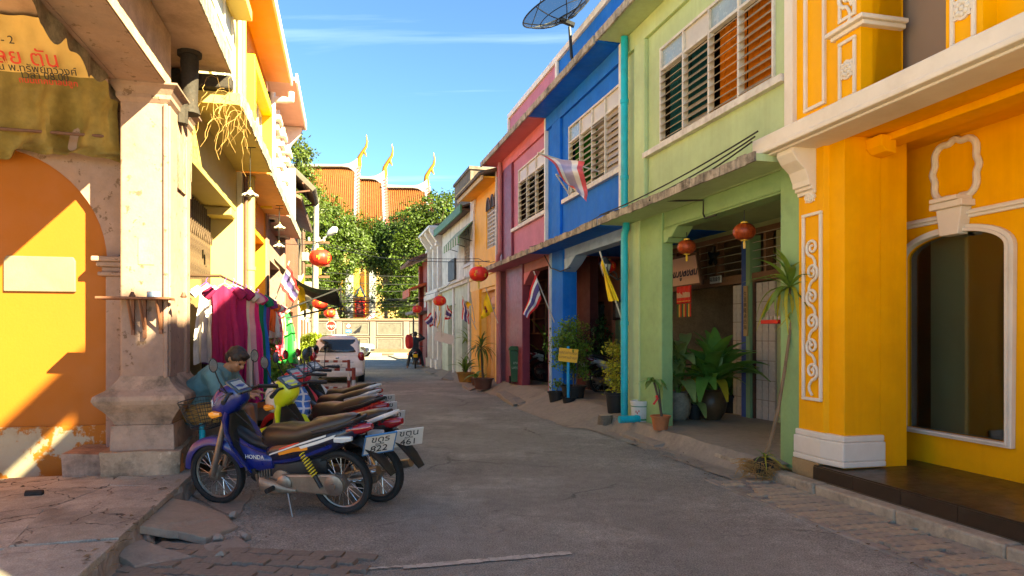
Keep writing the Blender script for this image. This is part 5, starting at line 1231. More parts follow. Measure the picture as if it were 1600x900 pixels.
# right hand porches
G2 = 'motorbikes standing in the right hand porches'
fr = F3
for k, (px, py, lb, m_, tl_) in enumerate([(826,592,'red motorbike tail nearest the green bin under the maroon porch',REDM,REDM), (846,596,'second red motorbike with white tail stripe beside the blue column',REDM,WHITEM)]):
    p = G(px, py, .27); motorbike('motorbike', lb, p, R(25), -6, m_, tail=tl_, plate=('ขกว','ภูเก็ต','70'), group=G2)
p = G(940, 616, .25); motorbike('motorbike', 'silver grey motorbike half hidden behind plants in the blue porch', p, R(12), -6, SILV, tail=SILV, plate=('กลค','ภูเก็ต','95'), group=G2)
p = G(1092, 640, .2) + Vector((1.25,2.6,0)); motorbike('motorbike', 'dark motorbike inside the doorway behind the large leafed plants', p, R(100), -6, BLKM, cowl=PINKM, tail=BLKM, group=G2)
# chain locked round the blue bike's wheel
g = B()
for i in range(16):
    t = i/15; p = Vector((-1.45 + .30*t, 5.68 + .0*t, .36 - .28*t*(1-t) + .02*t)); a = R(90*(i % 2))
    rg = [(p.x + .017*math.cos(w), p.y + .009*math.sin(w)*math.cos(a), p.z + .009*math.sin(w)*math.sin(a) - .0*math.cos(w)) for w in [2*math.pi*k/10 for k in range(10)]]
    g.tube(rg, .0035, 5, closed=True)
tag(g.build('lock_chain', STEEL), 'steel lock chain looped at the rear wheel of the blue motorbike', 'chain')
# ================================================================== CARS
def carwheel(par, x, y, r, m=None):
    s = 1 if y > 0 else -1; w = bpy.data.objects.new('wheel', None); C.objects.link(w); w.parent = par; w.location = (x, y, r)
    rot = Matrix.Rotation(R(-90*s), 3, 'X')
    g = B(); g.lathe([(r*.62,-.09),(r*.9,-.10),(r,-.07),(r,.07),(r*.9,.10),(r*.62,.09)], 28, (0,0,0), rot, True); g.build('tyre', RUBBER, w, smooth=40)
    g = B(); g.lathe([(r*.62,.06),(r*.60,.095),(r*.55,.07),(.01,.075)], 28, (0,0,0), rot); g.build('rim', STEEL, w, smooth=40)
    g = B()
    for i in range(6):
        a = 2*math.pi*i/6; q = Matrix.Rotation(a, 3, 'Y'); 
        c = q @ Vector((r*.36, s*.078, 0)); g.obox(c, (r*.16, .012, r*.14), (0, -a if False else a, 0))
    g.build('rim_hole', BLACK, w); return w
CARW = paintm('car_white', (.70,.64,.58)); CARB = paintm('car_silver_blue', (.38,.47,.50))
CGL = plain('car_glass', (.018,.022,.022), .06, spec=.7)
t = thing('parked_car', 'small white hatchback parked at the left with its tail to the camera', 'car', W(527,525,21.6) + Vector((0,0,-1.5)), R(90+12))
g = B(); hull(g, [(0,.68,.30,.72),(.05,.79,.24,.86),(.25,.84,.2,.96),(1.0,.85,.18,.98),(2.3,.85,.18,.95),(3.1,.82,.2,.86),(3.55,.66,.26,.7),(3.7,.4,.34,.6)], 28, .45); g.build('body', CARW, t, smooth=50)
g = B(); hull(g, [(.08,.66,.86,.98),(.22,.69,.86,1.22),(.42,.665,.86,1.43),(.62,.65,.86,1.50),(1.2,.64,.86,1.525),(1.9,.63,.86,1.48),(2.35,.62,.86,1.26),(2.85,.66,.80,.90)], 28, .5); g.build('cabin', CARW, t, smooth=50)
g = B(); g.grid(lambda u, v: (.065+.27*v+.03*v*v - (0 if 0 else .012) + .10*(2*u-1)**4*.6, (2*u-1)*(.605-.07*v), .985+.40*v), 12, 5); g.build('rear_window', CGL, t, smooth=True, solid=.02)
for s in (1,-1):
    g = B(); hull(g, [(-.005,.02,.74,.90),(.05,.10,.70,.97),(.16,.09,.70,1.0),(.3,.03,.80,.98)], 12, .6); o = g.build('tail_lamp', REDL, t, smooth=50); o.location.y = s*.735
    g = B(); g.prism([(.55,.98),(.62,1.36),(1.2,1.40),(1.2,.98)], s*.648, s*.69); g.prism([(1.26,.98),(1.26,1.40),(1.85,1.36),(2.4,1.0)], s*.64, s*.69); g.build('side_window', CGL, t)
    g = B(); hull(g, [(2.15,.03,.95,1.08),(2.22,.08,.94,1.10),(2.32,.03,.97,1.07)], 8); o = g.build('door_mirror', CARW, t, smooth=True); o.location.y = s*.92
    for x in (.62, 3.0): carwheel(t, x, s*.74, .29)
g = B(); hull(g, [(-.06,.66,.22,.46),(-.02,.78,.20,.50),(.2,.83,.2,.46)], 20, .5); g.build('bumper', CARW, t, smooth=50)
MBp = MB().box(-.075,-.055,-.26,.26,.52,.63); MBp.build('licence_plate', PLATE, t)
text('กค 4417', .09, INK, t, (-.078,0,.575), (R(90),0,R(-90)), .001)
g = B(); g.obox((.01,0,.80), (.03,.10,.07)); g.build('badge', CHROME, t, bevel=.02)
g = B(); g.tube([(.03,.02,.985),(.02,.30,1.06)], .009, 6); g.build('wiper', BLACK, t)
g = B(); g.box(.0,.06,-.5,.5,.66,.675); g.build('hatch_line', BLACK, t)
# pickup crossing the end of the street
t = thing('pickup_truck', 'silver blue pickup crossing behind the white hatchback by the temple wall', 'pickup', Vector((-11.0,48.6,0)), 0)
side = [(-4.2,.45),(-4.2,1.0),(-1.75,1.05),(-1.7,1.0),(.0,1.0),(.9,.92),(1.05,.80),(1.05,.4),(.85,.36),(.78,.62),(.55,.75),(.32,.75),(.1,.62),(.02,.36),(-2.75,.36),(-2.85,.6),(-3.05,.75),(-3.3,.75),(-3.5,.6),(-3.6,.42)]
g = B(); g.prism(side, -.8, .8); g.build('body', CARB, t, bevel=.05)
g = B(); rings = []
for y, k in ((-.74,0),(-.66,1),(.66,1),(.74,0)):
    rings.append([(-1.95,y,1.0),(-1.85,y,1.40+.12*k),(-1.5,y,1.5+.1*k),(-.95,y,1.5+.08*k),(-.3,y,1.05),(-.1,y,1.0)])
g.loft(rings); g.build('cab', CARB, t, bevel=.03)
for s in (1,-1):
    g = B(); g.prism([(-1.8,1.05),(-1.72,1.42),(-1.35,1.45),(-1.35,1.05)], s*.735, s*.76); g.prism([(-1.28,1.05),(-1.28,1.45),(-.98,1.42),(-.4,1.05)], s*.735, s*.76); g.build('side_window', CGL, t)
    carwheel(t, .43, s*.74, .36); carwheel(t, -3.17, s*.74, .36)
g = B(); g.box(.98,1.07,-.7,.7,.42,.58); g.build('bumper', BLACK, t, bevel=.02)
for s in (1,-1): g = B(); g.obox((1.02,s*.62,.78), (.08,.22,.13)); g.build('headlight', LENS, t, bevel=.02)
# ================================================================== PEOPLE
SKIN = mat('tan_skin', (.30,.135,.065), .5, .08, 4, .03); HAIR = mat('dark_hair', (.025,.014,.009), .6, .3, 30, .4, 120)
def limb(g, pts, rs, n=14):
    """tapered limb with rounded ends"""
    g.tube(pts, rs, n)
    for p, r in zip(pts, rs):
        ell(g, p, (r*.99, r*.99, r*.99))
def ell(g, c, r, rot=None, n=14):
    rm = rot.to_3x3() if rot else Matrix.Identity(3); rings = []
    K = 9
    for i in range(K+1):
        a = math.pi*i/K; rings.append([Vector(c) + rm @ Vector((r[0]*max(.02,math.sin(a))*math.cos(2*math.pi*j/n), r[1]*max(.02,math.sin(a))*math.sin(2*math.pi*j/n), -r[2]*math.cos(a))) for j in range(n)])
    g.loft(rings)
def fuse(o, vox, it=4):
    q = o.modifiers.new('skin', 'REMESH'); q.mode = 'VOXEL'; q.voxel_size = vox; q.use_smooth_shade = True
    q = o.modifiers.new('soft', 'SMOOTH'); q.factor = .5; q.iterations = it
    return o
def head(g, c, fwd, up, s=1.0):
    """skull, jaw, nose, brow, lips, ears into one body mesh; returns the frame"""
    f_ = Vector(fwd).normalized(); u_ = Vector(up); u_ = (u_ - f_*u_.dot(f_)).normalized(); l_ = u_.cross(f_)
    M_ = Matrix((f_, l_, u_)).transposed(); q = lambda a, b, d: Vector(c) + M_ @ (Vector((a,b,d))*s)
    ell(g, q(-.012,0,.025), (.098*s,.078*s,.095*s), M_); ell(g, q(.03,0,-.05), (.062*s,.055*s,.062*s), M_); ell(g, q(.052,0,-.088), (.026*s,.026*s,.02*s), M_)
    g.tube([q(.09,0,.02), q(.108,0,-.012), q(.104,0,-.026)], [.009*s,.014*s,.013*s], 8); ell(g, q(.104,0,-.024), (.014*s,.019*s,.012*s), M_)
    ell(g, q(.08,0,.028), (.014*s,.052*s,.012*s), M_); ell(g, q(.086,0,-.056), (.011*s,.024*s,.007*s), M_); ell(g, q(.083,0,-.068), (.011*s,.02*s,.007*s), M_)
    for b in (1,-1):
        ell(g, q(-.012,b*.08,-.005), (.022*s,.009*s,.032*s), M_); ell(g, q(.062,b*.034,-.022), (.026*s,.022*s,.022*s), M_)
    return q, M_
def hand(g, wrist, fwd, palm, s=1.0, curl=.5):
    f_ = Vector(fwd).normalized(); p_ = Vector(palm); p_ = (p_-f_*p_.dot(f_)).normalized(); sd_ = f_.cross(p_)
    q = lambda a, b, d: Vector(wrist) + (f_*a + sd_*b + p_*d)*s
    for b in (-.027,-.009,.009,.027): g.tube([q(.0,b*.6,0), q(.085,b,0)], [.013*s,.012*s], 8)
    for b, l_ in ((-.03,.062),(-.01,.078),(.01,.072),(.03,.055)):
        pts = [q(.08,b,0)]; ang = 0; pos = Vector((.08,0))
        for k in range(3):
            ang += curl*(.5+.35*k); pos = pos + Vector((math.cos(ang), math.sin(ang)))*l_*(.45,.32,.23)[k]; pts.append(q(pos.x, b*1.08, pos.y))
        g.tube(pts, [.0095*s,.009*s,.0085*s,.007*s], 8); ell(g, pts[-1], (.007*s,)*3, None, 8)
    g.tube([q(.02,-.03,.005), q(.05,-.055,.02), q(.078,-.058,.035)], [.012*s,.011*s,.008*s], 8)
def hair(q, M_, s, par, m=HAIR, back=True):
    g = B()
    ell(g, q(-.02,0,.045), (.102*s,.088*s,.088*s), M_, 18); ell(g, q(-.055,0,.0), (.065*s,.08*s,.08*s), M_, 18); ell(g, q(.05,0,.088), (.045*s,.065*s,.032*s), M_, 12); ell(g, q(.005,.07,.03), (.03*s,.02*s,.04*s), M_, 10); ell(g, q(.005,-.07,.03), (.03*s,.02*s,.04*s), M_, 10)
    o = g.build('hair', m, par); fuse(o, .010, 2)
    tx = bpy.data.textures.new('hair_noise', 'CLOUDS'); tx.noise_scale = .025; d = o.modifiers.new('locks', 'DISPLACE'); d.texture = tx; d.strength = .016; d.mid_level = .4
    return o
def eyes(q, M_, s, par):
    for b in (1,-1):
        g = B(); ell(g, q(.083,b*.032,.004), (.010*s,.014*s,.008*s), M_, 10); g.build('eye', plain('eye_dark', (.02,.015,.012), .2), par, smooth=True)
V = Vector
t = thing('person', 'man in teal T-shirt and mustard shorts sitting bent over behind the motorbikes', 'person', (-3.25,7.05,.03))
O = V((-3.2,7.05,0)); g = B()
hip, chest, neck = V((-3.20,7.05,.74)), V((-2.99,7.03,1.02)), V((-2.86,7.02,1.13))
limb(g, [hip-O, (hip.lerp(chest,.5)+V((-.04,0,.02)))-O, chest-O], [.15,.15,.16])
ell(g, chest-O+V((.02,0,.02)), (.13,.19,.13)); limb(g, [neck-O+V((-.03,0,-.02)), V((-2.80,7.01,1.19))-O], [.062,.058])
hc = V((-2.775,7.00,1.225)); qh, Mh = head(g, hc-O, (.74,-.28,-.60), (.62,-.12,.78), 1.04)
for sgn in (-1,1):
    y = sgn
    sh_, el, wr_ = V((-2.93,7.03+.20*y,1.06)), V((-2.80,7.02+.24*y,.82)), V((-2.60,7.0+.13*y,.885))
    limb(g, [chest-O+V((0,.12*y,.04)), sh_-O], [.09,.078]); limb(g, [sh_-O, sh_.lerp(el,.5)-O, el-O], [.066,.056,.046]); limb(g, [el-O, el.lerp(wr_,.35)-O, wr_-O], [.046,.045,.030])
    hand(g, wr_-O, (.95,-.25*y,-.1), (0,-.2*y,-1), 1.0, .75)
    hp, kn, an = V((-3.16,7.05+.10*y,.68)), V((-2.74,7.05+.17*y,.70)), V((-2.66,7.05+.16*y,.24))
    limb(g, [hp-O, hp.lerp(kn,.5)-O, kn-O], [.105,.09,.065]); limb(g, [kn-O, kn.lerp(an,.35)-O, an-O], [.062,.062,.040])
    limb(g, [an-O+V((-.03,0,-.05)), an-O+V((.1,0,-.08)), an-O+V((.18,0,-.09))], [.04,.036,.028])
fuse(g.build('body', SKIN, t), .010, 3)
hair(qh, Mh, 1.04, t); eyes(qh, Mh, 1.04, t)
g = B(); TS = mat('teal_tshirt', (.085,.16,.165), .85, .12, 3, .35, 12, bump2=1)
limb(g, [hip-O+V((-.02,0,-.04)), hip-O, (hip.lerp(chest,.5)+V((-.05,0,.03)))-O, chest-O], [.168,.172,.17,.178]); ell(g, chest-O+V((.02,0,.02)), (.15,.205,.145)); ell(g, neck-O+V((-.04,0,-.04)), (.085,.10,.07))
for y in (-1,1):
    sh_, el = V((-2.93,7.03+.20*y,1.06)), V((-2.80,7.02+.24*y,.82)); limb(g, [chest-O+V((0,.12*y,.04)), sh_-O], [.10,.094]); g.tube([sh_-O, sh_.lerp(el,.55)-O, sh_.lerp(el,.72)-O], [.088,.084,.088], 14)
o = fuse(g.build('t_shirt', TS, t), .012, 3)
tx = bpy.data.textures.new('cloth_folds', 'CLOUDS'); tx.noise_scale = .11; d = o.modifiers.new('folds', 'DISPLACE'); d.texture = tx; d.strength = .035; d.mid_level = .5
g = B(); KH = mat('mustard_shorts', (.36,.19,.045), .85, .12, 3, .3, 14)
ell(g, hip-O+V((0,0,-.06)), (.17,.19,.13))
for y in (-1,1):
    hp, kn = V((-3.16,7.05+.10*y,.68)), V((-2.74,7.05+.17*y,.70)); limb(g, [hp-O, hp.lerp(kn,.5)-O], [.12,.11]); g.tube([hp.lerp(kn,.5)-O, hp.lerp(kn,.92)-O], [.112,.096], 14)
fuse(g.build('shorts', KH, t), .012, 3)
# rider at the far end of the street
p = G(649, 576, .0); b_ = motorbike('motorbike', 'black motorbike with yellow plate under the rider at the far right corner', p, R(90+8), 0, BLKM, group=None)
g = B(); g.obox((-.36,0,.60), (.012,.20,.15), (0,R(-20),0)); g.build('licence_plate', plain('yellow_plate', (.75,.42,.02), .4), b_)
O = p; t = thing('person', 'rider in dark jacket sitting on the far motorbike with arms raised to the head', 'person', O, R(98))
g = B(); L_ = lambda x, y, z: V((x, y, z))
limb(g, [L_(.32,0,.86), L_(.36,0,1.1), L_(.40,0,1.28)], [.15,.145,.15]); ell(g, L_(.40,0,1.32), (.12,.20,.10)); limb(g, [L_(.41,0,1.38), L_(.43,0,1.48)], [.06,.055])
qh, Mh = head(g, L_(.45,0,1.57), (1,0,-.15), (0,0,1), 1.02)
for y in (-1,1):
    limb(g, [L_(.40,.18*y,1.33), L_(.52,.38*y,1.40)], [.07,.055]); limb(g, [L_(.52,.38*y,1.40), L_(.50,.16*y,1.60)], [.05,.035]); hand(g, L_(.50,.16*y,1.60), (0,-.8*y,.3), (0,-.4*y,-1))
    limb(g, [L_(.30,.10*y,.84), L_(.62,.24*y,.68)], [.10,.075]); limb(g, [L_(.62,.24*y,.68), L_(.30,.36*y,.10)], [.07,.05]); limb(g, [L_(.28,.37*y,.06), L_(.45,.38*y,.04)], [.045,.035])
fuse(g.build('body', SKIN, t), .013, 2); hair(qh, Mh, 1.02, t); eyes(qh, Mh, 1.02, t)
g = B(); JK = mat('charcoal_jacket', (.035,.033,.035), .8, .2, 4, .2)
limb(g, [L_(.30,0,.80), L_(.36,0,1.1), L_(.40,0,1.28)], [.175,.165,.168]); ell(g, L_(.40,0,1.32), (.14,.215,.115))
for y in (-1,1): limb(g, [L_(.40,.18*y,1.33), L_(.52,.38*y,1.40)], [.085,.068]); limb(g, [L_(.52,.38*y,1.40), L_(.505,.20*y,1.57)], [.064,.05])
fuse(g.build('jacket', JK, t), .014, 2)
g = B()
for y in (-1,1): limb(g, [L_(.30,.10*y,.82), L_(.62,.24*y,.68)], [.115,.09]); limb(g, [L_(.62,.24*y,.68), L_(.32,.355*y,.13)], [.085,.065])
fuse(g.build('trousers', mat('dark_trousers', (.045,.04,.038), .85, .15, 4, .2), t), .014, 2)
g = B(); hull(g, [(-.18,.10,-.28,.25),(0,.19,-.34,.34),(.12,.15,-.3,.3)], 14, .7); o = g.build('backpack', mat('red_bag', (.55,.02,.02), .7, .12), None, smooth=50); o.location = O + V((-.27,-.15,1.24)); o.rotation_euler = (0,R(-8),R(70))
tag(o, 'red bag hanging on the left of the far rider', 'bag')
# ================================================================== TREES AND PLANTS
def mk(g, name, m, smooth=False):
    o = g.build(name, m, None, smooth); me = o.data; bpy.data.objects.remove(o); return me
def leaf_cloud(g, lobes, n, size, rr, shell_=.55, clump=26, flat=.6):
    """leaves gathered into twigs spread through the lobes; gaps stay open between the twigs"""
    tot = sum(l[1]*l[1]*l[2] for l in lobes)
    for c, rx, rz in lobes:
        k = max(3, int(n*rx*rx*rz/tot/clump))
        for _ in range(k):
            d = Vector((rr.gauss(0,1), rr.gauss(0,1), rr.gauss(0,1))).normalized(); q = (shell_ + (1-shell_)*rr.random()) if rr.random() < .8 else rr.random()
            q *= 1 + .22*noise.noise(d*2.2 + Vector(c)*.37)
            tc_ = Vector(c) + Vector((d.x*rx, d.y*rx, d.z*rz))*q; tr = size*rr.uniform(1.4, 3.4); out = Vector((d.x, d.y, d.z+.35)).normalized()
            for _ in range(clump):
                e = Vector((rr.gauss(0,1), rr.gauss(0,1), rr.gauss(0,.55)))*tr*.55; p = tc_ + e
                nrm = (out*1.1 + Vector((rr.gauss(0,.6), rr.gauss(0,.6), rr.gauss(0,.6)))).normalized(); a = nrm.orthogonal().normalized(); a = (Matrix.Rotation(rr.random()*6.28, 3, nrm) @ a); b = nrm.cross(a)
                l_, w = size*rr.choice((.45,.7,.9,1.1,1.5))*rr.uniform(.8,1.15), size*rr.uniform(.2,.45)
                g.v += [tuple(p-a*l_*.5), tuple(p+b*w-nrm*w*.25), tuple(p+a*l_*.5), tuple(p-b*w-nrm*w*.25)]; o = len(g.v)-4; g.f.append((o,o+1,o+2,o+3)); g.m.append(0)
BARK = mat('bark', (.11,.08,.055), .9, .3, 3, .6, 20, stretch=(2,2,.5))
TREEM = [leafmat('leaf_bright', (.055,.088,.008)), leafmat('leaf_mid', (.034,.066,.009)), leafmat('leaf_warm', (.07,.10,.011))]
def tree(label, base, lobes, n, size, m, seed, trunk=.22, group='trees behind the temple wall'):
    rr = random.Random(seed); t = thing('leafy_tree', label, 'tree', base, 0, group); base = Vector(base)
    g = B(); low = min(l[0].z - l[2]*.5 for l in lobes); fork = Vector((0,0,max(1.5,(low-base.z)*.75)))
    g.tube([(0,0,-.1),(0,0,.4),fork*.6,fork], [trunk*1.5,trunk,trunk*.85,trunk*.7], 10)
    for c, rx, rz in lobes:
        e = Vector(c)-base; m1 = fork.lerp(e,.45)+Vector((rr.gauss(0,.2),rr.gauss(0,.2),rr.uniform(0,.5))); g.tube([fork*.95, m1, e], [trunk*.55,trunk*.35,trunk*.1], 7)
        for _ in range(5):
            q = e + Vector((rr.gauss(0,rx*.5),rr.gauss(0,rx*.5),rr.gauss(.2,rz*.4))); g.tube([m1.lerp(e,.4), q], [trunk*.2,trunk*.05], 5)
    g.build('trunk', BARK, t, smooth=True)
    g = B(); leaf_cloud(g, [(Vector(c)-base, rx, rz) for c, rx, rz in lobes], n, size, rr); g.build('crown', m, t)
    return t
def lob(px, py, rx, ry, d): return (W(px,py,d), rx*d/FPX, ry*d/FPX)
def base_px(px, d): p = W(px, 525, d); p.z = 0; return p
tree('broad bright green tree left of the temple doorway, under the tallest roof', base_px(512,61), [lob(505,345,42,44,61), lob(545,358,36,34,62), lob(492,405,36,50,60), lob(528,405,34,36,60.5), lob(505,460,42,38,61), lob(560,385,28,24,62), lob(470,330,28,40,63), lob(470,440,26,60,62)], 26000, .27, TREEM[0], 1)
tree('rounded green tree between the temple roofs and the doorway', base_px(603,65), [lob(585,365,30,22,65), lob(610,378,34,30,65), lob(590,405,34,22,65), lob(630,352,24,24,66), lob(604,420,26,20,65)], 15000, .26, TREEM[1], 2)
tree('tall spreading tree at the right end of the temple wall', base_px(668,61), [lob(655,350,34,40,62), lob(685,335,30,40,61), lob(640,395,34,38,61), lob(680,400,38,48,60), lob(650,450,40,40,60), lob(690,460,34,45,60), lob(612,462,24,32,61), lob(715,340,26,50,62)], 28000, .27, TREEM[0], 3)
tree('dark leafy tree filling the shade behind the right of the wall', base_px(630,70), [lob(625,470,30,36,70), lob(660,480,40,30,70), lob(505,485,36,28,70), lob(610,440,24,26,70)], 9000, .28, TREEM[1], 4)
tree('slim tree rising behind the timber house roof at left', base_px(468,40), [lob(470,252,16,34,40), lob(476,290,20,30,40), lob(462,225,10,20,40), lob(484,318,22,26,40), lob(460,330,30,30,40)], 9000, .2, TREEM[2], 5, .14)
# blades
def blade(name, m, w=.18, droop=.6, rise=.5, n=8, fold=.25, wavy=0, tipr=1.0):
    g = B(); pts = []
    for i in range(n+1):
        t = i/n; pts.append((t*(1-.12*droop*t), rise*t - droop*t*t))
    def fn(u, v):
        t = v; k = t*n; i = min(n-1, int(k)); fr_ = k-i; x = pts[i][0]*(1-fr_)+pts[i+1][0]*fr_; z = pts[i][1]*(1-fr_)+pts[i+1][1]*fr_
        ww = w*max(.03, math.sin(math.pi*min(1,(t*.94+.03)))**.7)*(1-.35*t*tipr); y = (2*u-1)*ww
        return (x, y, z + abs(y)*fold + wavy*math.sin(t*14+u*6)*ww*.3)
    g.grid(fn, 4, n); return mk(g, name, m, True)
LGREEN = leafmat('broad_leaf_green', (.13,.27,.045), .2, .25, .35); LVAR = leafmat('mottled_leaf', (.30,.38,.12), .25, .35, .4); LYEL = leafmat('yellowing_leaf', (.42,.36,.03), .3, .25, .45); LSTRAP = leafmat('dragon_leaf', (.15,.22,.03), .3, .35, .4); LDK = leafmat('dark_leaf', (.03,.08,.02), .15, .4, .35); LYG = leafmat('yellow_green_leaf', (.40,.38,.035), .3, .4, .5); LMID = leafmat('garden_leaf', (.12,.22,.025), .3, .45, .5)
ML = {'broad': blade('leaf', LGREEN, .15, .65, .75), 'broad2': blade('leaf', LGREEN, .17, 1.1, .8), 'broady': blade('leaf', LYEL, .16, 1.2, .7), 'mott': blade('leaf', LVAR, .24, .8, .5), 'mott2': blade('leaf', LVAR, .27, 1.3, .5), 'strap': blade('leaf', LSTRAP, .085, .55, .5), 'strap2': blade('leaf', LSTRAP, .09, 1.0, .6), 'strapy': blade('leaf', LYEL, .06, 1.5, .4), 'dk': blade('leaf', leafmat('palm_leaf', (.09,.15,.03), .25, .35, .45), .045, .8, .55), 'dk2': blade('leaf', leafmat('palm_leaf', (0,0,0)), .045, 1.35, .65), 'fern': blade('leaf', LMID, .05, .9, .9)}
def rosette_plant(par, c, n, lens, kinds, rr, elev=(-.2,1.1), spread=6.28, yaw0=0):
    for i in range(n):
        k = kinds[rr.randrange(len(kinds))]; t = i/max(1,n-1); yw = yaw0 + i*2.4 + rr.uniform(-.3,.3); el = elev[0]+(elev[1]-elev[0])*t+rr.uniform(-.15,.15)
        piece('leaf', ML[k], par, c, (rr.uniform(-.3,.3), -el, yw), rr.uniform(*lens))
POTB = plain('black_pot', (.018,.017,.016), .6); POTT = mat('terracotta_pot', (.45,.15,.05), .8, .15, 3, .2, dirt=.3, dirtcol=(.25,.12,.06)); POTBR = mat('brown_pot', (.12,.05,.03), .6, .2, 3, .15); POTY = mat('ochre_glazed_pot', (.32,.17,.035), .4, .2, 3, .1); JARG = mat('pale_clay_jar', (.33,.27,.19), .8, .25, 5, .4, 25, dirt=.5, dscale=6); JARB = mat('brown_glazed_jar', (.10,.055,.025), .4, .25, 4, .15); SOIL = mat('soil', (.05,.035,.02), .95, .3, 10, .5)
def pot(par, r, h, m, taper=.75, name='pot', rim=True):
    g = B(); g.lathe([(r*taper*.98,0),(r*taper,.01),(r*.95,h*.88),(r*.95,h*.88),(r*1.06,h*.89),(r*1.08,h),(r*.95,h),(r*.9,h*.9)] if rim else [(r*taper,0),(r,h),(r*.93,h),(r*.88,h*.9)], 22); g.build(name, m, par, smooth=35)
    g = B(); g.lathe([(.01,h*.86),(r*.92,h*.86),(.01,h*.9)], 14); g.build('soil', SOIL, par)
def jar(par, prof, m):
    g = B(); g.lathe(prof, 26); return g.build('jar', m, par, smooth=50)
GP = 'pot plants along the right hand shops'
def bushy(par, lobes, n, size, m, seed, stems, stemr=.012):
    rr = random.Random(seed); g = B(); leaf_cloud(g, lobes, n, size, rr, .3, 12); g.build('foliage', m, par)
    g = B()
    for s in stems: g.tube(s, [stemr]*(len(s)-1)+[stemr*.4], 6)
    for c, rx, rz in lobes:
        for _ in range(6): g.tube([stems[0][-1], Vector(c)+Vector((rr.gauss(0,rx*.4),rr.gauss(0,rx*.4),rr.gauss(0,rz*.4)))], [stemr*.5,stemr*.2], 4)
    g.build('stem', BARK, par)
rr = random.Random(21)
p = G(1112, 655, .2); t = thing('pot_plant', 'large dark leafed plant with long broad leaves in brown jar on green porch', 'plant', p, 0, GP)
jar(t, [(.13,0),(.20,.10),(.235,.24),(.22,.36),(.17,.44),(.185,.47),(.16,.47),(.13,.4)], JARB)
g = B()
for i in range(7): a = i*.9; g.tube([(.05*math.cos(a),.05*math.sin(a),.4),(.12*math.cos(a),.12*math.sin(a),.62)], .016, 6)
g.build('stem', LGREEN, t)
rosette_plant(t, (0,0,.52), 46, (.62,1.12), ['broad','broad','broad2','broad'], rr, (.0,1.2)); rosette_plant(t, (0,0,.5), 5, (.5,.7), ['broady','broad2'], rr, (.2,.6))
for px, py, lb, sc1, n_ in ((1142, 645, 'broad leafed plant in dark pot at right of the brown jar', .75, 22), (1090, 640, 'broad leafed plant in dark pot behind the grey and brown jars', .85, 24)):
    p = G(px, py, .2); t = thing('pot_plant', lb, 'plant', p, 0, GP); pot(t, .17, .3, POTB); rosette_plant(t, (0,0,.3), n_, (.5*sc1,.95*sc1), ['broad','broad2','broad'], rr, (.1,1.3))
p = G(1060, 656, .2); t = thing('pot_plant', 'mottled pale leafed plant climbing beside the green column in grey jar', 'plant', p, 0, GP)
jar(t, [(.11,0),(.17,.08),(.195,.22),(.18,.33),(.14,.40),(.15,.43),(.13,.43),(.1,.38)], JARG)
g = B(); g.tube([(0,0,.35),(-.06,.02,.75),(-.05,.05,1.15)], [.02,.018,.012], 6); g.tube([(0,0,.35),(.12,.1,.8),(.16,.1,1.2)], [.02,.016,.01], 6); g.build('stem', LMID, t)
for i in range(24): z = .45+.03*i; piece('leaf', ML['mott' if i % 3 else 'mott2'], t, (rr.uniform(-.08,.14), .04, z), (rr.uniform(-.4,.4), rr.uniform(-.9,.1), rr.uniform(1.2,5.0)), rr.uniform(.45,.66))
p = G(1086, 655, .2); t = thing('plant_pot', 'small black pot between grey jar and brown jar', 'pot', p, 0); pot(t, .13, .24, POTB); rosette_plant(t, (0,0,.22), 10, (.25,.4), ['mott2','broad'], rr, (.2,1.1))
p = W(1032,525,9.55); p.z = .19; t = thing('pot_plant', 'bare stemmed plant with red ribbon in orange pot by green column', 'plant', p, 0, GP); pot(t, .135, .20, POTT, .72)
g = B(); g.tube([(.02,0,.17),(-.02,0,.4),(-.09,0,.66)], [.02,.017,.014], 7); g.tube([(.02,.02,.17),(-.0,.03,.4),(-.02,.02,.62)], [.016,.013,.01], 7); g.build('stem', BARK, t)
g = B(); g.tube([(-.055,.03*math.cos(a),.46+.03*math.sin(a)*.4) for a in [6.28*i/10 for i in range(10)]], .014, 5, closed=True); g.prism([(-.05,.46),(-.12,.36),(-.09,.35),(-.03,.44)], -.035,-.03); g.build('red_ribbon', REDP, t)
rosette_plant(t, (-.09,0,.66), 11, (.18,.28), ['mott2','broad2'], rr, (-.3,.6))
# uprooted dragon tree leaning on the pillar
p = G(1192, 748, .02); t = thing('leaning_plant', 'uprooted dragon plant with bare roots leaning on the green column', 'plant', p, 0)
pts = [W(1190,728,7.08)-p, W(1204,690,7.07)-p, W(1216,640,7.08)-p, W(1226,580,7.10)-p, W(1234,520,7.12)-p, W(1240,482,7.13)-p, W(1234,450,7.12)-p]
g = B(); g.tube(pts, [.028,.02,.018,.017,.016,.016,.014], 9); g.tube([pts[5], W(1247,500,7.16)-p], [.012,.008], 6); g.build('stem', mat('pale_bark', (.22,.14,.075), .85, .25, 8, .3), t, smooth=True)
c = pts[-1]; rosette_plant(t, c, 40, (.36,.56), ['strap','strap','strap2','strap2','strapy'], rr, (-.75,1.25)); rosette_plant(t, c + Vector((0,0,-.06)), 5, (.3,.36), ['strapy'], rr, (-1.1,-.7))
rosette_plant(t, W(1196,716,7.02)-p, 14, (.12,.2), ['strap','strapy','strap2'], rr, (.0,.9))
g = B()
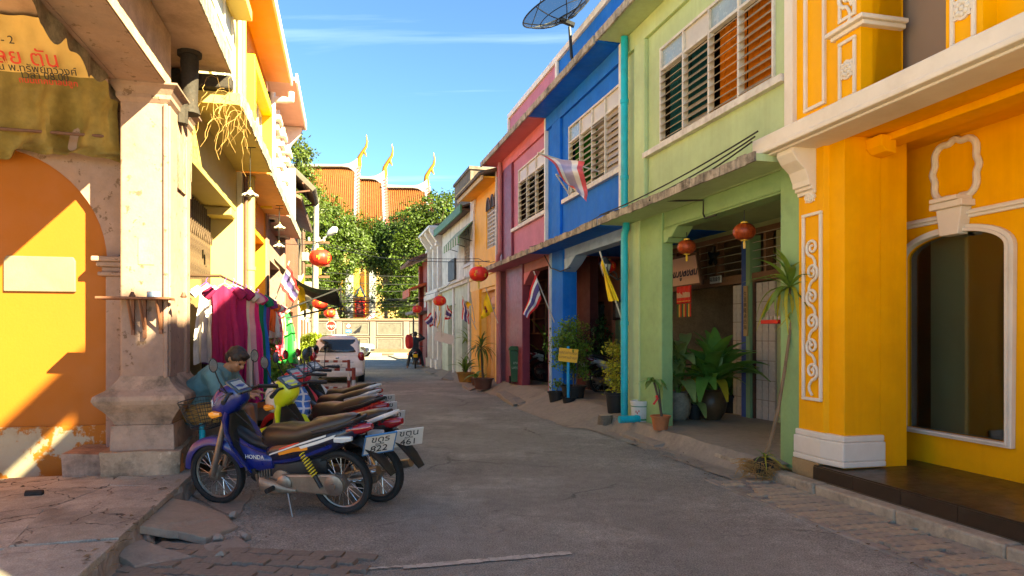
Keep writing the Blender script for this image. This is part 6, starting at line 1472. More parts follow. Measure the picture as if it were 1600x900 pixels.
for i in range(230):
    a, e = rr.uniform(0,6.28), rr.uniform(-.9,.7); d = Vector((math.cos(a)*math.cos(e)*.18, math.sin(a)*math.cos(e)*.14, .13+math.sin(e)*.10)); q = d + Vector((rr.gauss(0,.05),rr.gauss(0,.05),rr.gauss(-.01,.03))); q.z = max(.0,q.z); w = q + Vector((rr.gauss(0,.06),rr.gauss(0,.06),rr.gauss(-.04,.03))); w.z = max(.002, w.z)
    g.tube([(0,0,.16), d, q, w], [.006,.004,.003,.0015], 4, cap=False)
for i in range(14): x = rr.uniform(-.05,.35); g.tube([(x,rr.uniform(-.1,.05),.01),(x+rr.uniform(.06,.2),rr.uniform(-.1,.05),.012)], .004, 4)
g.build('roots', mat('straw_roots', (.38,.20,.055), .85, .3, 10, .2), t)
g = B(); ell(g, (0,0,.13), (.13,.11,.10)); g.build('root_ball', SOIL, t, smooth=True)
# dragon tree in brown pot
p = G(755, 608, .06); t = thing('pot_plant', 'potted dragon tree with spiky crown before the golden house', 'plant', p, 0, GP); pot(t, .27, .30, POTBR, .78)
g = B(); g.tube([(0,0,.25),(-.03,0,.6),(-.06,0,1.1)], [.035,.028,.022], 8); g.build('stem', BARK, t); rosette_plant(t, (-.06,0,1.1), 46, (.42,.62), ['dk','dk2','dk'], rr, (-.9,1.3)); rosette_plant(t, (.02,.05,.28), 10, (.2,.35), ['fern','dk2'], rr, (.3,1.1))
p = G(727, 597, .1); t = thing('pot_plant', 'low leafy plant in round ochre pot beside mint house', 'plant', p, 0, GP); pot(t, .27, .30, POTY, .7); rosette_plant(t, (0,0,.27), 34, (.5,.75), ['fern','dk','fern'], rr, (.3,1.35))
p = G(744, 602, .08); t = thing('pot_plant', 'small trailing plant in dark pot tucked beside the dragon tree', 'plant', p, 0, GP); pot(t, .15, .2, POTBR); rosette_plant(t, (0,0,.18), 18, (.22,.4), ['fern','broad2'], rr, (.1,1.1))
p = G(702, 590, .1) + Vector((.6,.6,0)); t = thing('pot_plant', 'palm fronds drooping beside the white doorway', 'plant', p, 0, GP); pot(t, .2, .25, POTB)
g = B(); g.tube([(0,0,.2),(0,0,1.0)], .03, 6); g.build('stem', BARK, t); rosette_plant(t, (0,0,1.0), 14, (.7,1.0), ['fern','strap2'], rr, (.3,1.3))
# blue porch plants
p = W(869,525,13.7); p.z = .17; t = thing('plant_pot', 'black bucket like pot at foot of the blue column', 'pot', p, 0); pot(t, .17, .22, POTB); bushy(t, [(Vector((.05,.1,.35)),.12,.12)], 120, .06, LMID, 5, [[(0,0,.2),(.05,.05,.32)]])
p = W(889,525,13.2); p.z = .17; t = thing('plant_pot', 'small black pot holding the blue sign post', 'pot', p, 0); pot(t, .14, .15, POTB)
p = W(896,525,13.45); p.z = .2; t = thing('pot_plant', 'tall feathery light green shrub behind the yellow sign', 'plant', p, 0, GP); pot(t, .25, .33, POTB)
sc_ = (HY and p.y)/FPX
def lo(px, py, rx, ry): q = W(px,py,p.y)-p; return (q, rx*sc_, ry*sc_)
bushy(t, [lo(888,528,28,26), lo(905,545,20,24), lo(876,545,18,16), lo(895,508,18,14), lo(882,565,20,20), lo(908,578,16,20)], 3400, .055, LMID, 6, [[(0,0,.3),(.02,0,.8),(0,0,1.2)],[(.05,.02,.3),(.1,0,.9),(.08,0,1.3)]], .016)
p = G(930, 612, .28) + Vector((.05,.4,0)); t = thing('pot_plant', 'tall dark green shrub with round leaves against the terracotta wall', 'plant', p, 0, GP); pot(t, .24, .32, POTB); sc_ = p.y/FPX
bushy(t, [lo(934,505,13,16), lo(930,525,20,20), lo(942,548,22,24), lo(928,560,22,22), lo(945,580,20,22)], 2600, .075, LDK, 7, [[(0,0,.3),(0,0,.9),(0,0,1.5)]], .016)
p = G(963, 646, .2); t = thing('pot_plant', 'yellow green variegated shrub in black pot by green column', 'plant', p, 0, GP); pot(t, .19, .36, POTB); sc_ = p.y/FPX
bushy(t, [lo(966,550,12,14), lo(962,575,14,18), lo(966,598,13,16), lo(958,540,8,8)], 1500, .055, LYG, 8, [[(0,0,.3),(0,0,.7),(0,0,1.0)]])
p = G(848, 600, .28) + Vector((.2,1.0,0)); t = thing('pot_plant', 'tall strap leaf plant standing inside the maroon porch', 'plant', p, 0, GP); pot(t, .16, .2, POTB); rosette_plant(t, (0,0,.2), 9, (1.2,1.9), ['strap','strap'], rr, (.95,1.45))
# left side greenery
p = G(493, 566, 0) + Vector((-.6,-8,0)); p = W(488,525,25); p.z = 0; t = thing('bush', 'bright yellow green bush behind the white hatchback on the left', 'bush', p); sc_ = p.y/FPX
bushy(t, [lo(488,548,20,26), lo(498,535,14,14), lo(476,545,14,24), lo(486,528,12,10)], 4200, .10, leafmat('yellow_green_bush', (.20,.26,.02), .35, .4), 9, [[(0,0,0),(0,0,.5)],[(0,0,0),(.3,.1,.7)]], .03)  # bush leaves are a bright yellow green
PT = [(418, 590, 'terracotta pot of leafy plant beneath the hanging scarves', 11.3), (400, 596, 'second terracotta pot of leaves beside the grey platform', 10.6), (436, 592, 'green leafy pot plant at the far end of the clothes racks', 12.8), (408, 560, 'dark leafed plant in pot on the platform behind the scarves', 12.4)]
for k, (px, py, lb, d) in enumerate(PT):
    p = W(px, py+ (20 if k < 3 else 10), d); p.z = max(.1, p.z - .2); t = thing('pot_plant', lb, 'plant', p, 0, 'pot plants by the left shops'); pot(t, .17, .3, POTT); sc_ = p.y/FPX
    bushy(t, [(Vector((0,0,.45)),.22,.2), (Vector((.1,0,.6)),.16,.14)], 500, .09, LMID, 30+k, [[(0,0,.25),(0,0,.5)]])
# dry weed hanging from the gutter
p = F_ = FL(7.55).world(.05, .42, 4.3); t = thing('dry_weed', 'straw dry weed hanging off the peach balcony corner', 'weed', p)
g = B(); rr = random.Random(8)
for i in range(46):
    q = Vector((rr.gauss(0,.10), rr.gauss(0,.10), rr.uniform(-.5,.12))); pts = [q]; d = Vector((rr.gauss(0,.6),rr.gauss(0,.6),rr.uniform(-.8,.6))).normalized()
    for k in range(7): d = (d + Vector((rr.gauss(0,.45),rr.gauss(0,.45),-.42))).normalized(); pts.append(pts[-1] + d*rr.uniform(.03,.085)*(1.5 if i % 9 == 0 else 1))
    g.tube(pts, .0018, 3, cap=False)
g.build('stems', mat('straw', (.46,.28,.09), .85, .25, 10, .1), t)
# ================================================================== TEMPLE
TSTEP = 57.0
WALLP = mat('cream_temple_wall', (.17,.148,.126), .8, .12, .5, .15, dirt=.25, dirtcol=(.4,.28,.18)); PANELT = mat('rough_stucco_panel', (.125,.11,.088), .9, .35, 3, .9, 8, bump2=1)
t = thing('temple_wall', 'long cream boundary wall with rough stucco panels across the street end', 'wall', (-12, TSTEP, 0))
g = B(); g.box(-34, 26, 0, .4, .12, 2.75); g.build('wall_core', WALLP, t)
g = B(); g.box(-34, 26, -.12, .5, 2.78, 2.95); g.box(-34, 26, -.06, .44, 2.70, 2.78); g.box(-34,26,-.07,0,1.38,1.50); g.build('coping', mat('tan_coping', (.19,.13,.09), .8, .1), t, bevel=.02)
xs_ = [W(px,525,TSTEP).x+12 for px in (478,530,583,635,688)]; st_ = 2.80
x0_ = xs_[1]; k0 = [x0_ + st_*i for i in range(-9, 10)]
for x in k0:
    g = B(); g.box(x-.22, x+.22, -.10, .0, .12, 2.70); g.build('pilaster', WALLP, t, bevel=.02)
    for z0_, z1_ in ((1.66,2.56),(.42,1.22)):
        xa, xe = x+.42, x+st_-.42; g = B(); g.box(xa,xe,-.03,-.003,z0_,z1_); o = g.build('panel', PANELT, t)
        g = B(); w = .09; g.box(xa-w,xe+w,-.06,-.0,z0_-w,z0_); g.box(xa-w,xe+w,-.06,0,z1_,z1_+w); g.box(xa-w,xa,-.058,0,z0_,z1_); g.box(xe,xe+w,-.058,0,z0_,z1_); g.build('panel_frame', WALLP, t, bevel=.01)
g = B(); g.box(-34, 26, -.5, 0, 0, .42); g.build('planter', mat('brown_wavy_base', (.22,.10,.06), .85, .4, 2, .5, 10), t)
g = B(); g.box(-50, 30, 0, 7, -.02, .13); o = g.build('far_pavement', CONCL); o.location = (0, 52.2, 0); kind(o)
kb = thing('striped_kerb', 'red and white striped kerb below the temple wall', 'kerb', (-12, 52.1, 0)); kb["kind"] = 'structure'; del kb["category"]
KR = mat('kerb_red', (.55,.08,.06), .7, .15); KW = mat('kerb_white', (.70,.64,.58), .7, .1)
for i in range(34): MB().box(-16+i*.95, -16+(i+1)*.95-.01, 0, .2, 0, .165).build('kerb_block', KR if i % 2 else KW, kb)
for k, px in enumerate((525, 660)):
    p = W(px, 525, TSTEP+.2); p.z = 2.95; g = B(); g.lathe([(.28,0),(.3,.1),(.2,.16),(.24,.22),(.15,.32),(.18,.38),(.1,.52),(.05,.7),(.01,.95)], 12); o = g.build('wall_finial', WALLP, smooth=40); o.location = p; tag(o, ['pointed cream finial on the temple wall behind the stop sign', 'pointed cream finial on the temple wall at far right'][k], 'finial')
# roofs
DR = 82.0
t = thing('temple', 'temple hall with three stepped orange tiled roofs and golden finials', 'temple', W(560,525,DR+8) * 1.0); t.location.z = 0; OT = Vector(t.location)
TILEO = mat('glazed_orange_tile', (.175,.055,.012), .5, .3, 2.5, .15, 6, dirt=.25, dscale=4, dirtcol=(.08,.02,.006)); RIDGE = mat('white_ridge_plaster', (.30,.295,.29), .6, .05); BARGE = mat('bargeboard_white_blue', (.60,.58,.62), .6, .1)
GOLDL = mat('gilded_finial', (.30,.15,.015), .38, .15, 3, .05, metal=.55)
def rtier(pxl, pxr, yr, yb, dd, chofa):
    d0, d1 = DR-dd, DR-9-dd; A = W(pxl, yr, d0)-OT; Bv = W(pxr, yr, d0)-OT; zb_ = (H - (yb-HY)*d1/FPX); n_ = int((pxr-pxl)/3.1); yb_ = d1-OT.y
    g = B()
    def fn(u, v): x = A.x+(Bv.x-A.x)*u; ph = u*n_*2*math.pi; return (x - .213*(yb_-A.y)*v, A.y+(yb_-A.y)*v, A.z+(zb_-A.z)*v - .35*math.sin(math.pi*v) + .075*math.cos(ph))
    g.grid(lambda u, v: fn(u, 1-v), n_*6, 10); g.build('tiled_roof', TILEO, t, smooth=True)
    g = B(); g.box(A.x, Bv.x, A.y, A.y+16, 2, A.z-1.0); g.build('gable_body', WALLP, t)
    P = lambda px, py: ((px-CX)*d0/FPX-OT.x, H-(py-HY)*d0/FPX)
    # ridge beam sweeping up to the finial
    x1, z1 = P(pxr-.5, yr); x0, z0 = P(pxl, yr); s = d0/FPX
    low = [(x0,z0-2*s),(x1-18*s,z1-2.5*s),(x1-9*s,z1-4*s),(x1-3*s,z1-8*s),(x1+1*s,z1-14*s)]; top = [(x1+6*s,z1-14*s),(x1+5*s,z1+11*s),(x1-1*s,z1+6*s),(x1-9*s,z1+2*s),(x1-20*s,z1+1*s),(x0,z0+2.5*s)]
    g = B(); g.prism(low+top, A.y-.75, A.y+.2); g.build('ridge', RIDGE, t, bevel=.06)
    # bargeboard down the roof edge with flame leaves
    g = B(); nb_ = 14
    for i in range(nb_):
        v0, v1 = i/nb_, (i+1)/nb_; a = Vector(fn(1,v0)); b = Vector(fn(1,v1)); g.add([(a.x-.1,a.y,a.z+.05),(a.x+.38,a.y,a.z+.25),(b.x+.38,b.y,b.z+.25),(b.x-.1,b.y,b.z+.05),(a.x-.1,a.y+.3,a.z-.4),(a.x+.38,a.y+.3,a.z-.3),(b.x+.38,b.y+.3,b.z-.3),(b.x-.1,b.y+.3,b.z-.4)], [(0,1,2,3),(1,5,6,2),(4,0,3,7),(4,7,6,5),(0,4,5,1),(3,2,6,7)])
    g.build('bargeboard', BARGE, t)
    lf = None
    for i in range(18):
        a = Vector(fn(1,(i+.3)/18)); q = B(); q.prism([(-.1,-.2),(.28,-.12),(.38,.12),(.1,.1)], -.12, .05)
        if lf is None: lf = mk(q, 'bargeboard_leaf', [mat('red_glass_leaf', (.55,.12,.10), .4, .1)])
        piece('bargeboard_leaf', lf, t, (a.x+.22, a.y-.15, a.z+.3))
    pts = [P(px, py) for px, py in chofa]; rad = [.18,.36,.26,.20,.17,.12,.05]
    g = B(); g.tube([(x, A.y-.3, z) for x, z in pts], rad, 10); bx, bz = pts[3]; g.tube([(bx+.2,A.y-.3,bz+.1),(bx+.5,A.y-.3,bz-.5)], [.2,.05], 8); g.build('finial', GOLDL, t, smooth=True)
def ch(x, y): return [(x,y+12),(x+.5,y),(x+1,y-10),(x+6,y-19),(x+12,y-28),(x+13.5,y-36),(x+12,y-46)]
rtier(400, 556, 260, 352, 0, ch(561,258)); rtier(556, 597.5, 279, 356, 1.0, ch(601,272.5)); rtier(597.5, 664, 293, 362, 2.0, ch(666,286))
# porch front below the trees
g = B(); a, b = W(470,525,74)-OT, W(690,525,74)-OT; g.box(a.x, b.x, a.y, a.y+3, 0, 11); g.build('hall_wall', mat('temple_ochre_wall', (.58,.40,.16), .7, .1, .5, .1), t)
def hb(px0, px1, py0, py1, d, m, name, dep=.4):
    a, b = W(px0,py0,d)-OT, W(px1,py1,d)-OT; g = B(); g.box(a.x,b.x,a.y,a.y+dep,min(a.z,b.z),max(a.z,b.z)); return g.build(name, m, t)
for px0, px1 in ((540,551),(577,586),(470,480)): hb(px0, px1, 418, 520, 73, RIDGE, 'white_column', .6)
for px0, px1 in ((527,540),(551,560),(570,577)): hb(px0, px1, 418, 520, 73.3, mat('gold_column', (.62,.36,.06), .5, .15), 'gold_column', .4)
for px0, px1 in ((555,570),(514,526)):
    hb(px0, px1, 470, 520, 73.1, REDP, 'red_doorframe', .3); hb(px0+2.5, px1-2.5, 472, 520, 73, plain('dark_red_door', (.10,.012,.012), .6), 'door', .2)
    q = [(px0-2,465),((px0+px1)/2,446),(px1+2,465)]; pv_ = [W(x,y,72.9)-OT for x, y in q]; g = B(); g.prism([(v.x,v.z) for v in pv_], pv_[0].y, pv_[0].y+.3); g.build('gable_frame', plain('navy_gable', (.02,.035,.08), .5), t)
    q = [(px0+2,463),((px0+px1)/2,451),(px1-2,463)]; pv_ = [W(x,y,72.8)-OT for x, y in q]; g = B(); g.prism([(v.x,v.z) for v in pv_], pv_[0].y, pv_[0].y+.1); g.build('gable_panel', GOLD, t)
for px in (565,): pass
g = B()
for i in range(22): p = W(553+i*1.6, 497, 69)-OT; g.tube([(p.x,p.y,2.6),(p.x,p.y,3.4)], .05, 5)
g.build('gilt_railing', GOLD, t)
# ================================================================== SMALL THINGS
LRED = mat('lantern_red', (.72,.025,.015), .45, .08, 6, .05); LGLD = mat('lantern_gold', (.78,.50,.05), .35, .1, 6, 0); LFIL = mat('gilded_filigree', (.36,.055,.012), .4, .7, 22, .4, 40, metal=.2)
def lantern(label, c, r, wire=.5, fil=False, group='red lanterns strung over the street', tass=True):
    t = thing('paper_lantern', label, 'lantern', c, random.uniform(0,6), group)
    g = B(); n = 48; rings = []
    for k in range(13):
        a = math.pi*(k+.6)/13.2; rings.append([((r*math.sin(a)**.85)*(1+.035*abs(math.cos(6*2*math.pi*j/n)))*math.cos(2*math.pi*j/n), (r*math.sin(a)**.85)*(1+.035*abs(math.cos(6*2*math.pi*j/n)))*math.sin(2*math.pi*j/n), -.80*r*math.cos(a)) for j in range(n)])
    g.loft(rings); b = g.build('shade', LFIL if fil else LRED, t, smooth=60)
    for s, nm in ((1,'cap'),(-1,'base_ring')):
        g = B(); g.lathe([(r*.30,0),(r*.33,.03*r),(r*.33,.16*r),(r*.26,.18*r)], 16, (0,0,s*.74*r - (.1*r if s < 0 else 0))); g.build(nm, LGLD, t, smooth=40)
    if not fil:
        q = random.Random(int(c[0]*77))
        for k in range(6):
            a = 2*math.pi*k/6; g = B()
            for w in range(9):   # gilt brush strokes of the painted characters
                u0, v0 = q.uniform(-.15,.15), q.uniform(-.38,.38); du, dv = (q.uniform(.05,.14), .018) if w % 2 else (.018, q.uniform(.06,.16)); pts = []
                for uu, vv in ((u0-du,v0-dv),(u0+du,v0-dv),(u0+du,v0+dv),(u0-du,v0+dv)):
                    rr_ = r*(1.045*math.sqrt(max(.05,1-(vv/.80)**2))**.85)*1.01; pts.append((rr_*math.cos(a+uu), rr_*math.sin(a+uu), r*vv))
                g.add(pts, [(0,1,2,3)])
            g.build('gilt_character', LGLD, t)
    if tass:
        g = B()
        for k in range(9): a = 2*math.pi*k/9; g.tube([(.04*r*math.cos(a),.04*r*math.sin(a),-.82*r),(.09*r*math.cos(a),.09*r*math.sin(a),-1.1*r),(.08*r*math.cos(a),.08*r*math.sin(a),-1.55*r)], .035*r, 4)
        g.build('tassel', LGLD, t)
    g = B(); g.tube([(0,0,.86*r),(0,0,.86*r+wire)], .006, 4); g.build('hanger', CABLE, t)
    return t
lantern('big red lantern beside the utility pole at left', W(500,403,14.5), .225, .12)
lantern('red lantern below the black awning, higher of two', W(500,474,18.5), .20, .1)
lantern('red lantern just above the stop sign', W(515,489,24), .20, .1)
lantern('big red lantern in front of the golden house', W(748,428,15.5), .215, .1)
lantern('red lantern before the white shophouse, above a cluster of flags', W(687,470,23), .215, .1)
lantern('small red lantern nearest the oxblood corner house', W(652,483,31), .22, .1)
GL = 'gilded lanterns under the green porch'
lantern('gilded red lantern above the pink name board', W(1073,386,9.6), .128, .25, True, GL); lantern('gilded red lantern above the white folding door', W(1163,362,8.3), .132, .3, True, GL)
lantern('dim red lantern hanging in the shade of the blue porch', W(950,416,14.5), .17, .2, False, 'lanterns in the blue porch')
g = B(); g.lathe([(.01,-.2),(.16,-.1),(.18,0),(.14,.1),(.01,.16)], 20); o = g.build('pink_lantern', mat('pink_paper', (.62,.36,.28), .8, .1), smooth=True); o.location = W(777,470,19.5); tag(o, 'round pink paper lantern behind the yellow flag at the golden door', 'lantern')
# ---- flags
FR_ = mat('flag_red', (.62,.025,.03), .8, .08, 8, .1); FW_ = mat('flag_white', (.72,.68,.66), .8, .05, 8, .1); FB_ = mat('flag_blue', (.10,.07,.22), .8, .08, 8, .1); FRF = mat('faded_red', (.66,.10,.12), .8, .08, 8, .1); FWF = mat('faded_white', (.74,.68,.68), .8, .05, 8, .1); FBF = mat('faded_lilac', (.42,.36,.52), .8, .1, 8, .1); POLEW = mat('pale_pole', (.66,.58,.48), .5, .1)
def flag(label, base, tip, A, Bq, Cq, Dq, d, thai=True, amp=.05, waves=2.2, group='flags on shop fronts', dd=.3, emblem=False, faded=False):
    """pole from base to tip; cloth A (top of pole), B (lower on pole), C (fly end below), D (fly end above), all as survey points"""
    pb, pt = W(*base, d+dd), W(*tip, d); O_ = pb
    t = thing('flag', label, 'flag', O_, 0, group)
    g = B(); g.tube([pb-O_, pt-O_], .013, 7); g.build('pole', POLEW, t, smooth=True)
    P4 = [W(*q, d) for q in (A, Bq, Cq, Dq)]; ph = random.random()*6
    def fn(u, v):
        p = P4[0].lerp(P4[3], u).lerp(P4[1].lerp(P4[2], u), v) - O_; k = min(1, u*2)
        return p + Vector((.25*amp*math.sin(u*9+v*3+ph), amp*k*math.sin(u*waves*6.28+v*2.5+ph) + .4*amp*math.sin(v*6+ph), .2*amp*math.sin(u*7+ph)))
    g = B(); st_ = [0,1,2,2,1,0]
    g.grid(fn, 22, 18, (lambda u, v: st_[min(5,int(v*6+.001))]) if thai else None)
    o = g.build('cloth', ([FRF, FWF, FBF] if faded else [FR_, FW_, FB_]) if thai else YELLOWFLAG, t, smooth=True)
    if emblem:
        g = B(); c = fn(.5,.5)
        for k in range(7): a = k*.9; p = fn(.42+.03*math.sin(a*2), .3+.06*k); q = fn(.52+.05*math.cos(a*1.5), .34+.06*k); g.tube([Vector(p)+Vector((0,-.012,0)), Vector(q)+Vector((0,-.012,0))], .010*1.2, 4)
        g.build('emblem', mat('emblem_red', (.35,.06,.03), .8), t)
    return t
flag('striped flag hanging on the peach pillar above the scarves, left side', (428,472), (452,408), (451,412), (437,447), (457,472), (468,452), 12.3, dd=.1)
flag('plain yellow flag behind the striped flag on the left side', (448,500), (474,428), (474,430), (463,455), (470,490), (478,484), 14, False, dd=.1)
flag('faded flag twisted in the wind under the blue louvred window', (936,268), (840,239), (845,240), (910,252), (918,318), (892,290), 10.6, dd=.9, amp=.14, waves=1.6, faded=True)
flag('striped flag drooping before the maroon porch', (868,508), (834,424), (836,428), (847,468), (824,499), (818,490), 14.0, dd=.5)
flag('yellow flag leaning out under the blue canopy beside the wall lamp', (973,505), (937,393), (939,398), (966,470), (952,470), (941,418), 10.6, False, dd=.4, amp=.04)
flag('yellow flag with small red emblem before the golden house', (778,505), (759,450), (760,456), (771,487), (752,500), (752,492), 17, False, dd=.5, emblem=True)
flag('striped flag on the mint house, next to the golden house', (744,515), (722,463), (723,466), (732,487), (733,507), (722,498), 20, dd=.5)
flag('yellow flag paired behind the mint house striped flag', (742,505), (736,465), (731,470), (736,476), (728,488), (724,480), 20.5, False, dd=.3)
flag('striped flag spread to the right in the cluster below a lantern', (692,525), (697,472), (698,476), (695,500), (705,498), (707,490), 23, dd=.3)
flag('yellow flag in the middle of the flag cluster', (690,527), (688,478), (689,486), (688,498), (683,516), (684,508), 23.5, False, dd=.3)
flag('blue centred striped flag left in the flag cluster', (688,525), (678,480), (679,482), (683,492), (680,512), (677,506), 24, dd=.3)
flag('striped flag farthest left, beside the oxblood house', (686,520), (671,485), (673,488), (679,506), (672,512), (663,500), 25, dd=.3)
flag('tiny striped flag standing on the temple wall', (570,498), (587,486), (586,487), (584,498), (572,500), (573,498), 56, group=None)
# ---- clothes on the racks
f = L1F; yr = .255; zr = 2.19
RAILM = mat('brown_rail', (.10,.055,.03), .5, .2, metal=.4)
xr0, xr1 = f.x(345, yr), f.x(392, yr)
rk1 = thing('clothes_rack', 'nearer clothes rail fixed to the pale yellow shop shutter', 'clothes rack', f.world(xr0, yr, .84), f.rz, 'clothes racks outside the left shop')
g = B(); g.tube([(.06,0,zr-.84),(xr1-xr0-.06,0,zr-.84)], .016, 8); g.tube([(0,0,zr-.84),(0,-.55,zr-.84)], .018, 8); g.tube([(xr1-xr0,0,zr-.84),(xr1-xr0,-.5,zr-.84)], .018, 8); g.build('rail', RAILM, rk1)
g = B(); g.box(-.03,.03,-.58,-.52,0,zr-.84); g.build('post', mat('dull_brass_bar', (.25,.18,.08)), rk1)
xs0, xs1 = f.x(397, yr), f.x(434, yr)
rk2 = thing('clothes_rack', 'farther clothes rail holding scarves and blouses', 'clothes rack', f.world(xs0, yr, .8), f.rz, 'clothes racks outside the left shop')
g = B(); g.tube([(0,0,1.36),(xs1-xs0,0,1.36)], .016, 8)
for x in (0, xs1-xs0): g.tube([(x,0,1.36),(x,-.5,1.36)], .018, 8)
g.build('rail', RAILM, rk2)
def garment(label, cat, xg, yg, ztop, length, wt, wh, m, sleeves=.0, seed=1, slant=0, stripes=None, group='clothes hanging on the racks', name='dress', F=None):
    F = F or f; t = thing(name, label, cat, F.world(xg, yg, ztop), F.rz, group); q = random.Random(seed); ph = [q.random()*6 for _ in range(4)]
    def half(v): return (.06+(wt-.06)*min(1,v/.05)) if v < .05 else wt*(1-.12*math.sin(min(1,(v-.05)*3)*math.pi)) + (wh-wt)*v
    def fn(u, v):
        a = u*2*math.pi; w = half(v); th = .018+.045*v; fo = (.55*math.sin(6*a+ph[0]+.6*math.sin(3*v)) + .35*math.sin(11*a+ph[1]+2*v))*min(1,.25+v*1.2)
        return (math.cos(a)*th*(1+fo*1.6) + slant*v*.2, math.sin(a)*w*(1+.10*fo) + .015*math.sin(v*5+ph[2]), -length*v - .02*math.sin(3*a+ph[3])*v - (.05 if v < .03 else 0)*abs(math.sin(a)))
    g = B(); g.grid(fn, 34, 16, stripes); g.build('cloth', m if not isinstance(m, tuple) else list(m), t, smooth=True)
    if sleeves:
        for s in (1,-1): g = B(); g.tube([(0,s*(wt-.03),-.05),(0,s*(wt+.05),-.13),(0,s*(wt+.07),-.05-sleeves)], [.045,.065,.055], 10); g.build('sleeve', m if not isinstance(m, tuple) else m[0], t, smooth=True)
    g = B(); g.tube([(0,-wt*.8,-.045),(0,0,.02),(0,wt*.8,-.045)], .006, 5); g.tube([(0,0,.02),(0,0,.05),(0,.02,.075),(0,.0,.09)], .004, 5); g.build('hanger', plain('purple_hanger', (.2,.08,.4), .4), t)
    return t
def cl(n, c): return mat('cloth_'+n, c, .85, .12, 5, .3, 20)
MRN, MRN2 = cl('crimson', (.25,.004,.055)), cl('magenta', (.30,.005,.075))
zt = zr-.08; dx = lambda t: xr0 + (xr1-xr0)*t
garment('long crimson dress hanging nearest on the rail, above the seated man', 'dress', dx(.10), yr+.0, zt, 1.42, .15, .165, MRN, .10, 1)
garment('second crimson dress just behind the nearest long one', 'dress', dx(.22), yr+.05, zt+.01, 1.40, .15, .17, MRN2, .10, 2)
garment('cream dress between crimson and pink dresses', 'dress', dx(.36), yr+.03, zt, 1.25, .18, .20, cl('cream', (.58,.48,.38)), .1, 3)
garment('pale pink dress with thin folds in mid rail', 'dress', dx(.47), yr+.05, zt, 1.3, .19, .22, cl('pale_pink', (.62,.30,.32)), .12, 4)
garment('bright pink long dress right of the pale pink one', 'dress', dx(.58), yr+.07, zt, 1.5, .19, .22, cl('hot_pink', (.58,.015,.16)), .1, 5)
garment('dark green long dress near the far end of the nearer rail', 'dress', dx(.70), yr+.09, zt, 1.52, .20, .22, cl('deep_green', (.01,.17,.07)), .14, 6)
garment('royal blue long dress beside the dark green one', 'dress', dx(.82), yr+.12, zt-.05, 1.5, .18, .20, cl('royal_blue', (.02,.12,.42)), 0, 7)
garment('purple wrap at the far end of the nearer rail', 'dress', dx(.92), yr+.12, zt, .6, .17, .18, cl('plum', (.20,.02,.14)), .15, 8)
g1 = garment('white and lilac tunic hanging left of the crimson dresses', 'tunic', f.x(322,-.08), -.08, zr-.02, 1.02, .10, .13, (cl('white', (.66,.60,.58)), cl('lilac', (.25,.09,.32))), .05, 9, stripes=lambda u, v: 1 if (v > .42 and .2 < u < .55) else 0, name='tunic')
dx2 = lambda t: xs0 + (xs1-xs0)*t; z2 = 2.10
PEA, PEW = cl('coral', (.60,.13,.12)), cl('peach_white', (.66,.46,.38))
garment('long coral and white striped scarf at the near end of the farther rail', 'scarf', dx2(.08), yr+.0, z2, 1.45, .20, .10, (PEA, PEW), 0, 10, stripes=lambda u, v: int(v*22+u*6) % 2, name='scarf')
garment('orange top with pale band behind the striped scarf', 'blouse', dx2(.25), yr+.05, z2, .52, .17, .17, cl('orange', (.7,.12,.02)), .1, 11, name='blouse')
garment('white blouse in the middle of the farther rail', 'blouse', dx2(.36), yr+.06, z2, .62, .17, .18, cl('off_white', (.62,.56,.5)), .1, 12, name='blouse')
garment('pink flowered blouse beside the white blouse', 'blouse', dx2(.46), yr+.08, z2, .75, .17, .19, (cl('rose', (.58,.10,.16)), cl('blush', (.62,.35,.32))), .1, 13, stripes=lambda u, v: 1 if noise.noise((u*9,v*9,3)) > .1 else 0, name='blouse')
garment('red and pink patterned dress hanging low behind blouses', 'dress', dx2(.55), yr+.08, z2-.1, .95, .17, .19, (cl('scarlet', (.55,.02,.05)), cl('rose', (.58,.10,.16))), 0, 14, stripes=lambda u, v: int(u*10+v*8) % 2)
garment('pale peach blouse near the green scarf', 'blouse', dx2(.65), yr+.08, z2, .6, .17, .18, cl('peach', (.62,.36,.25)), .1, 15, name='blouse')
garment('sky blue wrap half hidden by the green scarf', 'scarf', dx2(.74), yr+.08, z2-.05, .9, .15, .12, cl('sky', (.08,.28,.5)), 0, 16, name='scarf')
garment('bright green tie dyed scarf on the farther rail', 'scarf', dx2(.84), yr+.16, z2, 1.15, .14, .30, (cl('leaf_green', (.04,.36,.06)), cl('mint_dye', (.25,.5,.18))), 0, 17, stripes=lambda u, v: 1 if noise.noise((u*7,v*6,1)) > .22 else 0, name='scarf')
garment('dusky mauve scarf at the very end of the farther rail', 'scarf', dx2(.97), yr+.18, z2-.02, 1.25, .12, .2, (cl('mauve', (.20,.05,.12)), cl('salmon', (.5,.2,.15))), 0, 18, stripes=lambda u, v: 0 if v > .5 else 1, name='scarf')
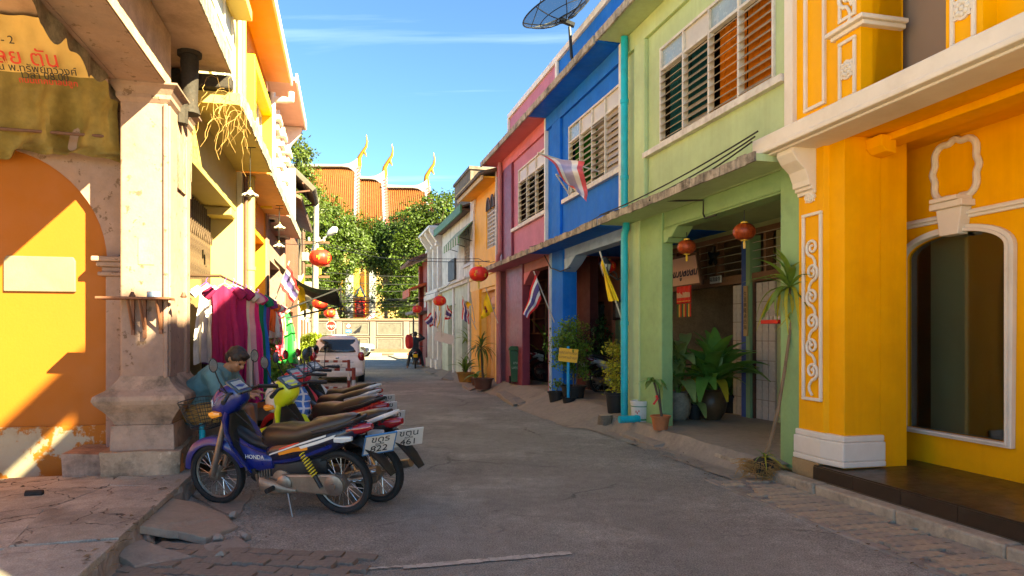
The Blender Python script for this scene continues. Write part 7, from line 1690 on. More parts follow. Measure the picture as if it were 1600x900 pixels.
# ---- hanging lamps under the left canopies
MILK = mat('milk_glass', (.50,.46,.36), .3, .05, 3, 0)
for k, (F, px, py, ln, lb) in enumerate([(L1F,391,304,.95,'frilled white glass lamp hanging nearest under the yellow canopy'),(L2F,436,384,1.1,'frilled white glass lamp under the orange canopy'),(L2F,437,355,.6,'flat white lamp disc farther under the orange canopy')]):
    x, z = F.p(px, py, .38); t = thing('hanging_lamp', lb, 'lamp', F.world(x, .38, z), 0, 'hanging lamps under the left canopies'); t.scale = (.62,.62,.62)
    g = B(); n = 40; rings = []
    for r_, z_ in ((.03,.10),(.05,.09),(.07,.05),(.11,.01),(.17,-.03),(.165,-.035),(.10,-.0),(.05,.04)):
        rings.append([(r_*(1+(.13*math.cos(8*2*math.pi*j/n) if r_ > .1 else 0))*math.cos(2*math.pi*j/n), r_*(1+(.13*math.cos(8*2*math.pi*j/n) if r_ > .1 else 0))*math.sin(2*math.pi*j/n), z_ + (.012*math.cos(8*2*math.pi*j/n) if r_ > .1 else 0)) for j in range(n)])
    g.loft(rings); g.build('shade', MILK, t, smooth=True); g = B(); ell(g, (0,0,-.03), (.05,.05,.06)); g.build('bulb', MILK, t, smooth=True)
    g = B(); g.tube([(0,0,.09),(0,0,.09+ln)], .008, 6); g.tube([(-.12,0,.09+ln),(.12,0,.09+ln)], .01, 6); g.build('stem', CABLE, t); g = B(); g.lathe([(.03,.09),(.035,.11),(.02,.15)], 10); g.build('cap', mat('brass', (.4,.24,.06), .4, .1, metal=.7), t)
# ---- cloth awning and banner under the peach beam
f = FL(7.55)
TARP = mat('olive_tarpaulin', (.21,.145,.035), .8, .25, 2, .35, 14, dirt=.35, dirtcol=(.10,.06,.015), bump2=1); TARPE = mat('grimy_tarp_edge', (.30,.23,.15), .85, .3, 4, .3, 20, dirt=.7, dscale=5); BANN = mat('yellowed_banner', (.62,.40,.13), .75, .12, 2, .2, 14)
t = thing('cloth_awning', 'olive cloth awning sagging over the orange arch with painted banner', 'awning', f.world(.6,-.5,3.3), f.rz)
AWP = [(0,-.08),(.02,.05),(.04,.30),(.08,.58),(.20,.76),(.34,.94),(.48,1.10)]
def aw(u, v):   # u along the wall away from the street, v upwards and out
    y = -.02 - 3.6*u; path = AWP
    k = v*6; i = min(5, int(k)); fr_ = k-i; x = path[i][0]*(1-fr_)+path[i+1][0]*fr_; z = path[i][1]*(1-fr_)+path[i+1][1]*fr_
    sag = .05*math.sin(u*17+v*2) + .03*math.sin(u*31+v*5); w = max(0, 1-v*1.6)
    fold = .16*noise.noise((u*8, v*4+u*3, 2.2)) + .10*noise.noise((u*17+v*6, v*6-u*8, 5.1)) + .075*math.sin(34*u + 9*v*math.sin(u*6)+2*noise.noise((u*5,v*2,9))) + .05*math.sin(83*u+7*v*math.sin(4*u)+2*noise.noise((u*7,v*2,4)))
    return (x + .04 + (fold + .5*sag)*(w+.15), y, z + .03*w*math.sin(u*11)*1.5 - .06*math.sin(u*3.14*2.0)*w*v)
g = B(); g.grid(aw, 110, 48, lambda u, v: 1 if v > .60 else 0); g.build('cloth', [TARP, BANN], t, smooth=True)
g = B(); g.tube([(.11,-.05,.16),(.12,-3.6,.20)], .016, 6); g.build('batten', BROWNW, t)
g = B(); g.grid(lambda u, v: (.1+4.6*u, .03+.02*math.sin(u*60), .62 - (.16+.05*math.sin(u*37)+.03*math.sin(u*91))*v), 120, 4); g.grid(lambda u, v: (.1-.02*v, .02+.03*math.sin(v*5)-.01+.06*u, .55-1.6*v), 4, 14); g.build('frayed_edge', TARPE, t, smooth=True)
BINK = plain('banner_black', (.03,.025,.02), .7); BRED = plain('banner_red', (.55,.03,.02), .6)
slope = math.atan2(.20, .58)
for body_, s, m_, v, y in (('ผลย ตัน', .20, BRED, .72, -.80), ('ณ พ.ทรัพย์ทวีวงศ์', .095, BINK, .645, -.68), ('เวลา 08.00', .095, BINK, .60, -.62), ('ถนนเทศบาลปลูก', .075, BRED, .562, -.60), ('ย่าง', .16, BINK, .93, -1.02), ('76 - 2', .10, BINK, .83, -.92)):
    k = v*6; path = AWP; i = min(5,int(k)); fr_ = k-i; x = path[i][0]*(1-fr_)+path[i+1][0]*fr_; z = path[i][1]*(1-fr_)+path[i+1][1]*fr_
    an = math.atan2(path[i+1][1]-path[i][1], path[i+1][0]-path[i][0])
    # facing down and towards +x: writing reads from inside the arcade
    ca, sa = math.cos(an), math.sin(an); rot = Matrix(((0,1,0),(ca,0,sa),(sa,0,-ca))).transposed().to_euler()
    text(body_, s, m_, t, (x+.04+.045*sa, y, z-.045*ca), rot, .002)
# ---- things on the peach wall and pillar
p = W(62,428,6.78); t = thing('wall_plaque', 'pale blank stone plaque on the orange arch wall', 'plaque', p, f.rz)
g = B(); w, hh = .315, .175; g.prism([(-w,-hh),(w,-hh),(w,hh*.75),(w*.93,hh),(-w*.93,hh),(-w,hh*.75)], 0, .03, 'yz'); o = g.build('slab', mat('pale_slab', (.17,.132,.088), .7, .15, 2, .15), t, bevel=.008); o.location.x = -.03
x0_ = .0
pc = f.world(1.04, -.2, 1.84); t = thing('wall_shelf', 'small reddish wooden shelf on brackets fixed to the peach pillar', 'shelf', pc, f.rz)
RW = mat('reddish_wood', (.16,.06,.03), .65, .25, 3, .2)
g = B(); g.box(0,.22,-.36,.26,0,.022); g.build('board', RW, t, bevel=.004)
for y in (-.10,.0,.14): g = B(); g.box(.0,.03,y-.014,y+.014,-.36+.06*abs(y)*5,0); g.tube([(.02,y,-.28),(.18,y,-.005)], .014, 6); g.build('bracket', RW, t)
o = B().lathe([(.055,0),(.058,.005),(.058,.05),(.055,.055)], 20).build('tin', mat('blue_white_tin', (.30,.38,.50), .4, .5, 25, 0), None, smooth=40); o.location = f.world(1.15,-.10,1.863); tag(o, 'small blue and white tin on the pillar shelf', 'tin')
for k, y in enumerate((-.28,.16)):
    o = B().lathe([(.025,0),(.03,.01),(.02,.03),(.012,.05)], 10).build('incense_cup', BROWNW, None, smooth=True); o.location = f.world(1.15,y,1.863); tag(o, ['tiny brown cup at left end of the pillar shelf','tiny brown cup at right end of the pillar shelf'][k], 'cup')
g = B(); g.box(1.03,1.036,-.26,-.12,2.18,2.44); o = g.build('paper_notice', mat('torn_paper', (.40,.30,.14), .9, .25, 6, .1), house_l0 if False else None); o.location = f.origin; o.rotation_euler = (0,0,f.rz); tag(o, 'torn brownish paper notice high on the peach pillar', 'notice')
BRK = mat('orange_brick', (.52,.20,.06), .85, .2, 5, .35, 30, dirt=.3); pb = G(268,737,.2)
o = B().box(-.10,.10,-.05,.05,0,.075).build('brick', BRK, None, bevel=.006); o.location = pb; o.rotation_euler = (0,0,.1); tag(o, 'solid orange brick lying at the pillar foot', 'brick')
g = B(); wall(g, -.085,.085,0,.085,-.045,.045,[(-.065,-.025,.012,.037),(-.015,.02,.012,.037),(.03,.065,.012,.037),(-.065,-.025,.048,.073),(-.015,.02,.048,.073),(.03,.065,.048,.073)]); g.box(-.085,.085,-.0,.02,.0,.08); o = g.build('hollow_brick', BRK, None); o.location = pb+Vector((.01,0,.077)); o.rotation_euler = (0,0,.2); tag(o, 'hollow brick with holes on top of the solid brick', 'brick')
o = B().tube([(0,0,0),(0,0,.4)], .03, 10).build('blue_pipe_stub', TEAL, None, smooth=True); o.location = W(316,700,6.9); tag(o, 'short blue pipe standing behind the wire basket', 'pipe')
for k, (px, py) in enumerate([(283,757),(40,772)]):
    o = B().tube([(0,0,0),(.12,.03,0)], .03, 8).build('scrap', TEAL if k == 0 else DARK, None); o.location = G(px,py,.21 if k else .05); tag(o, ['stub of blue pipe at the left kerb behind the front wheel','dark metal drain scrap lying on the left pavement'][k], 'scrap')
# ---- black awning on poles, left
t = thing('tarp_awning', 'black tarp awning slung on slanted poles at the pink house', 'awning', W(428,404,13.5))
O_ = Vector(t.location); A_, B_, C_, D_ = W(428,404,13.6), W(440,425,15.6), W(532,478,15.2), W(528,452,13.4)
g = B(); g.grid(lambda u, v: A_.lerp(D_,u).lerp(B_.lerp(C_,u),v)-O_ + Vector((0,0,-.22*math.sin(math.pi*u)*(1-.3*v) - .05*math.sin(v*9))), 20, 8); g.build('cloth', mat('black_tarp', (.03,.027,.024), .7, .25, 3, .2), t, smooth=True, solid=.01)
for a, b in (((444,485,13.0),(534,450,13.3)),((448,497,13.6),(536,478,14.6)),((532,446,13.3),(533,492,13.4))): g = B(); g.tube([W(*a)-O_, W(*b)-O_], .018, 6); g.build('pole', CABLE, t)
# ---- utility pole, street lamp, cables
p = W(491,525,30); p.z = 0; t = thing('utility_pole', 'weathered concrete utility pole with street lamp arm at left', 'utility pole', p)
g = B(); zt_ = W(0,312,30).z; g.tube([(0,0,0),(.1,0,zt_)], [.17,.11], 10); g.build('pole', mat('pole_concrete', (.36,.30,.24), .85, .2, 3, .3, dirt=.4), t, smooth=True)
a, b, c = W(487,392,30)-p, W(505,375,30)-p, W(513,366,30)-p
g = B(); g.tube([a, a.lerp(b,.3)+Vector((0,0,.25)), b, c], .04, 8); g.build('lamp_arm', mat('grey_arm', (.40,.38,.36), .5, .1, metal=.5), t, smooth=True)
g = B(); d_ = (W(527,356,30)-p)-c; g.tube([c-d_*.1, c+d_*.2, c+d_*.7, c+d_], [.06,.15,.17,.06], 10); g.build('lamp_head', mat('lamp_grey', (.50,.49,.47), .4, .1), t, smooth=True)
for z in (5.6, 4.6, 4.1): g = B(); g.obox((.06,0,z), (1.2,.1,.1)); g.build('crossarm', WOOD, t); 
for i in range(5): g = B(); g.lathe([(.03,0),(.06,.05),(.04,.1),(.06,.14),(.02,.2)], 8, (-.45+.22*i,0,5.65)); g.build('insulator', MILK, t)
p = W(474,525,27); p.z = 0; t = thing('utility_pole', 'thin dark pole tangled with wires behind the timber house', 'utility pole', p); g = B(); g.tube([(0,0,0),(0,0,5.6)], .07, 8); g.build('pole', BROWNW, t)
q_ = random.Random(3)
for i in range(7): g = B(); g.obox((q_.uniform(-.2,.25),0,q_.uniform(2.2,5)), (q_.uniform(.15,.35),.2,q_.uniform(.2,.4))); g.build('junction_box', mat('grey_box', (.34,.29,.24), .7, .2), t, bevel=.02)
def cable(p0, p1, sag, r, label, group='cables strung across the street end', n=18):
    p0, p1 = Vector(p0), Vector(p1); pts = [p0.lerp(p1, i/n) - p0 + Vector((0,0,-4*sag*(i/n)*(1-i/n))) for i in range(n+1)]
    o = B().tube(pts, r, 5).build('cable', CABLE); o.location = p0; return tag(o, label, 'cable', group)
CG = 'cables strung across the street end'; LBC = 'thin dark overhead cable crossing the street before the temple wall'
for k_, (y0, y1, sg) in enumerate(((424,430,.15),(437,440,.2),(448,446,.3),(455,468,.2),(463,458,.25),(470,474,.1),(478,470,.2),(483,486,.15))):
    cable(W(491,y0,30), W(705,y1,46), sg, .016, ('topmost','second','third','fourth','fifth','sixth','seventh','lowest')[k_] + ' of the thin overhead cables crossing before the temple wall')
for y0, y1, lb in ((467,468,'upper thick black cable crossing before the temple doorway'),(470,470,'lower thick black cable crossing before the temple doorway')):
    cable(W(491,y0,30), W(672,y1,33), .08, .022, lb)
cable(W(492,378,30), W(765,408,19.5), .3, .012, 'thin cable from the lamp pole to the golden house')
cable(W(470,372,17), W(500,386,14.5)+Vector((0,0,.1)), .02, .008, 'short wire holding the big left lantern')
cable(W(430,378,13), W(500,386,14.5)+Vector((0,0,.1)), .05, .008, 'wire from the pink canopy to the big left lantern')
cable(W(500,386,14.5)+Vector((0,0,.1)), W(748,411,15.5)+Vector((0,0,.1)), .12, .006, 'wire carrying the two big lanterns across the street'); cable(W(748,411,15.5)+Vector((0,0,.1)), F4.world(0,.1,3.6), .05, .006, 'wire from the right lantern to the golden house')
cable(W(500,459,18.5)+Vector((0,0,.0)), W(445,455,16), .05, .006, 'wire holding the lantern under the awning'); cable(W(500,459,18.5), W(687,455,23), .25, .006, 'wire between the left and right middle lanterns'); cable(W(515,476,24), W(652,470,31), .2, .006, 'wire between the two farthest lanterns'); cable(W(687,455,23), F5.world(3,.1,3.6), .05, .006, 'wire from the flag cluster lantern to the mint house')
f = F1
for k, lb in enumerate(('topmost black wire slanting down to the green canopy edge','middle black wire slanting down to the green canopy edge','lowest black wire sagging onto the green canopy edge')): cable(f.world(.05+.05*k,.40,3.60-.04*k), f.world(4.1,.46,3.43), .06+.05*k, .010, lb, 'wires on the canopies')
cable(f.world(4.1,.44,3.43), F2.world(3.9,.44,3.42), .06, .008, 'thin wire along the blue canopy edge', None)
g = B(); g.tube([f.world(2.35,.47,3.33)-f.origin, f.world(2.0,.2,3.27)-f.origin, f.world(1.75,.01,3.24)-f.origin, f.world(1.75,.012,3.06)-f.origin, f.world(1.7,.012,3.0)-f.origin, f.world(1.45,.012,3.0)-f.origin], .012, 6); o = g.build('cable', CABLE); o.location = f.origin; tag(o, 'black cable stapled across the green beam', 'cable')
g = B(); g.tube([F2.world(3.9,.1,3.25)-F2.origin, F2.world(3.6,.06,2.95)-F2.origin, F2.world(3.0,.05,2.82)-F2.origin, F2.world(2.5,.03,2.85)-F2.origin], .012, 6); o = g.build('cable', CABLE); o.location = F2.origin; tag(o, 'black cable drooping over the blue column', 'cable')
# ---- wall lamp on the green pier
x = f.x(976, .03); t = thing('wall_lamp', 'black carriage lamp on scroll bracket beside the green pier', 'lamp', f.world(4.05,.03,2.62), f.rz)
IRON = plain('black_iron', (.02,.019,.018), .5, .3)
g = B(); g.box(-.06,.06,0,.02,-.28,.22); g.build('back_plate', WOOD, t); g = B(); g.tube([(.02,.02,-.15),(.05,.12,-.22),(.12,.24,-.12),(.18,.28,.05),(.2,.22,.14)], .012, 6); g.tube([(.05,.12,-.22),(.02,.16,-.12),(.06,.2,-.08)], .009, 6); g.build('bracket', IRON, t)
g = B(); g.lathe([(.02,.16),(.10,.06),(.11,.05),(.02,.05)], 6, (.22,.26,.0)); g.lathe([(.05,-.14),(.055,-.12),(.02,-.17)], 6, (.22,.26,0)); [g.tube([(.22+.095*math.cos(a),.26+.095*math.sin(a),.05),(.22+.05*math.cos(a),.26+.05*math.sin(a),-.13)], .006, 4) for a in [i*math.pi/3 for i in range(6)]]; g.build('lantern_frame', IRON, t)
g = B(); g.lathe([(.045,-.12),(.088,.045),(.02,.05)], 6, (.22,.26,0)); g.build('glass', plain('lamp_glass', (.45,.42,.36), .15), t)
# ---- green porch furnishings
nb = -1.7
def on(px, py, n): x, z = f.p(px, py, n); return f.world(x, n, z), x, z
PINKB = mat('pink_board', (.62,.40,.33), .6, .06, 2, .05)
a, b = f.x(1086,-1.45), f.x(1036,-1.45); pz = f.z(1062,425,-1.45); t = thing('name_board', 'pale pink shop name board with navy lettering tilted in the porch', 'sign', f.world((a+b)/2,-1.45,pz), f.rz)
w = (b-a)/2+.1; g = B(); g.box(-w,w,-.03,0,-.24,.24); o = g.build('board', PINKB, t); o.rotation_euler = (R(-10),0,0)
g = B(); [g.box(*q) for q in ((-w-.04,w+.04,-.04,.015,.24,.28),(-w-.04,w+.04,-.04,.015,-.28,-.24),(-w-.04,-w,-.04,.013,-.24,.24),(w,w+.04,-.04,.013,-.24,.24))]; o = g.build('frame', BROWNW, t); o.rotation_euler = (R(-10),0,0)
o = text('โรงแรมวิบูลย์สิน', .29, plain('navy_lettering', (.02,.02,.07), .5), t, (0,.004,-.01), (R(80),0,R(180)), .004, sx=.72)
p, x, z = on(1069, 447, -1.3); t = thing('red_banner', 'red valance with pale figures and striped tassels under the name board', 'banner', p, f.rz)
w = .24; g = B(); g.grid(lambda u, v: (-w+2*w*u, .01*math.sin(u*20), -.30*v), 16, 6); g.build('cloth', mat('banner_red_cloth', (.60,.02,.02), .7, .1, 6, .1), t, smooth=True, solid=.006)
q = random.Random(5); g = B()
for i in range(11): xx = -w+.04+.041*i; hh_ = q.uniform(.05,.09); g.prism([(xx-.012,-.20),(xx+.014,-.20),(xx+.01,-.20+hh_*.6),(xx+.02,-.2+hh_),(xx-.006,-.2+hh_*1.1),(xx-.016,-.2+hh_*.5)], .014, .018)
g.build('figures', mat('pale_applique', (.66,.50,.36), .7), t); g = B(); [g.box(-w+.02+.05*i,-w+.045+.05*i,.012,.016,-.27,-.255) for i in range(9)]; g.build('trim_dashes', LGLD, t)
for i in range(9): g = B(); xx = -w+.03+.053*i; g.prism([(xx-.02,-.31),(xx+.02,-.31),(xx+.02,-.52),(xx,-.54),(xx-.02,-.52)], -.004, .004); g.build('tassel', [plain('tassel_red', (.5,.02,.02), .7), plain('tassel_gold', (.62,.36,.06), .7), plain('tassel_green', (.04,.14,.06), .7)][i % 3], t)
GBRD = mat('gold_board', (.42,.27,.10), .5, .15, 4, .1)
p, x, z = on(1119, 437, -1.83); t = thing('gilt_plaque', 'small horizontal plaque with dark characters on the timber beam', 'plaque', p, f.rz); MB().box(-.17,.17,0,.02,-.06,.06).build('board', PLATE, t); text('福壽康寧', .085, INK, t, (0,.022,0), (R(90),0,R(180)), .001)
p, x, z = on(1166, 486, -1.79); t = thing('couplet_board', 'tall narrow board of gilt characters on the blue post', 'plaque', p, f.rz); MB().box(-.05,.05,0,.02,-.40,.40).build('board', GBRD, t); text('生\n意\n興\n隆\n通\n四\n海', .088, INK, t, (0,.022,0), (R(90),0,R(180)), .001)
p, x, z = on(1116, 400, -1.75); t = thing('star_ornament', 'dark star shaped wall fan ornament above the timber beam', 'ornament', p, f.rz); g = B()
for i in range(5): a = R(90+72*i+8); g.prism([(.05*math.cos(a-.8),.05*math.sin(a-.8)),(.17*math.cos(a-.14),.17*math.sin(a-.14)),(.17*math.cos(a+.14),.17*math.sin(a+.14)),(.05*math.cos(a+.8),.05*math.sin(a+.8))], 0, .03)
g.build('blades', IRON, t); g = B(); g.lathe([(.07,0),(.05,.07),(.01,.08)], 14, (0,0,0), Matrix.Rotation(R(-90),3,'X')); g.build('hub', IRON, t)
p, x, z = on(1209, 500, -1.0); t = thing('shrine_shelf', 'small red shrine shelf with cups at right of the folding doors', 'shelf', p, f.rz); MB().box(-.22,.14,-.3,.1,-.05,0).build('shelf_board', REDP, t, bevel=.006)
for i in range(4): B().lathe([(.02,0),(.026,.05),(.022,.05)], 10, (-.16+.08*i,.03,0)).build('cup', MILK, t)
# shop things just inside
p = f.world(4.6,-2.9,.2); t = thing('side_table', 'dim table with fruit and cloths inside the shop doorway', 'table', p, f.rz); MB().box(-.9,.9,-.35,.35,.72,.78).build('table_top', WOOD, t)
for sx_ in (-.8,.8):
    for sy in (-.28,.28): MB().box(sx_-.03,sx_+.03,sy-.03,sy+.03,0,.72).build('leg', WOOD, t)
q = random.Random(9)
for i in range(9): o = rockmesh('fruit', .06, i, [REDP, plain('orange_fruit', (.6,.25,.03), .5), PLATE][i % 3], None, .9); o.location = p + Vector((q.uniform(-.5,.5), q.uniform(-.6,.6), .83)); tag(o, 'small fruit piled on the dim table in the doorway', 'fruit', 'fruit on the doorway table')
# ---- bucket, pipes, stump, bin, sign
p = G(1000, 661, .17); t = thing('paint_bucket', 'white plastic paint bucket at foot of the teal drainpipe', 'bucket', p); BW = mat('bucket_white', (.68,.64,.58), .45, .08, 3, .05, dirt=.35, dscale=5, dirtcol=(.35,.28,.2))
g = B(); g.lathe([(.118,0),(.125,.01),(.14,.30),(.148,.30),(.148,.335),(.138,.345),(.13,.33),(.11,.03)], 26); g.build('tub', BW, t, smooth=35)
for z0_, z1_, m_ in ((.05,.075,plain('label_green', (.03,.2,.10), .5)), (.255,.268,plain('label_green', (.03,.2,.1)))):
    g = B(); g.lathe([(.125+.015*z0_/.3+.0025,z0_),(.125+.015*z1_/.3+.0025,z1_),(.125,z1_),(.12,z0_)], 26); g.build('label_band', m_, t, smooth=35)
g = B()
for k, (u, v) in enumerate([(0,0),(.12,.03),(-.1,.02),(.05,-.05)]): a = R(-118)+u*1.5; rr_ = .136; g.add([(rr_*math.cos(a-.06),rr_*math.sin(a-.06),.15+v),(rr_*math.cos(a+.06),rr_*math.sin(a+.06),.15+v),(rr_*math.cos(a+.05),rr_*math.sin(a+.05),.18+v),(rr_*math.cos(a-.02),rr_*math.sin(a-.02),.185+v)], [(0,1,2,3)])
g.build('label_print', plain('label_red', (.5,.06,.05), .5), t)
for k, (px, py, w, lb) in enumerate([(983,652,.16,'teal pipe end sticking out beside the white bucket'),(846,609,.2,'teal pipe end lying below the wheelie bin')]):
    g = B(); r = .055; q0 = Matrix.Rotation(R(90),3,'Y'); g.lathe([(r*.85,-w),(r,-w),(r,w),(r*.85,w)], 16, (0,0,r), q0); g.lathe([(r*1.15,w-.06),(r*1.15,w)], 16, (0,0,r), q0); o = g.build('pipe_end', TEAL, None, smooth=40); o.location = (G(px, py+5, .15) if k else Vector(W(983,525,10.3).xy.to_3d()) + Vector((0,0,.19))); o.rotation_euler = (0,0,R(15)); tag(o, lb, 'pipe')
p = G(946, 668, .02); t = thing('tree_stump', 'short sawn tree stump at the kerb below the black pot', 'stump', p); g = B(); n = 26
rings = [[(r_*(1+.10*noise.noise((math.cos(2*math.pi*j/n)*2,math.sin(2*math.pi*j/n)*2,z_*3)))*math.cos(2*math.pi*j/n), r_*(1+.10*noise.noise((math.cos(2*math.pi*j/n)*2,math.sin(2*math.pi*j/n)*2,z_*3)))*math.sin(2*math.pi*j/n), z_) for j in range(n)] for r_, z_ in ((.13,0),(.125,.08),(.115,.18),(.11,.20))]
g.loft(rings); g.build('trunk', mat('stump_bark', (.17,.13,.09), .9, .3, 6, .7, 25, dirt=.5), t, smooth=40); B().lathe([(.105,.2),(.10,.208),(.01,.208)], 22).build('cut_face', mat('cut_wood', (.40,.30,.19), .85, .2, 9, .2), t)
p = G(811, 600, .27); t = thing('wheelie_bin', 'dark green wheelie bin standing in front of the maroon column', 'bin', p, R(0)); BG = mat('bin_green', (.02,.085,.03), .5, .1, 3, .05, dirt=.3, dirtcol=(.06,.08,.04))
g = B(); g.loft([[(-.2,-.22,.06),(.2,-.22,.06),(.2,.2,.06),(-.2,.2,.06)],[(-.25,-.28,.86),(.25,-.28,.86),(.25,.27,.86),(-.25,.27,.86)]]); g.build('tub', BG, t, bevel=.02)
g = B(); g.box(-.27,.27,-.30,.29,.865,.90); g.loft([[(-.28,-.31,.90),(.28,-.31,.90),(.28,.32,.90),(-.28,.32,.90)],[(-.22,-.24,.97),(.22,-.24,.97),(.22,.30,.97),(-.22,.30,.97)]]); g.build('lid', BG, t, bevel=.012)
for s in (1,-1): g = B(); g.lathe([(.1,-.025),(.1,.025)], 16, (s*.23,.2,.1), Matrix.Rotation(R(90),3,'Y')); g.build('wheel', RUBBER, t)
[text(w_, .10, plain('bin_print', (.25,.33,.24), .6), t, (0,-.264,z_), (R(86),0,0), .001) for w_, z_ in (('เทศบาล',.55),('นครภูเก็ต',.43))]
p = W(888,525,13.15); p.z = .17; t = thing('post_sign', 'yellow notice board on bright blue post among pots', 'sign', p, R(-8)); PB = plain('sky_blue_post', (.02,.30,.58), .4)
yr_ = p.y; g = B(); zt_ = W(0,541,yr_).z-p.z; g.tube([(0,0,.05),(.0,0,zt_)], .03, 10); g.build('post', PB, t, smooth=True)
zc_ = W(0,555,yr_).z-p.z; g = B(); g.box(-.185,.185,-.05,-.034,-.13,.13); o = g.build('board', plain('sign_yellow', (.78,.42,.015), .5), t, bevel=.004); o.location.z = zc_; o.rotation_euler = (0,R(6),0)
for k, s_ in enumerate(('กรุณาอย่าจอดรถ', 'ขวางทางเข้าออก')): text(s_, .075, plain('sign_brown', (.25,.06,.02), .5), t, (0,-.052,zc_+.045-.09*k), (R(90),R(6),0), .001, sx=.72)
p = W(694,528,24); o = MB().box(-.34,.34,-.01,.01,-.17,.17).build('white_board', PLATE, None); o.location = p; o.rotation_euler = (0,R(14),R(-10)); tag(o, 'small white board hanging askew below the flag cluster', 'sign')
# ---- satellite dish on the blue eave
pb = F2.world(F2.x(893,.45), .45, 6.36); dd = pb.y; t = thing('satellite_dish', 'big dark mesh satellite dish on a bent pole above the blue eave', 'satellite dish', pb)
top = W(890,42,dd)-pb; g = B(); g.tube([(.10,.0,-.02),(.03,0,0),(0,0,.12), Vector((0,0,.12)).lerp(top,.5), top], .028, 8); g.build('mast', IRON, t, smooth=True)
cdi = W(884,30,dd)-pb; ax = Vector((-.42,-.10,.90)).normalized(); rim_r = .72; dep = .26
e1 = (Vector((.9,.0,.42)) - ax*ax.dot(Vector((.9,0,.42)))).normalized(); e2 = ax.cross(e1)
def dp(r, a): return cdi + e1*(r*math.cos(a)) + e2*(r*math.sin(a)) + ax*(dep*(r/rim_r)**2)
MESHM = glassmat('dish_mesh', (.42,.44,.46), .2, .4)
g = B(); g.grid(lambda u, v: dp(.06+(rim_r-.06)*v, u*2*math.pi), 48, 8); g.build('mesh_bowl', MESHM, t, smooth=True)
g = B(); [g.tube([dp(r_, 2*math.pi*i/48) for i in range(48)], w_, 5, closed=True) for r_, w_ in ((rim_r,.014),(.45,.008),(.2,.008))]
g.build('rim', IRON, t)
for k in range(8): g = B(); a = 2*math.pi*k/8; g.tube([dp(r_, a)-ax*.01 for r_ in (.05,.2,.35,.5,.62,rim_r)], .010, 5); g.build('rib', IRON, t)
for k in range(3): g = B(); a = 2*math.pi*k/3+.4; g.tube([dp(rim_r*.95, a), cdi+ax*.75], .008, 5); g.build('feed_strut', IRON, t)
g = B(); g.lathe([(.03,0),(.05,.03),(.05,.12),(.02,.14)], 12, cdi+ax*.68); g.build('feed_horn', PLATE, t)
g = B(); g.obox(cdi - ax*.06, (.28,.1,.06), (0,.4,0)); g.build('mount', IRON, t)
# flag holder bracket on the blue sill
g = B(); a = F2.x(884,.1); g.tube([(0,0,0),(-.35,.42,.32)], .016, 6); g.tube([(0,0,.3),(-.35,.42,.32)], .016, 6); g.tube([(-.05,0,0),(-.05,0,.34)], .016, 6); o = g.build('flag_bracket', PLATE, None); o.location = F2.world(a-.05,.02,4.26); o.rotation_euler = (0,0,F2.rz); tag(o, 'white metal flag bracket beside the blue house window', 'bracket')
# ---- barriers
def barrier(p, w, hgt, yaw, label):
    t = thing('barrier', label, 'barrier', p, yaw, 'red and white parking barriers'); n = 9
    BRC, BWC = mat('barrier_red', (.30,.05,.03), .6, .2, 6, .1), mat('barrier_white', (.66,.58,.5), .6, .12, 6, .1)
    def bar(a, b, nm, k):
        g = B(); a, b = Vector(a), Vector(b)
        for i in range(k): g.mi = i % 2; q0, q1 = a.lerp(b,i/k), a.lerp(b,(i+1)/k-.002); d = (b-a).normalized(); s = .022; ux = Vector((0,1,0)); uy = d.cross(ux); g.add([q0+ux*s+uy*s,q0-ux*s+uy*s,q0-ux*s-uy*s,q0+ux*s-uy*s,q1+ux*s+uy*s,q1-ux*s+uy*s,q1-ux*s-uy*s,q1+ux*s-uy*s], [(0,1,2,3),(7,6,5,4),(0,4,5,1),(1,5,6,2),(2,6,7,3),(3,7,4,0)])
        g.build(nm, [BRC, BWC], t)
    bar((-w/2,0,0),(-w/2,0,hgt),'post',5); bar((w/2,0,0),(w/2,0,hgt),'post',5); bar((-w/2+.033,0,hgt-.033),(w/2-.033,0,hgt-.033),'rail',7); bar((-w/2+.033,0,hgt*.45),(w/2-.033,0,hgt*.45),'rail',7)
p = W(519,525,10.9); p.z = .01; barrier(p, .74, .99, R(-12), 'nearer red and white metal barrier behind the parked motorbikes')
p = W(518,525,13.6); p.z = .01; barrier(p, .74, 1.02, R(-12), 'farther red and white metal barrier close to the white hatchback')
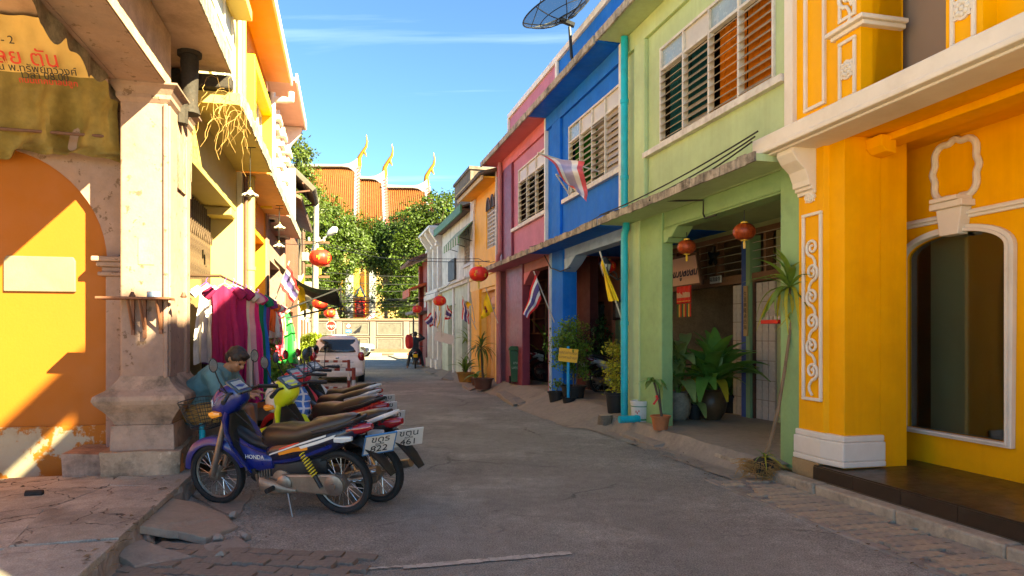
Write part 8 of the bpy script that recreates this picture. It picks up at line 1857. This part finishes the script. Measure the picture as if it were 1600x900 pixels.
# ---- road signs at the far end
def post_sign(p, h_, label): t = thing('road_sign', label, 'road sign', p, R(-6)); g = B(); g.tube([(0,0,0),(0,0,h_)], .03, 8); g.build('post', STEEL, t); return t
p = W(518,525,42); p.z = 0; zc_ = W(0,509,42).z; t = post_sign(p, zc_, 'red octagonal stop sign above the white hatchback')
o8 = [(.33*math.cos(R(22.5+45*i)), zc_+.33*math.sin(R(22.5+45*i))) for i in range(8)]; g = B(); g.prism(o8, -.06, -.04); g.build('rim', PLATE, t); o8 = [(.30*math.cos(R(22.5+45*i)), zc_+.30*math.sin(R(22.5+45*i))) for i in range(8)]; g = B(); g.prism(o8, -.066, -.055); g.build('face', REDP, t)
text('หยุด', .27, PLATE, t, (0,-.07,zc_-.02), (R(90),0,0), .002)
p = W(545,525,50); p.z = 0; zc_ = W(0,509,50).z; t = post_sign(p, zc_, 'round no parking sign with blue arrow plate by the temple wall')
rx = Matrix.Rotation(R(90),3,'X'); B().lathe([(.2,.04),(.2,.06)], 24, (0,0,zc_), rx).build('rim', REDP, t); B().lathe([(.15,.058),(.15,.066)], 24, (0,0,zc_), rx).build('face', PLATE, t); g = B(); g.obox((0,-.07,zc_), (.3,.008,.035), (0,R(45),0)); g.build('slash', REDP, t)
z2_ = W(0,517.5,50).z; SB = plain('sign_blue', (.03,.14,.32), .4); MB().box(-.22,.22,-.06,-.04,z2_-.13,z2_+.13).build('arrow_plate', SB, t); g = B(); g.box(-.15,.05,-.068,-.058,z2_-.03,z2_+.03); g.prism([(.05,z2_-.08),(.16,z2_),(.05,z2_+.08)], -.068, -.058); g.build('arrow', PLATE, t)
p = W(646,525,38); p.z = 0; o = B().tube([(0,0,0),(0,0,2.5)], .045, 8).build('iron_post', IRON); o.location = p; tag(o, 'thin black post at the right corner beside the far rider', 'post')
# plaid bag by the lime bike
g = B(); PL1, PL2 = mat('plaid_blue', (.05,.14,.42), .8, .3, 20, .3, 16), mat('plaid_white', (.55,.55,.60), .8, .2, 20, .3, 16)
g.grid(lambda u, v: ((.17+.03*noise.noise((u*5,v*5,2)))*math.cos(u*6.283)*(.55+.45*math.sin(v*2.6+.3)), (.12+.03*noise.noise((u*5,v*5,5)))*math.sin(u*6.283)*(.6+.4*math.sin(v*2.6+.3)), .36*v+.02*noise.noise((u*8,v*8,1))), 40, 20, lambda u, v: 1 if (int(u*40) % 5 == 0 or int(v*20) % 4 == 0) else 0)
o = g.build('plaid_bag', [PL1, PL2], None, smooth=True); o.location = W(458,662,6.72); tag(o, 'blue and white plaid bag hung on the lime yellow motorbike', 'bag')
